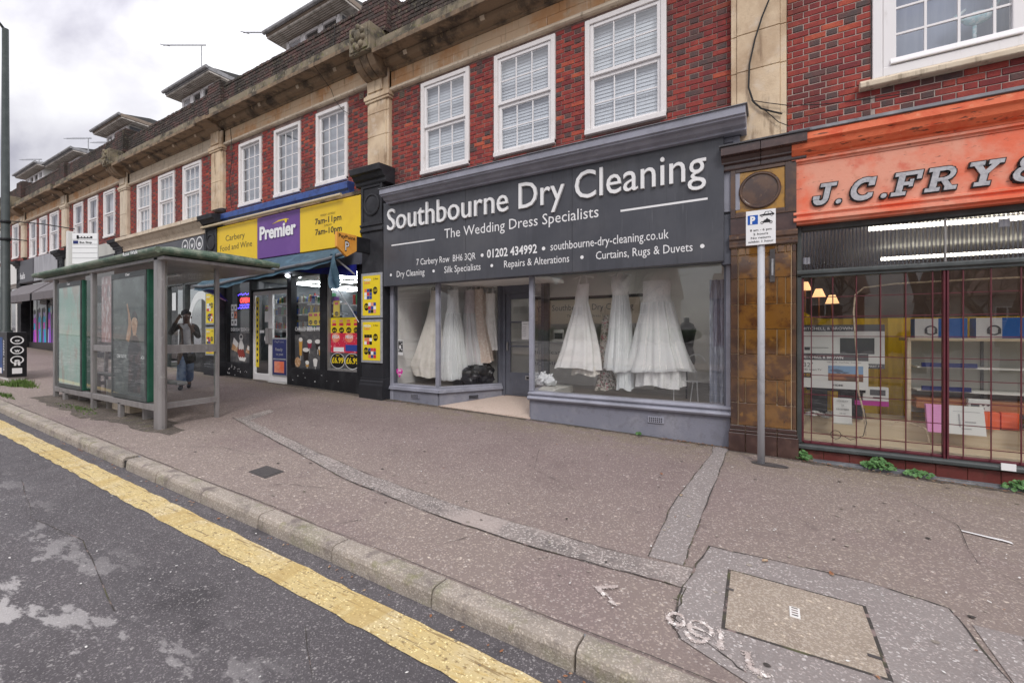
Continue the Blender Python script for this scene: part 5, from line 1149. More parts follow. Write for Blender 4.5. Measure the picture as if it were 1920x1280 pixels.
dress('wedding_dress', 'champagne gown with beaded top, right part of the cluster in the splayed window', -5.14, .98, [(.92, .22, .16, .12), (1.4, .17, .12, .06), (1.9, .11, .09, 0), (2.38, .10, .08, 0)], 'champagne', seed=19, pleat=6, amp=.09, group=G)
dress('wedding_dress', 'short champagne lace gown near the recessed door', -5.10, 1.14, [(1.05, .19, .10, .02), (1.5, .15, .09, .01), (1.95, .10, .08, 0), (2.02, .11, .08, 0), (2.32, .12, .07, 0)], 'champagne', seed=23, pleat=7, amp=.09, group=G)
dress('wedding_dress', 'short white pleated gown with dark sash near the recessed door', -4.93, 1.10, [(1.17, .18, .09, .0), (1.5, .15, .09, 0), (1.92, .10, .07, 0), (2.0, .105, .07, 0), (2.30, .12, .07, 0)], 'satin', seed=29, pleat=9, amp=.10, group=G)
# white bags, mannequin, black bags, curtain, stand
M['bag'] = nmat('white_plastic_bag', (.74, .76, .77), [((.62, .64, .66), 9, .45, .65, .7)], .35, [(14, .6), (5, .6)])
M['bbag'] = nmat('black_bin_bag', (.014, .014, .016), [], .28, [(12, .8), (5, .7)])
def bag(name, label, c, r, m, seed):
    rr = random.Random(seed); t = thing(name, label, 'bag', (c[0], c[1], c[2]-r[2])); n, k_ = 36, 22; v = []
    ph = [rr.uniform(0, 6) for _ in range(6)]
    for i in range(k_+1):
        a = math.pi*i/k_
        for j in range(n):
            th = 2*math.pi*j/n; f = 1+.09*math.sin(5*th+ph[0]+i)+.07*math.sin(3*th+ph[1]-i*.7)+.05*math.sin(9*th+ph[2]+i*2)
            zz = math.cos(a); neck = 1
            v.append((c[0]+r[0]*math.sin(a)*math.cos(th)*f*neck, c[1]+r[1]*math.sin(a)*math.sin(th)*f*neck, c[2]+r[2]*max(zz, -.85)*(1+.06*math.sin(4*th+ph[3]))))
    o3 = Vector((seed*7.1, seed*3.3, 0)); c_ = Vector(c); v2 = []
    for p in v:
        p = Vector(p); d = p-c_; f = 1+.42*mnoise.noise(d*9+o3)+.22*mnoise.noise(d*22+o3); q = c_+d*f; q.z = max(q.z, c[2]-r[2]*.86); v2.append(tuple(q))
    MB().idx(v2, [(i*n+j, i*n+(j+1) % n, (i+1)*n+(j+1) % n, (i+1)*n+j) for i in range(k_) for j in range(n)]).obj('sack', m, t, smooth=True)
    if m == 'bag':
        mb = MB()
        for s in (-1, 1): mb.tube([(c[0]+s*.005, c[1], c[2]+r[2]*.75), (c[0]+s*r[0]*.25, c[1]-.01, c[2]+r[2]*1.15), (c[0]+s*r[0]*.45, c[1], c[2]+r[2]*1.25+s*.012)], [.018, .024, .008], 7)
        mb.obj('tied_handle', m, t, smooth=True)
MB().prism([(-3.33, .10), (-3.02, .10), (-3.02, .85), (-3.53, .85)], 'z', .462, .575).obj('platform', 'greyback', dry, bev=.005)
bag('carrier_bag', 'knotted white plastic bag beside the flared gown in the window corner', (-3.30, .50, .66), (.105, .10, .10), 'bag', 3)
bag('carrier_bag', 'knotted white plastic bag against the side glass near the door', (-3.50, .62, .67), (.115, .11, .11), 'bag', 4)
bag('bin_bag', 'black bulging bag on the floor below the champagne gowns', (-5.22, .72, .64), (.20, .15, .21), 'bbag', 5)
bag('bin_bag', 'black bulging bag on the window floor nearest the recessed door', (-4.97, .98, .68), (.17, .13, .24), 'bbag', 6)
mn = thing('dress_form', 'black tailor\'s dummy behind the widest lace gown', 'dress form', (-1.16, 1.0, .46))
MB().lathe((-1.16, 1.0, 0), [(.12, 1.0), (.135, 1.08), (.10, 1.28), (.12, 1.42), (.145, 1.55), (.10, 1.64), (.045, 1.67), (.04, 1.74), (0, 1.745)], 20).obj('torso', 'black', mn, smooth=True); MB().tube([(-1.16, 1.0, .46), (-1.16, 1.0, 1.0)], .015, 8).obj('stem', 'black', mn)
M['velvet'] = nmat('blue_grey_velvet', (.20, .225, .29), [((.50, .53, .60), 7, .48, .66, .8, (3, 3, .5)), ((.05, .06, .09), 12, .5, .66, .7, (4, 4, .4))], .6, sheen=.6)
mb = MB(); n = 40
for i in range(n):
    u0, u1 = -.73+.21*i/n, -.73+.21*(i+1)/n; k = lambda u: .16+.028*math.sin(u*80)+.01*math.sin(u*170)
    mb.face([(u0, k(u0), .50), (u1, k(u1), .50), (u1, k(u1), 2.22), (u0, k(u0), 2.22)])
tag(mb.obj('velvet_curtain', 'velvet', smooth=True, loc=(-.67, .16, .5)), 'blue grey velvet curtain length at the right end of the big window', 'curtain')
st = thing('display_stand', 'slim white metal stand with arched top behind the lace gown hem', 'stand', (-1.0, .8, .46))
mb = MB()
for (p, q) in (((-1.06, .7, .46), (-1.01, .8, .95)), ((-.95, .7, .46), (-.99, .8, .95)), ((-1.28, .6, .47), (-1.28, .6, .78)), ((-1.32, .6, .78), (-.9, .6, .78))): mb.tube([p, q], .008, 6)
mb.tube([(-1.0+.13*math.cos(a*.314), .85, 1.05+.12*math.sin(a*.314)) for a in range(11)], .008, 6)
mb.obj('frame', 'cartonw', st)
# stickers on the glass
po = thing('gig_poster', 'small black and white poster stuck inside the leftmost window', 'poster', (-6.35, .01, 1.1))
mb = MB().box(-6.43, -6.29, .012, .016, 1.06, 1.36, 0).rect(-6.42, -6.30, 1.12, 1.34, .011, 1); mb.ell((-6.37, .011, 1.22), (.03, .001, .04), 10, 6, 0); mb.disc(-6.325, 1.28, .014, .014, .0105, 0).disc(-6.33, 1.17, .016, .02, .0105, 0).disc(-6.40, 1.16, .012, .02, .0105, 0); text(mb, 'Southbourne', (-6.36, .0105, 1.315), .11, .014, 0, align='c'); mb.obj('sheet', ['white', 'black'], po)
M['hotpink'] = flat('hot_pink_vinyl', (.62, .02, .32), .4)
hs = thing('heart_sticker', 'hot pink heart sticker low on the leftmost window', 'sticker', (-6.37, -.005, .7))
pts = []
for k in range(40):
    a = 2*math.pi*k/40; pts.append((-6.37+.085*math.sin(a)**3, .715+.0065*(13*math.cos(a)-5*math.cos(2*a)-2*math.cos(3*a)-math.cos(4*a))))
mb = MB().prism(pts, 'y', -.006, -.003, 0); text(mb, 'Just', (-6.37, -.0075, .735), .10, .05, 1, .02, align='c', shear=.2); text(mb, 'Love', (-6.365, -.0075, .665), .09, .045, 1, .02, align='c', shear=.2); mb.obj('vinyl', ['hotpink', 'white'], hs)
# ------------------------------------------------------------------ black shop pilasters (party walls)
def shop_pilaster(name, label, x, zb, zt, mat, w=.30, posters=False):
    t = thing(name, label, 'pilaster', (x, -.2, gz(x, -.2)), 'painted shop pilasters')
    MB().box(x-w, x+w, -.2, .2, zb-.3, zt-.75).obj('shaft', mat, t, bev=.01)
    MB().prism([(.1, zb-.3), (-.25, zb-.3), (-.25, zb+.26), (-.235, zb+.30), (-.235, zb+.33), (-.215, zb+.36), (-.215, zb+.40), (.1, zb+.41)], 'x', x-w-.03, x+w+.03).obj('plinth', mat, t, bev=.004)
    z1 = zt-.33; z0 = z1-.78
    MB().prism([(.1, z0-.16), (-.215, z0-.16), (-.235, z0-.14), (-.235, z0-.10), (-.215, z0-.08), (-.215, z0-.05), (-.24, z0-.03), (-.24, z0), (.1, z0)], 'x', x-w-.02, x+w+.02).obj('moulding', mat, t)
    MB().box(x-w, x+w, -.205, .1, z0, z1).box(x-w, x-w+.06, -.225, -.2, z0, z1).box(x+w-.06, x+w, -.225, -.2, z0, z1).box(x-w+.06, x+w-.06, -.225, -.2, z0, z0+.05).box(x-w+.06, x+w-.06, -.225, -.2, z1-.05, z1).obj('console_panel', mat, t, bev=.006)
    MB().lathe((x, -.205, (z0+z1)/2), [(.225, 0), (.225, -.02), (.205, -.03), (.185, -.03), (.175, -.012), (.12, -.02), (0, -.026)], 32, ax='y').obj('roundel', mat, t)
    MB().prism([(.1, z1), (-.23, z1), (-.25, z1+.03), (-.25, z1+.08), (-.30, z1+.11), (-.34, z1+.18), (-.40, z1+.20), (-.42, z1+.31), (.1, z1+.34)], 'x', x-w-.13, x+w+.13).obj('capital', mat, t, bev=.006)
    return t
shop_pilaster('shop_pilaster', 'black pilaster with roundel between the yellow sign and the charcoal sign', -6.93, .19, 4.80, 'charcoal')
shop_pilaster('shop_pilaster', 'black pilaster with roundel at the left end of the yellow sign', -13.22, .30, 4.70, 'charcoal')
shop_pilaster('shop_pilaster', 'dark capped pilaster seen above the bus shelter roof left of the cream cornice', -19.43, .45, 4.72, 'charcoal')
shop_pilaster('shop_pilaster', 'dark pilaster beside the grey awning', -25.40, .6, 4.9, 'blackp')
shop_pilaster('shop_pilaster', 'dark capped pilaster at the far end of the grey awning, behind the lamp post', -31.3, .75, 4.95, 'blackp')

# ------------------------------------------------------------------ convenience store front
prem = BAYS[1]['root']
SY = .1
mb = MB()
for (a, b) in ((-12.93, -12.85), (-11.74, -11.64), (-10.10, -9.94), (-8.86, -8.64), (-7.62, -7.22)): mb.box(a, b, SY-.10, SY+.06, .1, 2.95)
mb.box(-12.85, -11.74, SY-.1, SY+.06, .1, .70).box(-9.94, -8.86, SY-.1, SY+.06, .1, .66).box(-8.64, -7.62, SY-.1, SY+.06, .1, .66)
mb.box(-12.93, -7.22, SY-.08, SY+.06, 2.86, 3.32).box(-11.64, -10.10, SY-.08, SY+.06, 2.58, 2.62)
mb.obj('shopfront_frame', 'blackp', prem, bev=.008)
mb = MB().box(-8.64, -8.61, SY-.07, SY+.02, .66, 2.86).box(-7.65, -7.62, SY-.07, SY+.02, .66, 2.86).box(-8.61, -7.65, SY-.075, SY+.02, .66, .70); mb.obj('window_trim', 'alu', prem)
for (a, b, z) in ((-12.85, -11.74, .70), (-9.94, -8.86, .66), (-8.61, -7.65, .70), (-11.64, -10.10, 2.62)): MB().rect(a, b, z, 2.86, SY).obj('shop_window', 'shopglass', prem)
for k, (a, b) in enumerate(((-11.64, -10.86), (-10.86, -10.10))):
    dmb = MB().box(a+.004, a+.085, SY-.06, SY, .30, 2.56).box(b-.085, b-.004, SY-.06, SY, .30, 2.56).box(a+.085, b-.085, SY-.059, SY, 2.47, 2.56).box(a+.085, b-.085, SY-.059, SY, .30, .46)
    d = dmb.obj('door', 'upvc', prem, bev=.006); MB().rect(a+.085, b-.085, .46, 2.47, SY-.03).obj('pane', 'shopglass', d)
    MB().box((b-.16) if k == 0 else a+.02, (b-.02) if k == 0 else a+.10, SY-.10, SY-.06, 1.22, 1.62).obj('handle', 'alu', d, bev=.012)
    if k == 0:
        mb = MB().box(a+.10, a+.235, SY-.036, SY-.033, .62, 2.42, 0)
        for j in range(11): zz = 2.28-.15*j; mb.disc(a+.167, zz, .035, .045, SY-.038, 1, 12) if j % 3 else mb.rect(a+.14, a+.195, zz-.03, zz+.04, SY-.038, 1)
        mb.obj('sticker_strip', ['posty', 'black'], d)
        MB().box(b-.28, b-.12, SY-.036, SY-.033, 1.78, 2.05).obj('paper_sticker', 'white', d); mb = MB().disc(b-.22, 1.36, .085, .085, SY-.034, 0); text(mb, '10', (b-.22, SY-.036, 1.325), None, .06, 1, .02, align='c'); mb.obj('round_sticker', ['white', 'black'], d)
        MB().rect(a+.27, a+.47, 1.50, 1.57, SY-.034).obj('white_sticker', 'white', d)
    else:
        pb = thing('door_poster', 'navy framed poster in the lower half of the right store door', 'poster', ((a+b)/2, SY-.07, .5))
        mb = MB().box(a+.10, b-.03, SY-.075, SY-.05, .44, 1.38, 0).rect(a+.13, b-.06, .47, 1.34, SY-.0765, 1); text(mb, 'PayPoint', ((a+b)/2+.03, SY-.078, 1.26), .38, .045, 0, align='c'); text(mb, 'Ready', ((a+b)/2+.02, SY-.078, 1.06), .3, .07, 0, .02, align='c'); text(mb, 'to post', ((a+b)/2+.04, SY-.078, .95), .3, .06, 0, .02, align='c'); mb.rect(a+.15, b-.08, .84, .87, SY-.078, 0).rect(a+.2, b-.15, .52, .80, SY-.078, 2)
        mb.obj('sheet', ['galv', 'navy', 'orange'], pb)
MB().box(-11.64, -10.10, SY-.15, SY+.3, .1, .285).obj('threshold', 'offwhite', prem)
M['scuff'] = flat('chipped_white_paint', (.6, .6, .6), .7)
mb = MB(); rr = random.Random(8)
for k in range(26):
    x = rr.uniform(-12.8, -11.8) if k < 18 else rr.uniform(-9.9, -7.7); z = rr.uniform(.34, .62); mb.disc(x, z, rr.uniform(.008, .03), rr.uniform(.008, .06) if k < 4 else rr.uniform(.006, .02), SY-.102, 0, 7)
mb.obj('chipped_paint', 'scuff', prem)
# window vinyls (flat print on the glass)
M['vgrey'] = nmat('dark_print_background', (.07, .07, .075), [((.16, .155, .15), 4, .45, .65, .8)], .6)
M['loaf'] = nmat('print_bread', (.50, .28, .14), [((.75, .6, .42), 18, .5, .6, .8)], .6); M['eggred'] = flat('print_red_brown', (.30, .05, .035), .5); M['milk'] = flat('print_milk', (.75, .73, .7), .5)
M['beer'] = flat('print_amber', (.60, .32, .06), .5); M['stout'] = flat('print_stout', (.02, .012, .01), .5); M['rose'] = flat('print_wine', (.30, .02, .06), .5)
v = MB().rect(-12.84, -11.75, .71, 1.50, SY-.004, 0); Y = SY-.006
text(v, 'EVERYDAY ESSENTIALS', (-12.80, Y, 1.55), 1.0, .085, 1, .012)
v.face([(-12.78, Y, 1.05), (-12.50, Y, .98), (-12.42, Y, 1.22), (-12.66, Y, 1.36)], 2).face([(-12.72, Y-.001, 1.22), (-12.50, Y-.001, 1.10), (-12.42, Y-.001, 1.22), (-12.66, Y-.001, 1.38)], 4)
v.prism([(-12.40, 1.0), (-12.18, 1.0), (-12.16, 1.15), (-12.24, 1.28), (-12.24, 1.36), (-12.36, 1.36), (-12.36, 1.28), (-12.42, 1.15)], 'y', Y-.001, Y, 4).ring(-12.30, 1.38, .07, .09, Y-.001, 4)
for k in range(6): v.disc(-12.42+.1*(k % 3)+.05*(k//3), 1.0-.09*(k//3), .06, .07, Y-.002-.0005*k, 3)
v.face([(-12.46, Y-.001, .90), (-12.05, Y-.001, .84), (-12.12, Y-.001, .74), (-12.38, Y-.001, .76)], 4).face([(-12.08, Y, .98), (-11.80, Y, .92), (-11.80, Y, 1.10), (-11.98, Y, 1.18)], 2).face([(-12.02, Y-.001, 1.06), (-11.84, Y-.001, 1.02), (-11.86, Y-.001, 1.12), (-11.98, Y-.001, 1.17)], 4)
v.obj('window_print', ['vgrey', 'white', 'loaf', 'eggred', 'milk'], prem)
v = MB()
for i in range(3):
    for j in range(2):
        v.rect(-12.80+.16*j, -12.67+.16*j, 2.10-.2*i, 2.28-.2*i, SY-.004, 1 if (i, j) == (1, 1) else 0); v.disc(-12.735+.16*j, 2.19-.2*i, .03, .045, SY-.006, 2, 10)
v.obj('window_sticker', ['white', 'orange', 'inkgrey'], prem)
v = MB().rect(-9.93, -8.87, .67, 1.46, SY-.004, 0); text(v, 'CHILLED', (-9.92, Y, 1.55), .42, .09, 1, .012); text(v, 'BEER & WINE', (-9.46, Y, 1.55), .60, .09, 1, .03)
for (x, z0, z1, r_, mi) in ((-9.70, .96, 1.34, .07, 2), (-9.36, 1.14, 1.30, .09, 3), (-9.06, 1.12, 1.30, .10, 4), (-9.50, .84, 1.10, .12, 4), (-8.95, .98, 1.15, .09, 2), (-9.15, .72, .86, .08, 5), (-9.45, .70, .80, .07, 2)):
    v.prism([(x-r_*.6, z0), (x+r_*.6, z0), (x+r_, z1), (x-r_, z1)], 'y', Y-.001, Y, mi).disc(x, z1, r_*1.02, .05, Y-.0015, 5).rect(x-.008, x+.008, z0-.12, z0, Y-.001, 5)
v.disc(-9.82, .80, .11, .12, Y, 6).obj('window_print', ['vgrey', 'white', 'beer', 'rose', 'stout', 'milk', 'loaf'], prem)
# offers sheet in the right window, and small yellow sheets
M['redprint'] = nmat('red_offer_print', (.62, .02, .06), [((.85, .6, .6), 26, .60, .63, .8)], .5); M['blueprint'] = flat('blue_offer_print', (.03, .06, .3), .5)
def offer(t, name, x0, x1, z0, z1, y, kind, seed):
    rr = random.Random(seed); v = MB().box(x0, x1, y-.002, y, z0, z1, 0); Y = y-.004; w, h = x1-x0, z1-z0
    text(v, 'MEGA', (x0+.06*w, Y, z1-.13*h), .42*w, .055*h, 2, .03, shear=.15); text(v, 'DEAL', (x0+.1*w, Y, z1-.20*h), .34*w, .045*h, 4, .03, shear=.15)
    text(v, '2 for', (x0+.62*w, Y, z1-.11*h), .28*w, .04*h, 1, .02)
    for (cx, cz, price) in kind:
        v.disc(x0+cx*w, z0+cz*h, .13*w, .095*h, Y, 1); text(v, price, (x0+cx*w, Y-.001, z0+(cz-.025)*h), .2*w, .06*h, 0, .02, align='c')
    for (cx, cz) in ((.32, .52), (.55, .17 if len(kind) > 1 else .3)):
        for k in range(9):
            a, b = x0+(cx-.22+.15*(k % 3))*w, z0+(cz-.11+.09*(k//3))*h; v.rect(a, a+.14*w, b, b+.082*h, Y-.0005, rr.choice((1, 2, 3, 4, 5)))
    return v.obj(name, ['posty', 'black', 'white', 'redprint', 'orange', 'blueprint'], t)
for i, (z0, z1, lab, kd) in enumerate(((1.80, 2.70, 'upper framed yellow offer poster on the black pilaster beside the store', [(.72, .62, '£3.50'), (.22, .22, '£2.50')]), (.90, 1.77, 'lower framed yellow offer poster on the black pilaster beside the store', [(.74, .60, '£3.50'), (.2, .24, '£3.0')]))):
    t = thing('offer_poster', lab, 'poster', (-6.92, -.21, z0), 'framed offer posters on the store pilasters')
    MB().box(-7.22, -6.62, -.228, -.205, z0, z1).obj('frame', 'galv', t, bev=.006); offer(t, 'sheet', -7.17, -6.67, z0+.05, z1-.05, -.2285, kd, i+3)
for i, (z0, z1, lab) in enumerate(((1.72, 2.62, 'upper framed offer poster on the far black pilaster, seen through the shelter'), (.88, 1.66, 'lower framed offer poster on the far black pilaster, seen through the shelter'))):
    t = thing('offer_poster', lab, 'poster', (-13.2, -.21, z0), 'framed offer posters on the store pilasters')
    MB().box(-13.50, -12.95, -.228, -.205, z0, z1).obj('frame', 'galv', t, bev=.006); offer(t, 'sheet', -13.45, -13.0, z0+.05, z1-.05, -.2285, [(.7, .6, '£5'), (.3, .2, '£6')], i+13)
t = thing('price_offer_sheet', 'large red and yellow price offer sheet filling the right store window', 'poster', (-8.13, .08, .71))
v = MB().rect(-8.60, -7.66, .71, 1.84, SY-.003, 5); Y = SY-.005
v.rect(-8.60, -7.66, 1.50, 1.84, Y, 0).rect(-8.60, -7.66, 1.06, 1.50, Y, 3)
for k, s_ in enumerate(('£5', '£6.99', '£12', '£15')): cx = -8.47+.24*k; v.disc(cx, 1.56, .085, .065, Y-.001, 1); text(v, s_, (cx, Y-.002, 1.535), .11, .045, 0, .02, align='c'); v.rect(cx-.08, cx+.06, 1.66, 1.72, Y-.001, 3).rect(cx-.07, cx+.04, 1.74, 1.79, Y-.001, 4)
for cx in (-8.42, -7.98): v.disc(cx, 1.40, .14, .11, Y-.001, 4); text(v, 'MEGA', (cx, Y-.002, 1.38), .24, .07, 2, .03, align='c', shear=.15)
v.rect(-8.1, -7.66, 1.1, 1.24, Y-.001, 6).rect(-8.5, -8.15, 1.08, 1.18, Y-.001, 2)
for cx in (-8.36, -7.88): v.disc(cx, .88, .24, .17, Y-.001, 1, 30).ring(cx, .88, .165, .175, Y-.0015, 2, 30, 1.38); text(v, '£6.99', (cx, Y-.002, .83), .40, .12, 0, .03, align='c'); text(v, 'ONLY', (cx, Y-.002, .985), .12, .03, 0, .02, align='c')
v.obj('sheet', ['posty', 'black', 'white', 'redprint', 'orange', 'vgrey', 'blueprint'], t)
for i, (x0, x1, z0, z1, lab) in enumerate(((-9.42, -8.88, 1.68, 1.98, 'yellow price sheet above the beer print in the middle store window'), (-8.52, -8.30, 1.86, 2.22, 'narrow yellow price sheet above the red offer sheet'), (-11.18, -11.05, 2.02, 2.2, 'small yellow card hanging behind the left store door'))):
    t = thing('price_card', lab, 'poster', ((x0+x1)/2, SY, z0)); v = MB().rect(x0, x1, z0, z1, SY+.004, 0); n = 3 if i == 0 else 1
    for k in range(n): cx = x0+(x1-x0)*(k+.5)/n; v.disc(cx, z0+.07, .065, .05, SY+.002, 1); text(v, '£2.99', (cx, SY+.001, z0+.05), .08, .035, 0, .02, align='c'); v.rect(cx-.06, cx+.06, z1-.09, z1-.03, SY+.002, 2)
    v.obj('sheet', ['posty', 'black', 'redprint'], t)
M['neonred'] = flat('neon_red', (.8, .02, .02)); M['neonblue'] = flat('neon_blue', (.05, .03, .8))
for k_, c_, s_ in (('neonred', (1, .03, .03), 4), ('neonblue', (.10, .06, 1), 4)):
    p_ = M[k_].node_tree.nodes['Principled BSDF']; p_.inputs['Emission Color'].default_value = col4(c_); p_.inputs['Emission Strength'].default_value = s_
t = thing('open_neon_sign', 'lit red and blue OPEN sign in the dark store window', 'neon sign', (-12.2, .13, 2.2))
MB().box(-12.6, -11.85, .15, .17, 2.12, 2.60).obj('backing', 'black', t); v = MB(); text(v, 'OPEN', (-12.22, .145, 2.32), .46, .12, 0, .03, align='c')
for k in range(10): v.disc(-12.53+.069*k, 2.53+.014*(k % 3), .024, .016, .145, 1, 8).disc(-12.53+.069*k, 2.17+.018*(k % 2), .026, .016, .145, 1, 8)
text(v, 'WELCOME', (-12.22, .145, 2.23), .52, .04, 1, .01, align='c'); v.obj('neon_lettering', ['neonred', 'neonblue'], t)
# interior
M['storewall'] = nmat('dim_store_wall', (.12, .13, .14), [((.07, .075, .08), 2, .4, .7, .7)], .8)
MB().box(-13.0, -12.9, .16, 6, .2, 3.3).box(-7.2, -7.1, .16, 6, .2, 3.3).box(-13, -7.1, 6, 6.1, .2, 3.3).obj('shop_wall', 'storewall', prem)
MB().box(-12.9, -7.2, .16, 6, 3.0, 3.1).obj('shop_ceiling', 'greyback', prem); MB().box(-12.9, -7.2, .16, 6, .2, .29).obj('shop_floor', 'ifloor', prem)
M['led'] = flat('led_panel', (.9, .9, .9)); p_ = M['led'].node_tree.nodes['Principled BSDF']; p_.inputs['Emission Color'].default_value = (.9, .96, 1, 1); p_.inputs['Emission Strength'].default_value = 13
for (x, y) in ((-11.9, 2.1), (-10.2, 1.9), (-9.2, .95), (-8.5, 1.9), (-12.3, 3.6)):
    MB().box(x-.5, x+.5, y-.45, y-.38, 2.96, 2.99).box(x-.5, x+.5, y+.38, y+.45, 2.96, 2.99).box(x-.5, x-.43, y-.38, y+.38, 2.96, 2.99).box(x+.43, x+.5, y-.38, y+.38, 2.96, 2.99).obj('ceiling_light_or_fill', 'led', prem)
pk = []
for i, c_ in enumerate(((.5, .05, .04), (.04, .12, .4), (.6, .45, .05), (.55, .55, .5), (.05, .25, .1), (.12, .04, .2), (.3, .18, .1))): M['pack%d' % i] = flat('packet_%d' % i, c_, .4); pk.append('pack%d' % i)
for si, (x0, x1, y, zs_, lab) in enumerate(((-12.7, -10.0, 1.15, (.75, 1.2, 1.62, 2.02, 2.35), 'white shelving of bottles and packets behind the store doors'), (-8.75, -7.3, .75, (.75, 1.2, 1.86, 2.18), 'white shelving of bottles behind the right store window'), (-9.9, -8.85, .40, (1.62, 1.98, 2.22), 'low shelf of household packets in the middle store window'))):
    t = thing('shop_shelving', lab, 'shelving', ((x0+x1)/2, y, .29)); MB().box(x0, x1, y+.35, y+.40, .29, 2.45).obj('back_panel', 'storewall', t) if si < 2 else None
    mb = MB(); rr = random.Random(si+40)
    for z in zs_:
        MB().box(x0, x1, y, y+.36, z-.03, z).obj('shelf', 'white', t)
        x = x0+.05
        while x < x1-.1:
            w = rr.uniform(.055, .12); h = rr.uniform(.14, .24)
            if rr.random() < .5: mb.lathe((x+w/2, y+.09, z), [(w*.42, 0), (w*.42, h*.6), (w*.16, h*.8), (w*.16, h)], 8, rr.randrange(7))
            else: mb.box(x, x+w*.9, y+.04, y+.2, z, z+h, rr.randrange(7))
            x += w+.012
    stuff(mb.obj('shelf_goods', pk, t))
# store sign
sg = thing('convenience_store_sign', 'yellow and purple illuminated sign board of the food and wine store', 'shop sign', (-10.14, -.2, 3.3))
for (a, b, m) in ((-13.02, -11.022, 'yellow'), (-11.018, -9.298, 'purple'), (-9.294, -7.27, 'yellow')): MB().box(a, b, -.20, .02, 3.33, 4.34).obj('sign_panel', m, sg, bev=.012)
mb = MB(); Y = -.203
text(mb, 'Carbery', (-12.03, Y, 3.93), .92, .15, 0, align='c'); text(mb, 'Food and Wine', (-12.0, Y, 3.68), 1.53, .15, 0, align='c')
text(mb, '7am-11pm', (-8.30, Y, 3.90), .88, .125, 1, .02, align='c'); text(mb, '7am-10pm', (-8.29, Y, 3.665), .89, .125, 1, .02, align='c'); text(mb, 'MONDAY - SATURDAY', (-8.3, Y, 4.055), .5, .045, 0, align='c'); text(mb, 'SUNDAY', (-8.3, Y, 3.82), .25, .045, 0, align='c')
mb.obj('lettering', ['brown_t', 'black'], sg)
mb = MB(); text(mb, 'Premier', (-10.88, -.208, 3.79), 1.46, .30, 0, .035, depth=.01, res=3); mb.obj('lettering', 'white', sg)
pts = [(-10.38, 4.115), (-10.1, 4.15), (-9.8, 4.155), (-9.72, 4.15), (-9.72, 4.165), (-9.85, 4.185), (-10.1, 4.18)]
mb = MB().prism(pts, 'y', -.206, -.2); mb.disc(-9.815, 4.135, .045, .05, -.2085, 0); mb.obj('swoosh', 'posty', sg)
MB().prism([(.05, 4.73), (-.16, 4.71), (-.18, 4.69), (-.18, 4.56), (-.14, 4.54), (-.12, 4.47), (.05, 4.46)], 'x', -13.30, -7.70).obj('cornice', 'bluep', prem)
MB().box(-13.0, -7.35, -.12, .1, 4.40, 4.47).obj('cornice_bed', 'stone_dark', prem)
tag(MB().tube([(-13.55, -.30, 4.39), (-7.75, -.30, 4.39)], .032, 10).obj('cream_pipe', 'cream', loc=(-10.6, -.3, 4.39)), 'cream lighting trunking running along the top of the yellow sign', 'pipe')
MB().box(-13.0, -7.22, -.10, .08, 2.94, 3.33).obj('awning_box', 'greyp', prem)
# sagging blue awning
aw = thing('blue_awning', 'torn faded blue awning sagging over the convenience store front', 'awning', (-10, -.6, 2.9))
def awn_pt(u, v):       # u along, v out
    xr = -13.0+5.35*u
    top = Vector((-12.95+5.45*u, -.22, 3.30))
    bot = Vector((-12.05+4.55*u, -1.15+.72*u**1.6, 2.63+.52*u**1.9))
    p = top.lerp(bot, v); p.z += .05*math.sin(u*9+v*3)*v*.6-.10*math.sin(math.pi*v)*(1-u*.5)
    p.z += .012*math.sin(u*60)*v
    return p
def surf(fn, nu, nv, m, name, parent):
    v = [tuple(fn(i/nu, j/nv)) for j in range(nv+1) for i in range(nu+1)]
    return MB().idx(v, [(j*(nu+1)+i, j*(nu+1)+i+1, (j+1)*(nu+1)+i+1, (j+1)*(nu+1)+i) for j in range(nv) for i in range(nu)]).obj(name, m, parent, smooth=True)
surf(awn_pt, 60, 10, 'awn', 'canvas', aw)
surf(lambda u, v: awn_pt(u, 1)+Vector((0, .03*math.sin(v*3), -.10*v-.015*v*math.sin(u*25))), 60, 3, 'awn', 'valance', aw)
MB().tube([awn_pt(i/12, 1)+Vector((0, .02, 0)) for i in range(13)], .035, 8).obj('front_bar', 'lead', aw)
hang = lambda u, v: Vector((-7.80+.22*u, -.52+.06*math.sin(u*6), 3.12-.72*v))+Vector((-.10*math.sin(v*3.0)*(1-u)+.06*v, .05*math.sin(v*5+u*4), 0))
surf(hang, 10, 14, 'awn', 'hanging_cloth', aw)
surf(lambda u, v: Vector((-9.6+2.15*u, -.16-.02*math.sin(u*12), 2.95-.26*v*u-.02)), 20, 4, 'awnb', 'inner_valance', aw)
surf(lambda u, v: Vector((-12.0-.15*u+.5*v, -1.05+.5*u, 2.58-.30*v*(.4+u*.6))), 8, 6, 'awnb', 'torn_end', aw)
MB().tube([(-12.0, -1.1, 2.62), (-12.4, -.25, 2.35)], .02, 6).tube([(-7.75, -.45, 3.05), (-7.5, -.12, 2.7)], .02, 6).obj('arm', 'galv', aw)
MB().tube([(-7.62, -.50, 2.42), (-7.45, -.3, 2.0), (-7.30, -.22, 1.72)], .010, 5).obj('pull_cord', 'galv', aw)
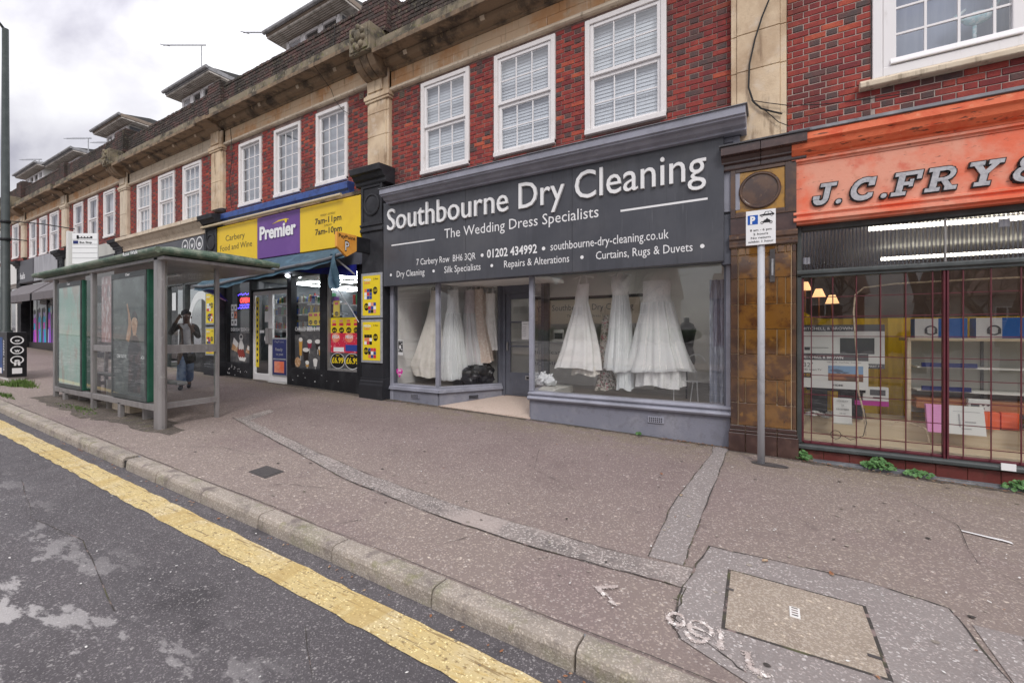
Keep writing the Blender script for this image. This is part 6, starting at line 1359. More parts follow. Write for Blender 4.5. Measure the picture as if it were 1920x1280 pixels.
# projecting pentagonal sign
pp = thing('projecting_sign', 'orange pentagonal pay point sign projecting from the black pilaster', 'projecting sign', (-7.0, -.5, 3.0))
M['ppo'] = nmat('faded_orange_sign', (.78, .36, .06), [((.68, .25, .03), 5, .45, .66, .7)], .5)
pen = [(-.98, 3.02+.10), (-.98, 3.40), (-.52, 3.40), (-.52, 3.10), (-.75, 2.96)]
MB().prism(pen, 'x', -7.06, -7.0).obj('sign_board', 'ppo', pp, bev=.005)
mb = MB(); text(mb, 'PayPoint', (-6.997, -.75, 3.30), .38, .065, 0, .02, align='c', rv=(0, 1, 0)); text(mb, 'P', (-6.996, -.75, 3.07), .11, .18, 0, .05, align='c', rv=(0, 1, 0)); text(mb, 'P', (-6.994, -.75, 3.075), .09, .165, 1, .0, align='c', rv=(0, 1, 0)); mb.obj('lettering', ['black', 'white'], pp)
MB().box(-7.08, -6.99, -.52, -.2, 3.10, 3.39).obj('bracket_box', 'blackp', pp, bev=.006)
# entrance floor lamp
MB().lathe((-10.0, -.05, 2.84), [(.04, 0), (.05, .03), (.03, .06)], 10).obj('spotlight', 'led', prem)

# ------------------------------------------------------------------ estate agent front (behind the shelter)
ea = BAYS[2]['root']
MB().prism([(.05, 4.75), (-.25, 4.72), (-.42, 4.68), (-.42, 4.58), (-.36, 4.56), (-.30, 4.48), (-.24, 4.42), (-.20, 4.34), (-.20, 4.27), (.05, 4.27)], 'x', -19.1, -13.55).obj('cornice', 'pale_stone', ea)
MB().box(-19.1, -13.56, -.15, .1, 3.55, 4.27).obj('fascia_board', 'greyl', ea)
es = thing('estate_agent_sign', 'dark grey sign with white ringed letters g w e', 'shop sign', (-15.5, -.2, 3.6))
MB().box(-18.9, -13.62, -.20, -.14, 3.62, 4.24).obj('sign_panel', 'signgrey', es, bev=.006)
mb = MB()
for cx, ch in ((-14.72, 'g'), (-14.30, 'w'), (-13.88, 'e')): mb.ring(cx, 4.03, .150, .185, -.203, 0); text(mb, ch, (cx, -.203, 3.945), .16, .16, 0, .03, align='c')
mb.obj('lettering', 'white', es)
mb = MB().box(-18.8, -18.7, .0, .15, .2, 3.55).box(-16.6, -16.45, .0, .15, .2, 3.55).box(-15.35, -15.22, .0, .15, .2, 3.55).box(-13.62, -13.50, .0, .15, .2, 3.55).box(-18.8, -13.5, .0, .15, 2.95, 3.05).box(-18.8, -13.5, .0, .15, 3.45, 3.56); mb.obj('shopfront_frame', 'dgreen', ea, bev=.006)
MB().box(-15.22, -13.62, -.02, .15, .2, .95).box(-18.7, -16.6, -.02, .15, .2, .75).obj('stall_riser', 'blackp', ea)
MB().rect(-18.7, -13.62, .7, 3.45, .08).obj('shop_window', 'shopglass', ea)
mb = MB()
for k in range(24):
    a, b = math.pi*k/24, math.pi*(k+1)/24
    mb.face([(-14.42+r_*math.cos(q), .072, 1.55+r2*math.sin(q)) for (r_, r2, q) in ((.62, .95, a), (.80, 1.18, a), (.80, 1.18, b), (.62, .95, b))])
mb.rect(-15.22, -15.04, .95, 1.55, .072).rect(-13.80, -13.64, .95, 1.55, .072); mb.obj('window_arch_print', 'white', ea)
MB().rect(-16.2, -15.95, 2.2, 2.75, .07).obj('window_card', 'white', ea)
v = MB(); text(v, 'At Angel', (-16.2, .06, 3.12), .7, .12, 0, .01); v.obj('window_lettering', 'white', ea)
M['officewall'] = nmat('grey_office_wall', (.16, .165, .155), [((.11, .115, .105), 2, .4, .7, .7)], .8)
MB().box(-19.1, -13.5, 2.2, 2.3, .2, 3.5).box(-19.1, -13.5, .15, 2.2, .2, .42).obj('office_interior', 'officewall', ea)
MB().box(-14.6, -13.9, 1.2, 1.3, .42, 2.1).obj('office_screen', 'blackp', ea)
# black sign building and awning building shopfronts
bk = BAYS[3]['root']
MB().box(-25.1, -19.75, -.15, .1, 3.7, 4.75).obj('fascia_board', 'greyback', bk)
b2 = thing('black_shop_sign', 'black sign with a white ringed letter above the left end of the shelter roof', 'shop sign', (-22, -.2, 3.8)); MB().box(-23.2, -19.8, -.22, -.14, 3.62, 4.28).obj('sign_panel', 'black', b2, bev=.006)
mb = MB()
for cx, ch in ((-22.55, 'g'), (-22.0, 'w'), (-21.45, 'e')): mb.ring(cx, 3.93, .17, .21, -.223, 0); text(mb, ch, (cx, -.223, 3.84), .18, .18, 0, .03, align='c')
mb.obj('lettering', 'white', b2)
def plain_front(root, x0, x1, zb, zt, frame, n, prints=None, glassm='shopglass', interior='dark'):
    mb = MB(); w = (x1-x0)/n
    for i in range(n+1): mb.box(x0+w*i-.07, x0+w*i+.07, .03, .12, zb-.3, zt)
    mb.box(x0, x1, .001, .149, zt-.12, zt).box(x0, x1, -.02, .149, zb-.3, zb+.35); mb.obj('shopfront_frame', frame, root, bev=.006)
    MB().rect(x0, x1, zb+.35, zt-.12, .08).obj('shop_window', glassm, root)
    MB().box(x0, x1, 1.6, 1.7, zb-.2, zt).box(x0, x1, .15, 1.6, zb-.2, zb+.1).obj('shop_interior', interior, root)
plain_front(bk, -25.05, -19.8, .62, 3.7, 'blackp', 3)
aw2 = BAYS[4]['root']
MB().box(-30.95, -25.75, -.22, .1, 3.85, 4.92).obj('fascia_board', nmat('weathered_grey_fascia', (.36, .36, .38), [((.24, .24, .26), 2, .4, .65, .8, (2, 2, .4)), ((.5, .5, .52), 4, .58, .7, .7, (4, 4, .3))], .6), aw2, bev=.01)
s3 = thing('grey_shop_sign', 'grey sign panel with partly white lettering behind the lamp post', 'shop sign', (-30.0, -.24, 3.9)); MB().box(-30.95, -28.9, -.25, -.222, 3.87, 4.9).obj('sign_panel', 'inkgrey', s3); v = MB(); text(v, 'hals', (-30.85, -.253, 4.05), .75, .28, 0, .02); v.obj('lettering', 'white', s3)
plain_front(aw2, -30.6, -25.75, .72, 3.6, 'black', 2)
M['vio'] = flat('violet_window_paint', (.30, .08, .60), .5); M['cyan'] = flat('cyan_window_paint', (.03, .42, .65), .5); M['mag'] = flat('magenta_window_paint', (.62, .10, .55), .5); M['lil'] = flat('lilac_window_paint', (.45, .42, .75), .5)
wp = MB(); rr = random.Random(31)
for (c, ww) in ((-29.9, .5), (-29.2, .45), (-28.5, .5), (-27.8, .5), (-27.2, .4), (-26.6, .45), (-26.1, .3)):
    h = rr.uniform(1.5, 2.0); base = 1.05; cols_ = [0, 1, 2, 3]; rr.shuffle(cols_)
    pts = [(c-ww*.5, base), (c+ww*.5, base), (c+ww*rr.uniform(.3, .5), base+h*.45), (c+ww*.35, base+h*.75), (c+ww*.15, base+h*.8), (c-ww*.18, base+h*.8), (c-ww*.4, base+h*.7), (c-ww*.3, base+h*.45)]
    wp.prism(pts, 'y', .030, .032, cols_[0]); wp.disc(c, base+h*.88, .14, .20, .028, cols_[1]); wp.disc(c, base+h*.95, .17, .12, .026, 4)
    wp.rect(c-ww*.3, c+ww*.2, base+h*.4, base+h*.6, .027, cols_[2]).rect(c-ww*.4, c-ww*.1, base, base+h*.35, .027, cols_[3])
wp.obj('painted_figures', ['vio', 'cyan', 'mag', 'lil', 'black'], aw2)
for i, (x0, x1, lab) in enumerate(((-30.75, -26.05, 'pale grey sloping awning, the farther one by the lamp post'), (-25.75, -20.2, 'pale grey sloping awning, the nearer one behind the end of the shelter'))):
    t = thing('grey_awning', lab, 'awning', ((x0+x1)/2, -.6, 3.0), 'grey shop awnings')
    MB().prism([(-.22, 3.72), (-.20, 3.69), (-.92, 3.08), (-.95, 3.11)], 'x', x0, x1).obj('canvas', 'awng', t)
    MB().prism([(-.95, 3.115), (-.935, 3.115), (-.935, 2.82), (-.95, 2.82)], 'x', x0, x1).obj('valance', 'awng', t)
    MB().prism([(-.22, 3.70), (-.93, 3.09), (-.93, 2.83), (-.22, 2.9)], 'x', x1-.02, x1).obj('end_cheek', 'blackp', t); MB().prism([(-.22, 3.70), (-.93, 3.09), (-.93, 2.83), (-.22, 2.9)], 'x', x0, x0+.02).obj('end_cheek', 'offwhite', t)
ws = BAYS[5]['root']
MB().box(-37, -31.6, -.2, .1, 3.9, 4.95).obj('fascia_board', 'offwhite', ws, bev=.01); plain_front(ws, -36.9, -31.65, .85, 3.9, 'offwhite', 4, glassm='shopglass', interior='officewall')
# ------------------------------------------------------------------ bus shelter
sh = thing('bus_shelter', 'green roofed bus shelter with advert panels and grey metal posts on the pavement', 'bus shelter', (-9.6, -3.0, gz(-9.6, -3)))
GX = lambda x, y=-3.6: gz(x, y)
def rpost(x, y, r, z1, n=12, name='post'): return MB().tube([(x, y, gz(x, y)-.02), (x, y, z1)], r, n).obj(name, 'alu', sh, smooth=False)
MB().prism([(-7.42, -3.66), (-7.29, -3.66), (-7.27, -3.62), (-7.27, -3.58), (-7.30, -3.54), (-7.41, -3.54), (-7.43, -3.58), (-7.43, -3.62)], 'z', GX(-7.35)-.02, 2.56).obj('post', 'alu', sh, bev=.012)
for (x, y) in ((-7.52, -2.80), (-11.95, -2.80)): MB().box(x-.03, x+.03, y-.03, y+.03, gz(x, y)-.02, 2.52).obj('post', 'alu', sh, bev=.008)
for (x, y) in ((-9.82, -3.6), (-11.72, -3.6)): MB().box(x-.035, x+.035, y-.035, y+.035, gz(x, y)-.02, 2.54).obj('post', 'alu', sh, bev=.008)
for x in (-8.70, -11.2): MB().box(x-.045, x+.045, -3.63, -3.57, gz(x, -3.6)-.02, .43).obj('foot', 'alu', sh, bev=.006)
RX0, RX1 = -12.42, -7.06
prof = [(-3.74, 2.60), (-3.70, 2.665), (-3.55, 2.70), (-2.9, 2.72), (-2.25, 2.70), (-2.08, 2.67), (-2.02, 2.62), (-2.10, 2.575), (-2.3, 2.56), (-3.5, 2.555), (-3.66, 2.56)]
v = []; n = len(prof)
for (x, s) in ((RX0-.05, .35), (RX0+.06, .8), (RX0+.2, 1), (RX1-.16, 1), (RX1-.05, .8), (RX1, .35)):
    for (y, z) in prof: v.append((x, -2.88+(y+2.88)*(1 if s == 1 else (.985 if s == .8 else .96)), 2.62+(z-2.62)*s))
f = [(k*n+i, k*n+(i+1) % n, (k+1)*n+(i+1) % n, (k+1)*n+i) for k in range(5) for i in range(n)]+[tuple(range(n)), tuple(range(5*n, 6*n))]
MB().idx(v, f).obj('roof', 'greenroof', sh)
MB().box(RX0+.10, RX1-.06, -3.66, -2.10, 2.50, 2.556).obj('roof_underside', 'alu', sh, bev=.012)
MB().tube([(RX0, -3.735, 2.615), (RX1, -3.735, 2.615)], .045, 10).obj('roof_gutter', 'greenroof', sh)
MB().tube([(RX1-.02, -3.72, 2.615), (RX1-.02, -2.06, 2.615)], .043, 10).obj('roof_edge', 'greenroof', sh)
MB().tube([(RX0+.02, -3.72, 2.615), (RX0+.02, -2.06, 2.615)], .043, 10).obj('roof_edge', 'greent', sh)
v = MB(); text(v, 'Rose Walk', (-8.05, -3.79, 2.60), .50, .05, 0, .015); v.obj('stop_name', 'white', sh)
MB().box(-9.4, -8.6, -2.9, -2.82, 2.47, 2.495).obj('roof_lamp', 'white', sh)
# advert cases
M['adgreen'] = nmat('faded_green_poster', (.42, .58, .50), [((.55, .60, .55), 2.4, .42, .62, .8), ((.52, .34, .28), 2.3, .54, .66, .55, (2.2, 2.2, .8)), ((.62, .72, .70), 12, .55, .7, .5)], .5)
M['addark'] = nmat('dark_figure_poster', (.085, .10, .095), [((.16, .185, .175), 2.2, .45, .65, .8), ((.30, .34, .32), 5, .60, .72, .6, (1, 1, 2.5)), ((.03, .035, .035), 3.5, .55, .7, .7)], .45)
M['adred'] = nmat('pink_grey_poster', (.38, .22, .22), [((.62, .55, .55), 6, .48, .6, .85, (3, 3, 1.2)), ((.45, .10, .14), 3, .55, .7, .8), ((.12, .12, .14), 4, .58, .7, .7)], .5)
M['skinprint'] = nmat('printed_figure', (.42, .24, .15), [((.60, .42, .30), 9, .48, .62, .8), ((.2, .1, .07), 14, .58, .7, .7)], .5)
M['printdark'] = nmat('printed_dark_clothes', (.035, .04, .042), [((.10, .07, .065), 5, .45, .62, .8), ((.02, .022, .024), 9, .55, .7, .7)], .45)
def ad_case(x0, x1, poster, figure):
    MB().box(x0, x1, -3.625, -3.50, .50, 2.42).obj('advert_case', 'greent', sh, bev=.015)
    c = MB().box(x0+.01, x1-.01, -3.64, -3.62, .505, .575).box(x0+.01, x1-.01, -3.64, -3.62, 2.33, 2.415).box(x0+.01, x0+.06, -3.64, -3.62, .575, 2.33).box(x1-.06, x1-.01, -3.64, -3.62, .575, 2.33).obj('advert_frame', 'dgreen', sh, bev=.005)
    MB().rect(x0+.06, x1-.06, .575, 2.33, -3.627).obj('poster', poster, c)
    if figure:
        v = MB(); y = -3.629
        v.face([(x1-.42+.10*(1+.18*math.sin(3*k_*.3927))*math.cos(k_*.3927), y, 1.60+.15*(1+.12*math.cos(2*k_*.3927))*math.sin(k_*.3927)) for k_ in range(16)]); v.face([(p_, y, q_) for p_, q_ in [(x1-.62, 1.22), (x1-.50, 1.12), (x1-.34, 1.16), (x1-.24, 1.30), (x1-.30, 1.42), (x1-.36, 1.47), (x1-.47, 1.47), (x1-.54, 1.40)]])
        v.face([(p_, y-.0004, q_) for p_, q_ in [(x1-.72, 1.40), (x1-.62, 1.36), (x1-.54, 1.48), (x1-.53, 1.66), (x1-.60, 1.82), (x1-.67, 1.95), (x1-.70, 1.93), (x1-.645, 1.78), (x1-.635, 1.62), (x1-.68, 1.52)]]); v.face([(p_, y-.0008, q_) for p_, q_ in [(x1-.52, .90), (x1-.47, .86), (x1-.36, 1.02), (x1-.33, 1.2), (x1-.45, 1.22), (x1-.5, 1.08)]])
        v.obj('printed_figure', 'skinprint', c)
        v = MB(); v.face([(p_, y-.0012, q_) for p_, q_ in [(x1-.66, .62), (x1-.22, .62), (x1-.20, .95), (x1-.21, 1.30), (x1-.30, 1.43), (x1-.37, 1.46), (x1-.47, 1.46), (x1-.56, 1.40), (x1-.64, 1.28), (x1-.62, .95)]]); v.face([(x1-.425+.125*math.cos(k_*.4)-.0, y+.0004, 1.66+.16*math.sin(k_*.4)) for k_ in range(16)]); v.obj('printed_clothes', 'printdark', c)
        v = MB(); text(v, 'COME TOGETHER', (x0+.2, y-.001, 1.12), .36, .05, 0, .02); text(v, 'BEACH', (x1-.26, y-.001, 1.12), .18, .045, 0, .02); v.obj('lettering', 'white', c)
    v = MB(); text(v, 'Clear', ((x0+x1)/2, -3.642, 2.36), .16, .035, 0, .02, align='c'); v.obj('maker_mark', 'white', c)
    MB().rect(x0+.06, x1-.06, .575, 2.33, -3.637).obj('pane', 'shelterglass', c)
ad_case(-11.50, -10.27, 'adgreen', False); ad_case(-8.97, -7.71, 'addark', True)
MB().box(-11.70, -7.43, -3.63, -3.57, .40, .49).obj('bottom_rail', 'alu', sh, bev=.006)
for q in ([(-9.78, -3.6, .55), (-8.97, -3.6, .55), (-8.97, -3.6, 2.48), (-9.78, -3.6, 2.48)], [(-7.40, -3.54, .52), (-7.50, -2.83, .52), (-7.50, -2.83, 2.48), (-7.40, -3.54, 2.48)], [(-11.75, -3.54, .55), (-11.92, -2.83, .55), (-11.92, -2.83, 2.48), (-11.75, -3.54, 2.48)], [(-10.2, -3.6, .55), (-9.86, -3.6, .55), (-9.86, -3.6, 2.48), (-10.2, -3.6, 2.48)]):
    MB().face(q).obj('pane', 'shelterglass', sh)
MB().rect(-9.55, -8.99, 1.35, 2.42, -3.58).obj('timetable_poster', 'adred', sh)
MB().box(-9.78, -8.97, -3.62, -3.57, 1.20, 1.30).obj('middle_rail', 'alu', sh, bev=.006)
for z0, z1 in ((.43, .51), (1.21, 1.33)):
    mb = MB(); wallseg(mb, (-7.40, -3.54), (-7.50, -2.83), z0, z1, .022); mb.obj('end_rail', 'alu', sh, bev=.006); mb = MB(); wallseg(mb, (-11.75, -3.54), (-11.92, -2.83), z0, z1, .022); mb.obj('end_rail', 'alu', sh, bev=.006)
MB().box(-11.6, -7.6, -3.30, -3.16, .72, .77).obj('perch_bench', 'alu', sh, bev=.015)
for x in (-10.9, -9.6, -8.2): MB().box(x-.025, x+.025, -3.5, -3.2, gz(x, -3.4)-.02, .72).obj('bench_leg', 'alu', sh)
tag(MB().box(-9.55, -8.85, -3.45, -3.2, .15, .37).obj('concrete_block', 'pale_stone', bev=.012, loc=(-9.2, -3.3, .2)), 'pale concrete block lying under the bus shelter', 'block')
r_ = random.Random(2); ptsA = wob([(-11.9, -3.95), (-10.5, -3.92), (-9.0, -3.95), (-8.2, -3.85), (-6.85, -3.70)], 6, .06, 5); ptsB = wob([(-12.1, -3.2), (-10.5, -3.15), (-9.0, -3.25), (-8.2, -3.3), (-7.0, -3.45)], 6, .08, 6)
struct(sheet(MB(), ptsA, ptsB, .0035).obj('contact_shade_dirt', 'shadedirt'))  # dirt round the shelter posts, its dark colour also painting contact shade
# bus stop flag
fl = thing('bus_stop_flag', 'white bus stop flag on a pale post rising behind the shelter roof', 'bus stop sign', (-11.9, -3.35, gz(-11.9, -3.35)))
MB().box(-11.98, -11.88, -3.40, -3.30, gz(-11.9, -3.35), 3.50).obj('post', 'offwhite', fl, bev=.01)
U = Vector((.861, .508, 0)); O_f = Vector((-11.86, -3.34, 2.86))
def fpt(u, w, d=0): return O_f+U*u+Vector((0, 0, w))+Vector((.508, -.861, 0))*d
def frect(mb, u0, u1, w0, w1, d, mi=0): return mb.face([fpt(u0, w0, d), fpt(u1, w0, d), fpt(u1, w1, d), fpt(u0, w1, d)], mi)
mb = MB(); q = [fpt(0, 0, 0), fpt(.50, 0, 0), fpt(.50, .60, 0), fpt(0, .60, 0)]; q2 = [p-Vector((.508, -.861, 0))*.02 for p in q]
mb.idx([tuple(p) for p in q+q2], [(0, 1, 2, 3), (7, 6, 5, 4), (0, 4, 5, 1), (1, 5, 6, 2), (2, 6, 7, 3), (3, 7, 4, 0)]).obj('flag_plate', 'white', fl)
mb = MB(); frect(mb, .10, .40, .50, .54, .004, 0); frect(mb, .09, .13, .49, .56, .004, 0); frect(mb, .02, .12, .395, .455, .004, 1)
for k in range(4): frect(mb, .14+.06*k, .18+.06*k, .515, .535, .006, 2)
for w_ in (.475, .38, .31, .21, .11): frect(mb, .0, .5, w_, w_+.006, .004, 3)
text(mb, 'Bus Stop', fpt(.15, .405, .005), .24, .035, 0, .02, rv=U)
mb.obj('print', ['black', 'navy', 'white', 'midgrey'], fl)
# lamp post, advert box, grass tuft
lp = thing('lamp_post', 'tall dark green street lamp at the left edge with an arm over the road', 'street lamp', (-16.95, -3.28, gz(-16.95, -3.28)))
zb = gz(-16.95, -3.28)
MB().tube([(-16.95, -3.28, zb-.05), (-16.95, -3.28, zb+1.1), (-16.95, -3.28, zb+1.14), (-16.95, -3.28, 9.3)], [.135, .135, .095, .062], 16).obj('column', 'lamppost', lp, smooth=True)
MB().tube([(-16.95, -3.28, 9.25), (-16.95, -3.4, 9.42), (-16.95, -5.0, 9.55)], .035, 10).obj('arm', 'lamppost', lp, smooth=True)
MB().prism([(-4.9, 9.50), (-5.6, 9.48), (-5.65, 9.55), (-5.3, 9.66), (-4.9, 9.62)], 'x', -17.1, -16.8).obj('lantern', 'galv', lp, bev=.03)
for z in (4.35, 3.9): MB().lathe((-16.95, -3.28, z), [(.10, -.03), (.105, 0), (.10, .03)], 16).obj('collar', 'black', lp)
mb = MB().tube([(-16.95, -3.28, 4.38), (-16.5, -2.7, 4.36), (-16.1, -2.2, 4.28)], .014, 6); mb.tube([(-16.95, -3.28, 3.92), (-16.7, -2.95, 3.9)], .014, 6); mb.obj('banner_bracket', 'cable', lp)
ab = thing('advert_box', 'black and blue advertising box with ringed letters at the foot of the lamp post', 'advert board', (-15.9, -3.45, gz(-15.9, -3.45)))
MB().box(-16.75, -15.20, -3.58, -3.26, .47, 1.52).obj('panel', 'black', ab, bev=.01)
MB().box(-16.7, -15.25, -3.55, -3.29, .35, .47).obj('plinth', 'offwhite', ab)
M['deepblue'] = nmat('deep_blue_print', (.012, .07, .25), [((.005, .02, .08), 3, .45, .65, .9)], .4)
MB().rect(-16.7, -15.55, .55, 1.40, -3.583).obj('blue_print', 'deepblue', ab)
v = MB()
for k, ch in enumerate('gwe'):
    cz = 1.33-.23*k
    for j in range(24):
        a, b = 2*math.pi*j/24, 2*math.pi*(j+1)/24
        v.face([(-15.196, -3.42+r0*math.cos(q)*1.15, cz+r0*math.sin(q)) for r0, q in ((.075, a), (.095, a), (.095, b), (.075, b))])
    text(v, ch, (-15.195, -3.385, cz-.05), .10, .07, 0, .03, rv=(0, 0, -1), uv=(0, 1, 0)) if False else text(v, ch, (-15.195, -3.42, cz-.045), .09, .07, 0, .03, align='c', rv=(0, 1, 0))
text(v, 'll', (-15.195, -3.42, .74), .10, .08, 0, .02, align='c', rv=(0, 1, 0)); v.face([(-15.196, -3.50, .55), (-15.196, -3.34, .55), (-15.196, -3.34, .68), (-15.196, -3.50, .68)])
text(v, '01202 757777', (-15.38, -3.586, .62), .72, .09, 0, .03, rv=(0, 0, 1), uv=(-1, 0, 0)); v.rect(-16.2, -15.6, .55, .68, -3.586)
v.obj('lettering', 'white', ab)
def grass_tuft(name, cx, cy, rx, ry, n, h, seed):
    mb = MB(); rr = random.Random(seed)
    for k in range(n):
        a = rr.uniform(0, 6.283); q = rr.random()**.8*(1+.35*math.sin(3*a+seed)+.2*math.sin(5*a)); x, y = cx+rx*q*math.cos(a), cy+ry*q*math.sin(a); z = gz(x, y); d = rr.uniform(0, 6.283); w = .010; hh_ = h*rr.uniform(.4, 1)
        lx, ly = rr.uniform(-.5, .5)*hh_, rr.uniform(-.5, .5)*hh_
        mb.face([(x-w*math.cos(d), y-w*math.sin(d), z), (x+w*math.cos(d), y+w*math.sin(d), z), (x+lx, y+ly, z+hh_)])
    return stuff(mb.obj(name, 'grass'))
grass_tuft('grass', -14.1, -3.6, .6, .22, 900, .13, 1); grass_tuft('grass', -12.4, -4.12, .5, .07, 160, .07, 2); grass_tuft('grass', -9.9, -3.75, .8, .12, 260, .03, 3)
# parking sign
ps = thing('parking_sign', 'white parking restriction plate on a grey post in front of the tiled pillar', 'road sign', (-.105, -.553, gz(-.1, -.55)))
MB().tube([(-.105, -.553, gz(-.1, -.55)-.02), (-.105, -.553, 2.86)], .038, 16).obj('post', nmat('grey_post_paint', (.47, .48, .51), [((.26, .27, .29), 6, .5, .7, .7), ((.14, .12, .1), 20, .68, .75, .6)], .5), ps, smooth=True)
px0, px1, pz0, pz1 = -.258, .040, 2.512, 2.908
MB().box(px0, px1, -.606, -.600, pz0, pz1).obj('sign_plate', 'white', ps, bev=.002); MB().box(px0+.05, px1-.05, -.600, -.58, pz0+.1, pz0+.13).box(px0+.05, px1-.05, -.600, -.58, pz1-.13, pz1-.1).obj('mounting_channel', 'galv', ps)
M['signblue'] = flat('sign_blue', (.01, .09, .42), .4)
v = MB(); Y = -.6075; pw, phh = px1-px0, pz1-pz0
U_ = lambda u: px0+u*pw
V_ = lambda w_: pz1-w_*phh
v.rect(U_(.06), U_(.41), V_(.40), V_(.13), Y, 1); text(v, 'P', (U_(.235), Y-.001, V_(.375)), .052, .080, 2, .05, align='c')
car = [(.47, .175), (.47, .14), (.60, .125), (.66, .06), (.84, .06), (.92, .12), (.95, .13), (.95, .175)]
v.face([(U_(a), Y, V_(b)) for a, b in car[::-1]], 0); v.face([(U_(a), Y-.001, V_(b)) for a, b in [(.63, .125), (.68, .075), (.745, .075), (.745, .125)]], 2); v.face([(U_(a), Y-.001, V_(b)) for a, b in [(.76, .125), (.76, .075), (.825, .075), (.875, .125)]], 2)
for cu in (.55, .87): v.disc(U_(cu), V_(.18), .011, .011, Y-.001, 0, 14).disc(U_(cu), V_(.18), .006, .006, Y-.002, 2, 12)
for cu in (.55, .84): v.ring(U_(cu), V_(.375), .010, .016, Y-.001, 0, 16)
v.face([(U_(a), Y, V_(b)) for a, b in [(.55, .37), (.62, .30), (.68, .285), (.71, .24), (.75, .285), (.80, .30), (.84, .37), (.76, .38), (.64, .38)]], 0)
for s_, w_, ww in (('8 am - 6 pm', .60, .72), ('2 hours', .715, .50), ('No return', .825, .66), ('within 1 hour', .935, .86)): text(v, s_, (U_(.5), Y, V_(w_)), ww*pw, .024, 0, .015, align='c')
v.obj('lettering', ['black', 'signblue', 'white'], ps)
mb = MB(); c_ = [( -.02+.20*math.cos(a*.314)*random.uniform(.9, 1.05), -.575+.075*math.sin(a*.314)) for a in range(20)]; mb.face([(p[0], p[1], gz(*p)+.007) for p in c_]); mb.obj('footing_patch', 'iron', ps)
# cables on the stonework
cb = lambda pts, r, lab: tag(MB().tube(pts, r, 6).obj('cable', 'cable', loc=pts[0]), lab, 'cable')
cb([(-0.03, -0.13, 5.59), (-0.1, -0.13, 5.42), (-0.18, -0.13, 5.16), (-0.24, -0.13, 4.87), (-0.25, -0.13, 4.58), (-0.2, -0.13, 4.39), (-0.11, -0.13, 4.28), (0.01, -0.13, 4.21), (0.11, -0.13, 4.16)], .011, 'thick black cable looping down the stone pilaster')
cb([(-0.22, -0.13, 4.41), (-0.04, -0.13, 4.33), (0.18, -0.13, 4.24), (0.5, -0.13, 4.17), (0.8, -0.13, 4.13), (1.26, -0.13, 4.09)], .005, 'thin wire running right from the grey cornice corner across the brickwork')
cb([(-0.21, -0.13, 4.4), (-0.04, -0.13, 4.21), (0.07, -0.13, 4.07), (0.17, -0.13, 4.0)], .005, 'thin wire sagging from the grey cornice to the tiled pillar cap')
cb([(-8.2, -.10, 8.2), (-8.25, -.12, 7.5), (-8.3, -.53, 7.26), (-8.32, -.53, 7.14), (-8.36, -.08, 6.86), (-8.25, -.06, 6.6), (-8.0, -.06, 6.32), (-7.7, -.06, 6.12)], .006, 'thin wire hanging over the parapet cornice above the store windows')
cb([(-12.49, -0.08, 6.99), (-12.39, -0.08, 6.25), (-12.55, -0.08, 5.57), (-12.44, -0.08, 4.84)], .008, 'tangled wires running down the brick left of the store windows')
# aerials
def aerial(base, top, boomlen, lab, n=11):
    t = thing('tv_aerial', lab, 'aerial', base, 'rooftop television aerials'); MB().tube([base, top], .022, 6).obj('mast', 'galv', t)
    d = -U; tp_ = Vector(top)
    MB().tube([tp_+d*(-.15), tp_+d*boomlen], .022, 6).obj('boom', 'galv', t)
    mb = MB(); s_ = Vector((-.508, .861, 0))
    for k in range(n):
        c = tp_+d*(boomlen*(k+.5)/n); L_ = .15 if k < n-1 else .2; w_ = Vector((0, 0, .10)); mb.tube([c-s_*L_-w_, c+s_*L_+w_], .014, 5)
    mb.obj('element', 'galv', t)
aerial((-16.43, 1.0, 10.1), (-16.43, 1.0, 11.12), 1.28, 'television aerial on the nearest complete dormer, boom pointing left')
aerial((-27.7, 1.3, 9.9), (-27.7, 1.3, 10.65), 1.0, 'small far television aerial between the two left dormers')
aerial((-12.45, 1.2, 9.95), (-12.45, 1.2, 10.28), 1.0, 'television aerial sticking out beside the dormer above the yellow sign')
aerial((-26.0, 1.6, 9.6), (-26.0, 1.6, 10.2), .8, 'low television aerial close behind the middle dormer')
aerial((-34.6, 1.2, 10.4), (-34.6, 1.2, 11.0), .9, 'farthest television aerial next to the lamp post')
# weeds along the shop base
def weed(cx, cy, w, h, n, seed, lab):
    t = thing('weed', lab, 'plant', (cx, cy, gz(cx, cy)), 'weeds growing at the foot of the orange shop'); rr = random.Random(seed); mb = MB(); st = MB()
    for k in range(n):
        a = rr.uniform(0, 6.283); q = rr.random()**.6; x, y = cx+w*q*math.cos(a), cy+.09*q*math.sin(a)-.03; z = gz(cx, cy)+.02+h*(1-q*.7)*rr.uniform(.3, 1)
        r_ = rr.uniform(.008, .027); nrm = Vector((rr.uniform(-.6, .6), -rr.uniform(.2, 1), rr.uniform(.3, 1))).normalized(); u = nrm.orthogonal().normalized(); w_ = nrm.cross(u); c = Vector((x, y, z))
        pts = [c-nrm*.005]+[c+(u*math.cos(b*.7854)+w_*math.sin(b*.7854))*r_*(1 if b % 2 else .78) for b in range(8)]
        mb.idx([tuple(p) for p in pts], [(0, b+1, (b+1) % 8+1) for b in range(8)])
        if k % 3 == 0: st.tube([(cx+rr.uniform(-.02, .02), cy, gz(cx, cy)), (x, y, z)], .003, 4)
    mb.obj('foliage', 'leaf', t); st.obj('stem', 'leaf', t)
weed(.33, -.12, .095, .11, 60, 1, 'small green weed at the corner of the tiled pillar')
weed(1.02, -.10, .15, .15, 150, 2, 'largest leafy green weed under the barred window')
weed(1.33, -.13, .13, .075, 70, 3, 'low spreading weed right of the largest weed')
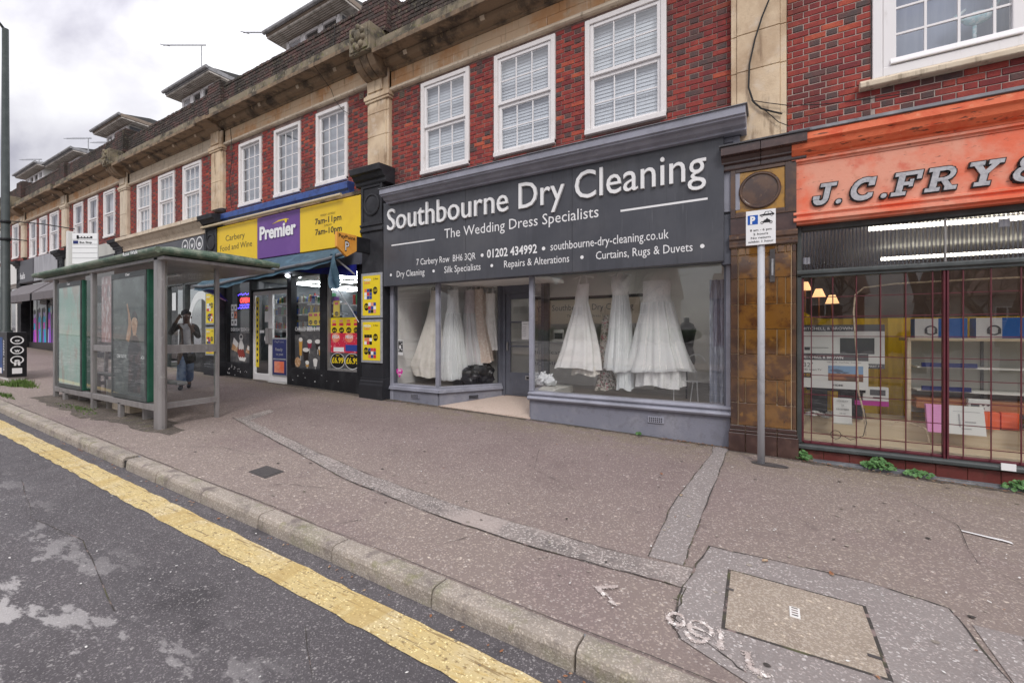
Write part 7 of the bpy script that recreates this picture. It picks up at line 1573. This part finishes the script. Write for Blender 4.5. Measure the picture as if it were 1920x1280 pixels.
weed(2.10, -.12, .13, .10, 80, 4, 'weed at the right edge of the photograph under the window')
weed(-1.63, -.05, .02, .05, 6, 5, 'tiny seedling at the foot of the grey stall riser')
# litter
mb = MB(); pts = [(1.285, -1.63), (1.36, -1.645), (1.42, -1.66), (1.50, -1.67), (1.54, -1.69)]
sheet(mb, [(a, b+.012) for a, b in pts], [(a, b-.012-.004*i) for i, (a, b) in enumerate(pts)], .010)
tag(mb.obj('paper_strip', 'white', loc=(1.41, -1.66, gz(1.41, -1.66))), 'torn white paper strip lying on the pavement at the right', 'litter')
mb = MB(); rr = random.Random(17)
def leaf(x, y, s, zf=gz, off=.012):
    a = rr.uniform(0, 6.283); z = zf(x, y)+off; c, s_ = math.cos(a), math.sin(a); pts = [(-s, 0), (-.4*s, .45*s), (.3*s, .4*s), (s, 0), (.3*s, -.4*s), (-.4*s, -.42*s)]
    mb.face([(x+p*c-q*s_, y+p*s_+q*c, z+rr.uniform(0, .3)*s) for p, q in pts])
for k in range(70): leaf(rr.uniform(-1.3, -.42), -.07-abs(rr.gauss(0, .05)), rr.uniform(.008, .022))
for k in range(90): leaf(rr.uniform(.3, 3.0), -.18-abs(rr.gauss(0, .05)), rr.uniform(.008, .022))
for k in range(40): leaf(rr.uniform(-7.4, -4.5), -.10-abs(rr.gauss(0, .08)), rr.uniform(.01, .03))
for k in range(45): leaf(rr.uniform(-9, 3), rr.uniform(-4.1, -.4), rr.uniform(.006, .016))
for k in range(60): leaf(rr.uniform(-9, 1), -4.43-abs(rr.gauss(0, .04)), rr.uniform(.008, .02), rz, .008)
for (x, y) in ((-.04, -2.985), (.33, -2.93), (-.72, -2.1), (-1.0, -1.6)): leaf(x, y, .03)
stuff(mb.obj('fallen_leaves', 'dleaf'))
mb = MB()
for k in range(170): leaf(rr.uniform(-10, 2.5), rr.uniform(-4.2, -.2), rr.uniform(.004, .015))
for k in range(50): leaf(rr.uniform(-8, -.5), rr.uniform(-5.6, -4.44), rr.uniform(.004, .013), rz, .008)
stuff(mb.obj('litter', 'offwhite'))
# ------------------------------------------------------------------ the person behind the shelter glass
def skin_mesh(name, mats, parent, verts, edges, radii, origin, rot, root=0, levels=2, local=False):
    me = bpy.data.meshes.new(name); me.from_pydata(verts, edges, [])
    o = bpy.data.objects.new(name, me); COL.objects.link(o)
    sk = o.modifiers.new('skin', 'SKIN'); sk.use_smooth_shade = True
    for i, r_ in enumerate(radii):
        d = me.skin_vertices[0].data[i]; d.radius = (r_, r_) if isinstance(r_, (int, float)) else r_; d.use_root = (i == root)
    ss = o.modifiers.new('sub', 'SUBSURF'); ss.levels = levels; ss.render_levels = levels
    dg = bpy.context.evaluated_depsgraph_get()
    m2 = bpy.data.meshes.new_from_object(o.evaluated_get(dg)); bpy.data.objects.remove(o)
    m2.materials.clear()
    for m in (mats if isinstance(mats, (list, tuple)) else [mats]): m2.materials.append(M[m] if isinstance(m, str) else m)
    m2.polygons.foreach_set('use_smooth', [True]*len(m2.polygons))
    ob = bpy.data.objects.new(name, m2); COL.objects.link(ob); ob.parent = parent; ORG[ob.name] = ORG[parent.name]
    return ob
M['skin'] = nmat('dark_brown_skin', (.12, .06, .038), [((.17, .09, .06), 9, .45, .65, .6)], .5)
M['hair'] = nmat('black_hair', (.010, .008, .008), rough=.8); M['jacket'] = nmat('black_jacket', (.012, .012, .014), [((.025, .025, .028), 7, .45, .65, .8)], .75); M['shirt'] = nmat('light_grey_shirt', (.66, .65, .68), [((.40, .39, .42), 8, .45, .65, .7)], .8)
M['denim'] = nmat('washed_denim', (.09, .15, .28), [((.26, .34, .47), 5, .45, .62, .85), ((.03, .05, .1), 9, .55, .7, .6)], .85); M['shoe'] = nmat('dark_shoe', (.02, .02, .025), rough=.5); M['lip'] = flat('lip', (.10, .035, .03)); M['eye'] = flat('eye_white', (.6, .58, .55), .3)
pr = thing('person', 'person walking behind the shelter glass in black jacket and jeans, hand raised to the head', 'person', (-10.95, -1.76, gz(-10.95, -1.76)))
pr.rotation_euler = (0, 0, R(64))
V_b = [(0, 0, .90), (0, .0, 1.05), (0, -.01, 1.22), (0, -.01, 1.36), (0, -.015, 1.43), (0, -.03, 1.50), (0, -.04, 1.575), (0, -.035, 1.635),
       (-.09, 0, .86), (-.10, -.07, .48), (-.095, .02, .09), (-.10, -.10, .03), (.09, 0, .86), (.05, .03, .49), (.03, .24, .15), (.03, .17, .06),
       (-.16, 0, 1.37), (-.28, -.07, 1.19), (-.155, -.13, 1.50), (-.115, -.13, 1.565), (.16, 0, 1.37), (.215, -.07, 1.12), (.11, -.20, 1.30), (.08, -.21, 1.37)]
E_b = [(0, 1), (1, 2), (2, 3), (3, 4), (4, 5), (5, 6), (6, 7), (0, 8), (8, 9), (9, 10), (10, 11), (0, 12), (12, 13), (13, 14), (14, 15), (3, 16), (16, 17), (17, 18), (18, 19), (3, 20), (20, 21), (21, 22), (22, 23)]
R_b = [.11, .105, .12, .10, .05, .055, .085, .06, .085, .058, .04, .035, .085, .058, .04, .035, .055, .042, .03, .032, .055, .042, .03, .032]
for (base, dirs) in ((19, [(.03, -.02, .05), (.015, -.025, .065), (0, -.02, .07), (-.015, -.01, .06), (.045, .0, .02)]), (23, [(-.03, -.01, .05), (-.045, -.02, .045), (-.05, -.02, .03), (-.045, -.02, .012), (-.005, .0, .045)])):
    b_ = V_b[base]
    for k, d in enumerate(dirs):
        i = len(V_b); V_b.append(tuple(b_[q]+d[q]*.55 for q in range(3))); V_b.append(tuple(b_[q]+d[q]+(0, -.012, -.006)[q] for q in range(3)))
        E_b += [(base, i), (i, i+1)]; R_b += [.009, .008]
skin_mesh('body', 'skin', pr, V_b, E_b, R_b, None, None)
skin_mesh('jacket', 'jacket', pr, [(0, .03, .52), (0, .02, .86), (0, .015, 1.10), (0, .01, 1.28), (0, .01, 1.385), (-.165, 0, 1.365), (-.285, -.07, 1.19), (-.175, -.125, 1.45), (.165, 0, 1.365), (.22, -.07, 1.12), (.13, -.185, 1.27)],
          [(0, 1), (1, 2), (2, 3), (3, 4), (4, 5), (5, 6), (6, 7), (4, 8), (8, 9), (9, 10)], [(.20, .14), (.17, .12), (.14, .11), (.135, .11), .07, .06, .052, .04, .06, .052, .04], None, None, root=2)
skin_mesh('shirt', 'shirt', pr, [(.02, -.075, .80), (.02, -.085, 1.0), (.01, -.09, 1.2), (0, -.07, 1.36), (0, -.045, 1.42)], [(0, 1), (1, 2), (2, 3), (3, 4)], [(.075, .075), (.075, .07), (.075, .07), (.07, .06), (.055, .05)], None, None, root=2)
skin_mesh('jeans', 'denim', pr, [(0, 0, .92), (-.075, 0, .80), (-.085, -.06, .48), (-.095, .02, .07), (.075, 0, .80), (.055, .03, .49), (.035, .22, .15)], [(0, 1), (1, 2), (2, 3), (0, 4), (4, 5), (5, 6)], [.10, .082, .082, .10, .082, .08, .085], None, None)
skin_mesh('shoe', 'shoe', pr, [(-.10, .06, .045), (-.105, -.05, .045), (-.11, -.16, .035)], [(0, 1), (1, 2)], [.045, .05, .04], None, None); skin_mesh('shoe', 'shoe', pr, [(.03, .27, .14), (.03, .20, .06), (.03, .12, .035)], [(0, 1), (1, 2)], [.045, .048, .035], None, None)
def pmesh(mb, name, m, smooth=True):
    me = bpy.data.meshes.new(name); me.from_pydata(mb.v, [], mb.f); me.materials.append(M[m]); me.polygons.foreach_set('use_smooth', [smooth]*len(me.polygons))
    o = bpy.data.objects.new(name, me); COL.objects.link(o); o.parent = pr; ORG[o.name] = ORG[pr.name]; return o
hr = random.Random(6); mb = MB(); mb.ell((0, .022, 1.632), (.084, .085, .072), 14, 8)
for k in range(60):
    a = hr.uniform(0, 6.283); q = hr.uniform(0, 1)
    x_, y_ = .088*q*math.cos(a)-.015, .025+.08*q*math.sin(a); z_ = 1.70-.07*q*q+hr.uniform(-.012, .02)
    if y_ < -.02: z_ = max(z_, 1.668)
    mb.ell((x_, y_, z_), (.022, .022, .028), 7, 5)
pmesh(mb, 'hair', 'hair')
mb = MB(); mb.ell((0, -.118, 1.555), (.016, .02, .024), 8, 6); mb.ell((-.085, -.03, 1.56), (.012, .02, .03), 8, 6); mb.ell((.085, -.03, 1.56), (.012, .02, .03), 8, 6); pmesh(mb, 'face_features', 'skin')
mb = MB(); mb.ell((0, -.11, 1.515), (.028, .012, .010), 8, 5); pmesh(mb, 'mouth', 'lip'); mb = MB(); mb.ell((-.034, -.112, 1.585), (.013, .008, .007), 8, 5); mb.ell((.034, -.112, 1.585), (.013, .008, .007), 8, 5); pmesh(mb, 'eye', 'eye')
mb = MB().prism([(-.09, 1.44), (-.02, 1.34), (-.05, 1.30), (-.12, 1.40)], 'y', -.135, -.125); mb.prism([(.09, 1.44), (.02, 1.34), (.05, 1.30), (.10, 1.40)], 'y', -.135, -.125); pmesh(mb, 'collar', 'shirt', False)

# ------------------------------------------------------------------ the other side of the street (seen in the window reflections)
M['tilero'] = nmat('brown_roof_tiles', (.16, .09, .07), [((.10, .06, .05), 2, .45, .65, .8)], .8, [(30, .3)])
M['pebble'] = nmat('pebbledash', (.45, .42, .38), [((.35, .32, .29), 3, .45, .65, .8)], .9); M['redhouse'] = nmat('red_brick_house', (.24, .08, .055), [((.16, .06, .05), 4, .45, .65, .8)], .85)
def house(x, y, w, d, h, rid, m, lab):
    t = thing('opposite_house', lab, 'house', (x, y, rz(min(x, 28), y)+.1), 'houses on the far side of the street'); z = ORG[t.name].z
    MB().box(x-w/2, x+w/2, y-d, y, z-.3, z+h).obj('wall', m, t)
    rf = MB().prism([(y+.4, z+h-.1), (y-d/2, z+rid), (y-d-.4, z+h-.1)], 'x', x-w/2-.4, x+w/2+.4).obj('roof', 'tilero', t); MB().box(x-w/2+.5, x-w/2+1.3, y-d/2-.4, y-d/2+.4, z+rid-.8, z+rid+1.0).obj('chimney', 'redhouse', rf)
    gx = x+w*.26; gw = w*.36      # street-facing gable bay
    MB().prism([(gx-gw/2, z), (gx+gw/2, z), (gx+gw/2, z+h), (gx, z+h+gw*.55), (gx-gw/2, z+h)], 'y', y, y+.9).obj('gable_bay', 'pebble', t)
    mb = MB(); mb.face([(gx-gw/2-.3, y+1.2, z+h-.2), (gx, y+1.2, z+h+gw*.62), (gx, y-3, z+h+gw*.62), (gx-gw/2-.3, y-3, z+h-.2)]); mb.face([(gx+gw/2+.3, y+1.2, z+h-.2), (gx, y+1.2, z+h+gw*.62), (gx, y-3, z+h+gw*.62), (gx+gw/2+.3, y-3, z+h-.2)]); mb.obj('gable_roof', 'tilero', t)
    for (wx, wz, ww, wh, yy) in ((gx, z+.9, gw*.7, 1.3, y+.9), (gx, z+h*.58, gw*.6, 1.2, y+.9), (x-w*.25, z+.9, 1.6, 1.3, y), (x-w*.25, z+h*.58, 1.4, 1.2, y), (x-.2, z+h*.58, .9, 1.1, y)):
        f = MB().box(wx-ww/2, wx+ww/2, yy-.02, yy+.08, wz, wz+wh).obj('window', 'upvc', t); mb = MB()
        for i in range(2): mb.box(wx-ww/2+.08+i*ww/2, wx-.04+i*ww/2, yy+.08, yy+.085, wz+.08, wz+wh-.08)
        mb.obj('pane', 'dark', f)
    MB().box(x-.6, x+.35, y-.02, y+.06, z, z+2.1).obj('door', 'greent', t)
for a in ((-34, -46, 13, 9, 5.4, 8.6, 'redhouse', 'red brick house across the street reflected at the left of the shop windows'), (-17, -44, 14, 9, 5.4, 8.8, 'pebble', 'pebbledashed house with gable bay across the street reflected in the dress window'), (1, -46, 13, 9, 5.4, 8.6, 'redhouse', 'red brick house across the street with chimney and gable bay'), (20, -45, 14, 9, 5.4, 8.7, 'pebble', 'pebbledashed house across the street reflected in the barred window'), (-54, -45, 14, 9, 5.4, 8.7, 'pebble', 'pebbledashed house across the street farthest to the left'), (40, -46, 14, 9, 5.4, 8.6, 'redhouse', 'red brick house across the street farthest to the right')): house(*a)
M['bark'] = nmat('dark_bark', (.05, .042, .036), [((.09, .08, .07), 9, .45, .65, .8)], .9)
def bare_tree(x, y, h, seed, lab):
    z0 = rz(min(x, 28), y)+.1; t = thing('bare_tree', lab, 'tree', (x, y, z0), 'bare trees across the street'); rr = random.Random(seed); tr = MB(); br = MB()
    def grow(p, d, L_, r_, dep):
        q = p+d*L_*.5+Vector((rr.uniform(-.06, .06), rr.uniform(-.06, .06), 0))*L_; e = q+(d+Vector((rr.uniform(-.2, .2), rr.uniform(-.2, .2), .08))).normalized()*L_*.5
        (tr if dep == 0 else br).tube([p, q, e], [r_, r_*.82, r_*.62], 6 if dep < 2 else 3, cap=False)
        if dep >= 6 or r_ < .006: return
        for k in range(3 if dep < 5 else 2):
            nd = (d+Vector((rr.uniform(-.85, .85), rr.uniform(-.85, .85), rr.uniform(-.25, .5)))).normalized(); grow(e if k < 2 else q, nd, L_*rr.uniform(.62, .82), r_*rr.uniform(.5, .64), dep+1)
    grow(Vector((x, y, z0-.2)), Vector((0, 0, 1)), h*.3, h*.028, 0)
    tr.obj('trunk', 'bark', t, smooth=True); br.obj('crown', 'bark', t, smooth=True)
for i, (x, y, h, lab) in enumerate(((5.5, -19, 11, 'bare tree across the street reflected in the barred window'), (9.5, -23, 12, 'taller bare tree behind the first one across the street'), (2.2, -27, 10, 'bare tree on the grass across the street, standing between houses'), (-9, -24, 11, 'bare tree across the street reflected above the dresses'), (14, -20, 11, 'bare tree across the street at the far right'))): bare_tree(x, y, h, 100+i, lab)
M['hedge'] = nmat('dark_hedge', (.03, .05, .02), [((.06, .09, .03), 5, .45, .65, .8)], .9, [(14, 1)])
for i, (a, b) in enumerate(((-60, -28), (-24, -6), (-3, 12), (15, 40))):
    mb = MB(); rr = random.Random(60+i); n = int((b-a)*2.2)
    for k in range(n): mb.ell((a+(b-a)*k/n+rr.uniform(-.2, .2), -38+rr.uniform(-.3, .3), rz(min(a, 28), 0)+rr.uniform(.5, 1.0)), (rr.uniform(.5, .8), .6, rr.uniform(.5, .8)), 8, 6)
    t = thing('garden_hedge', ('dark garden hedge across the street, far left stretch', 'dark garden hedge across the street opposite the dress window', 'dark garden hedge across the street opposite the camera', 'dark garden hedge across the street, right hand stretch')[i], 'hedge', ((a+b)/2, -38, rz(min(a, 28), 0)+.1)); stuff(mb.obj('foliage', 'hedge', t, smooth=True))
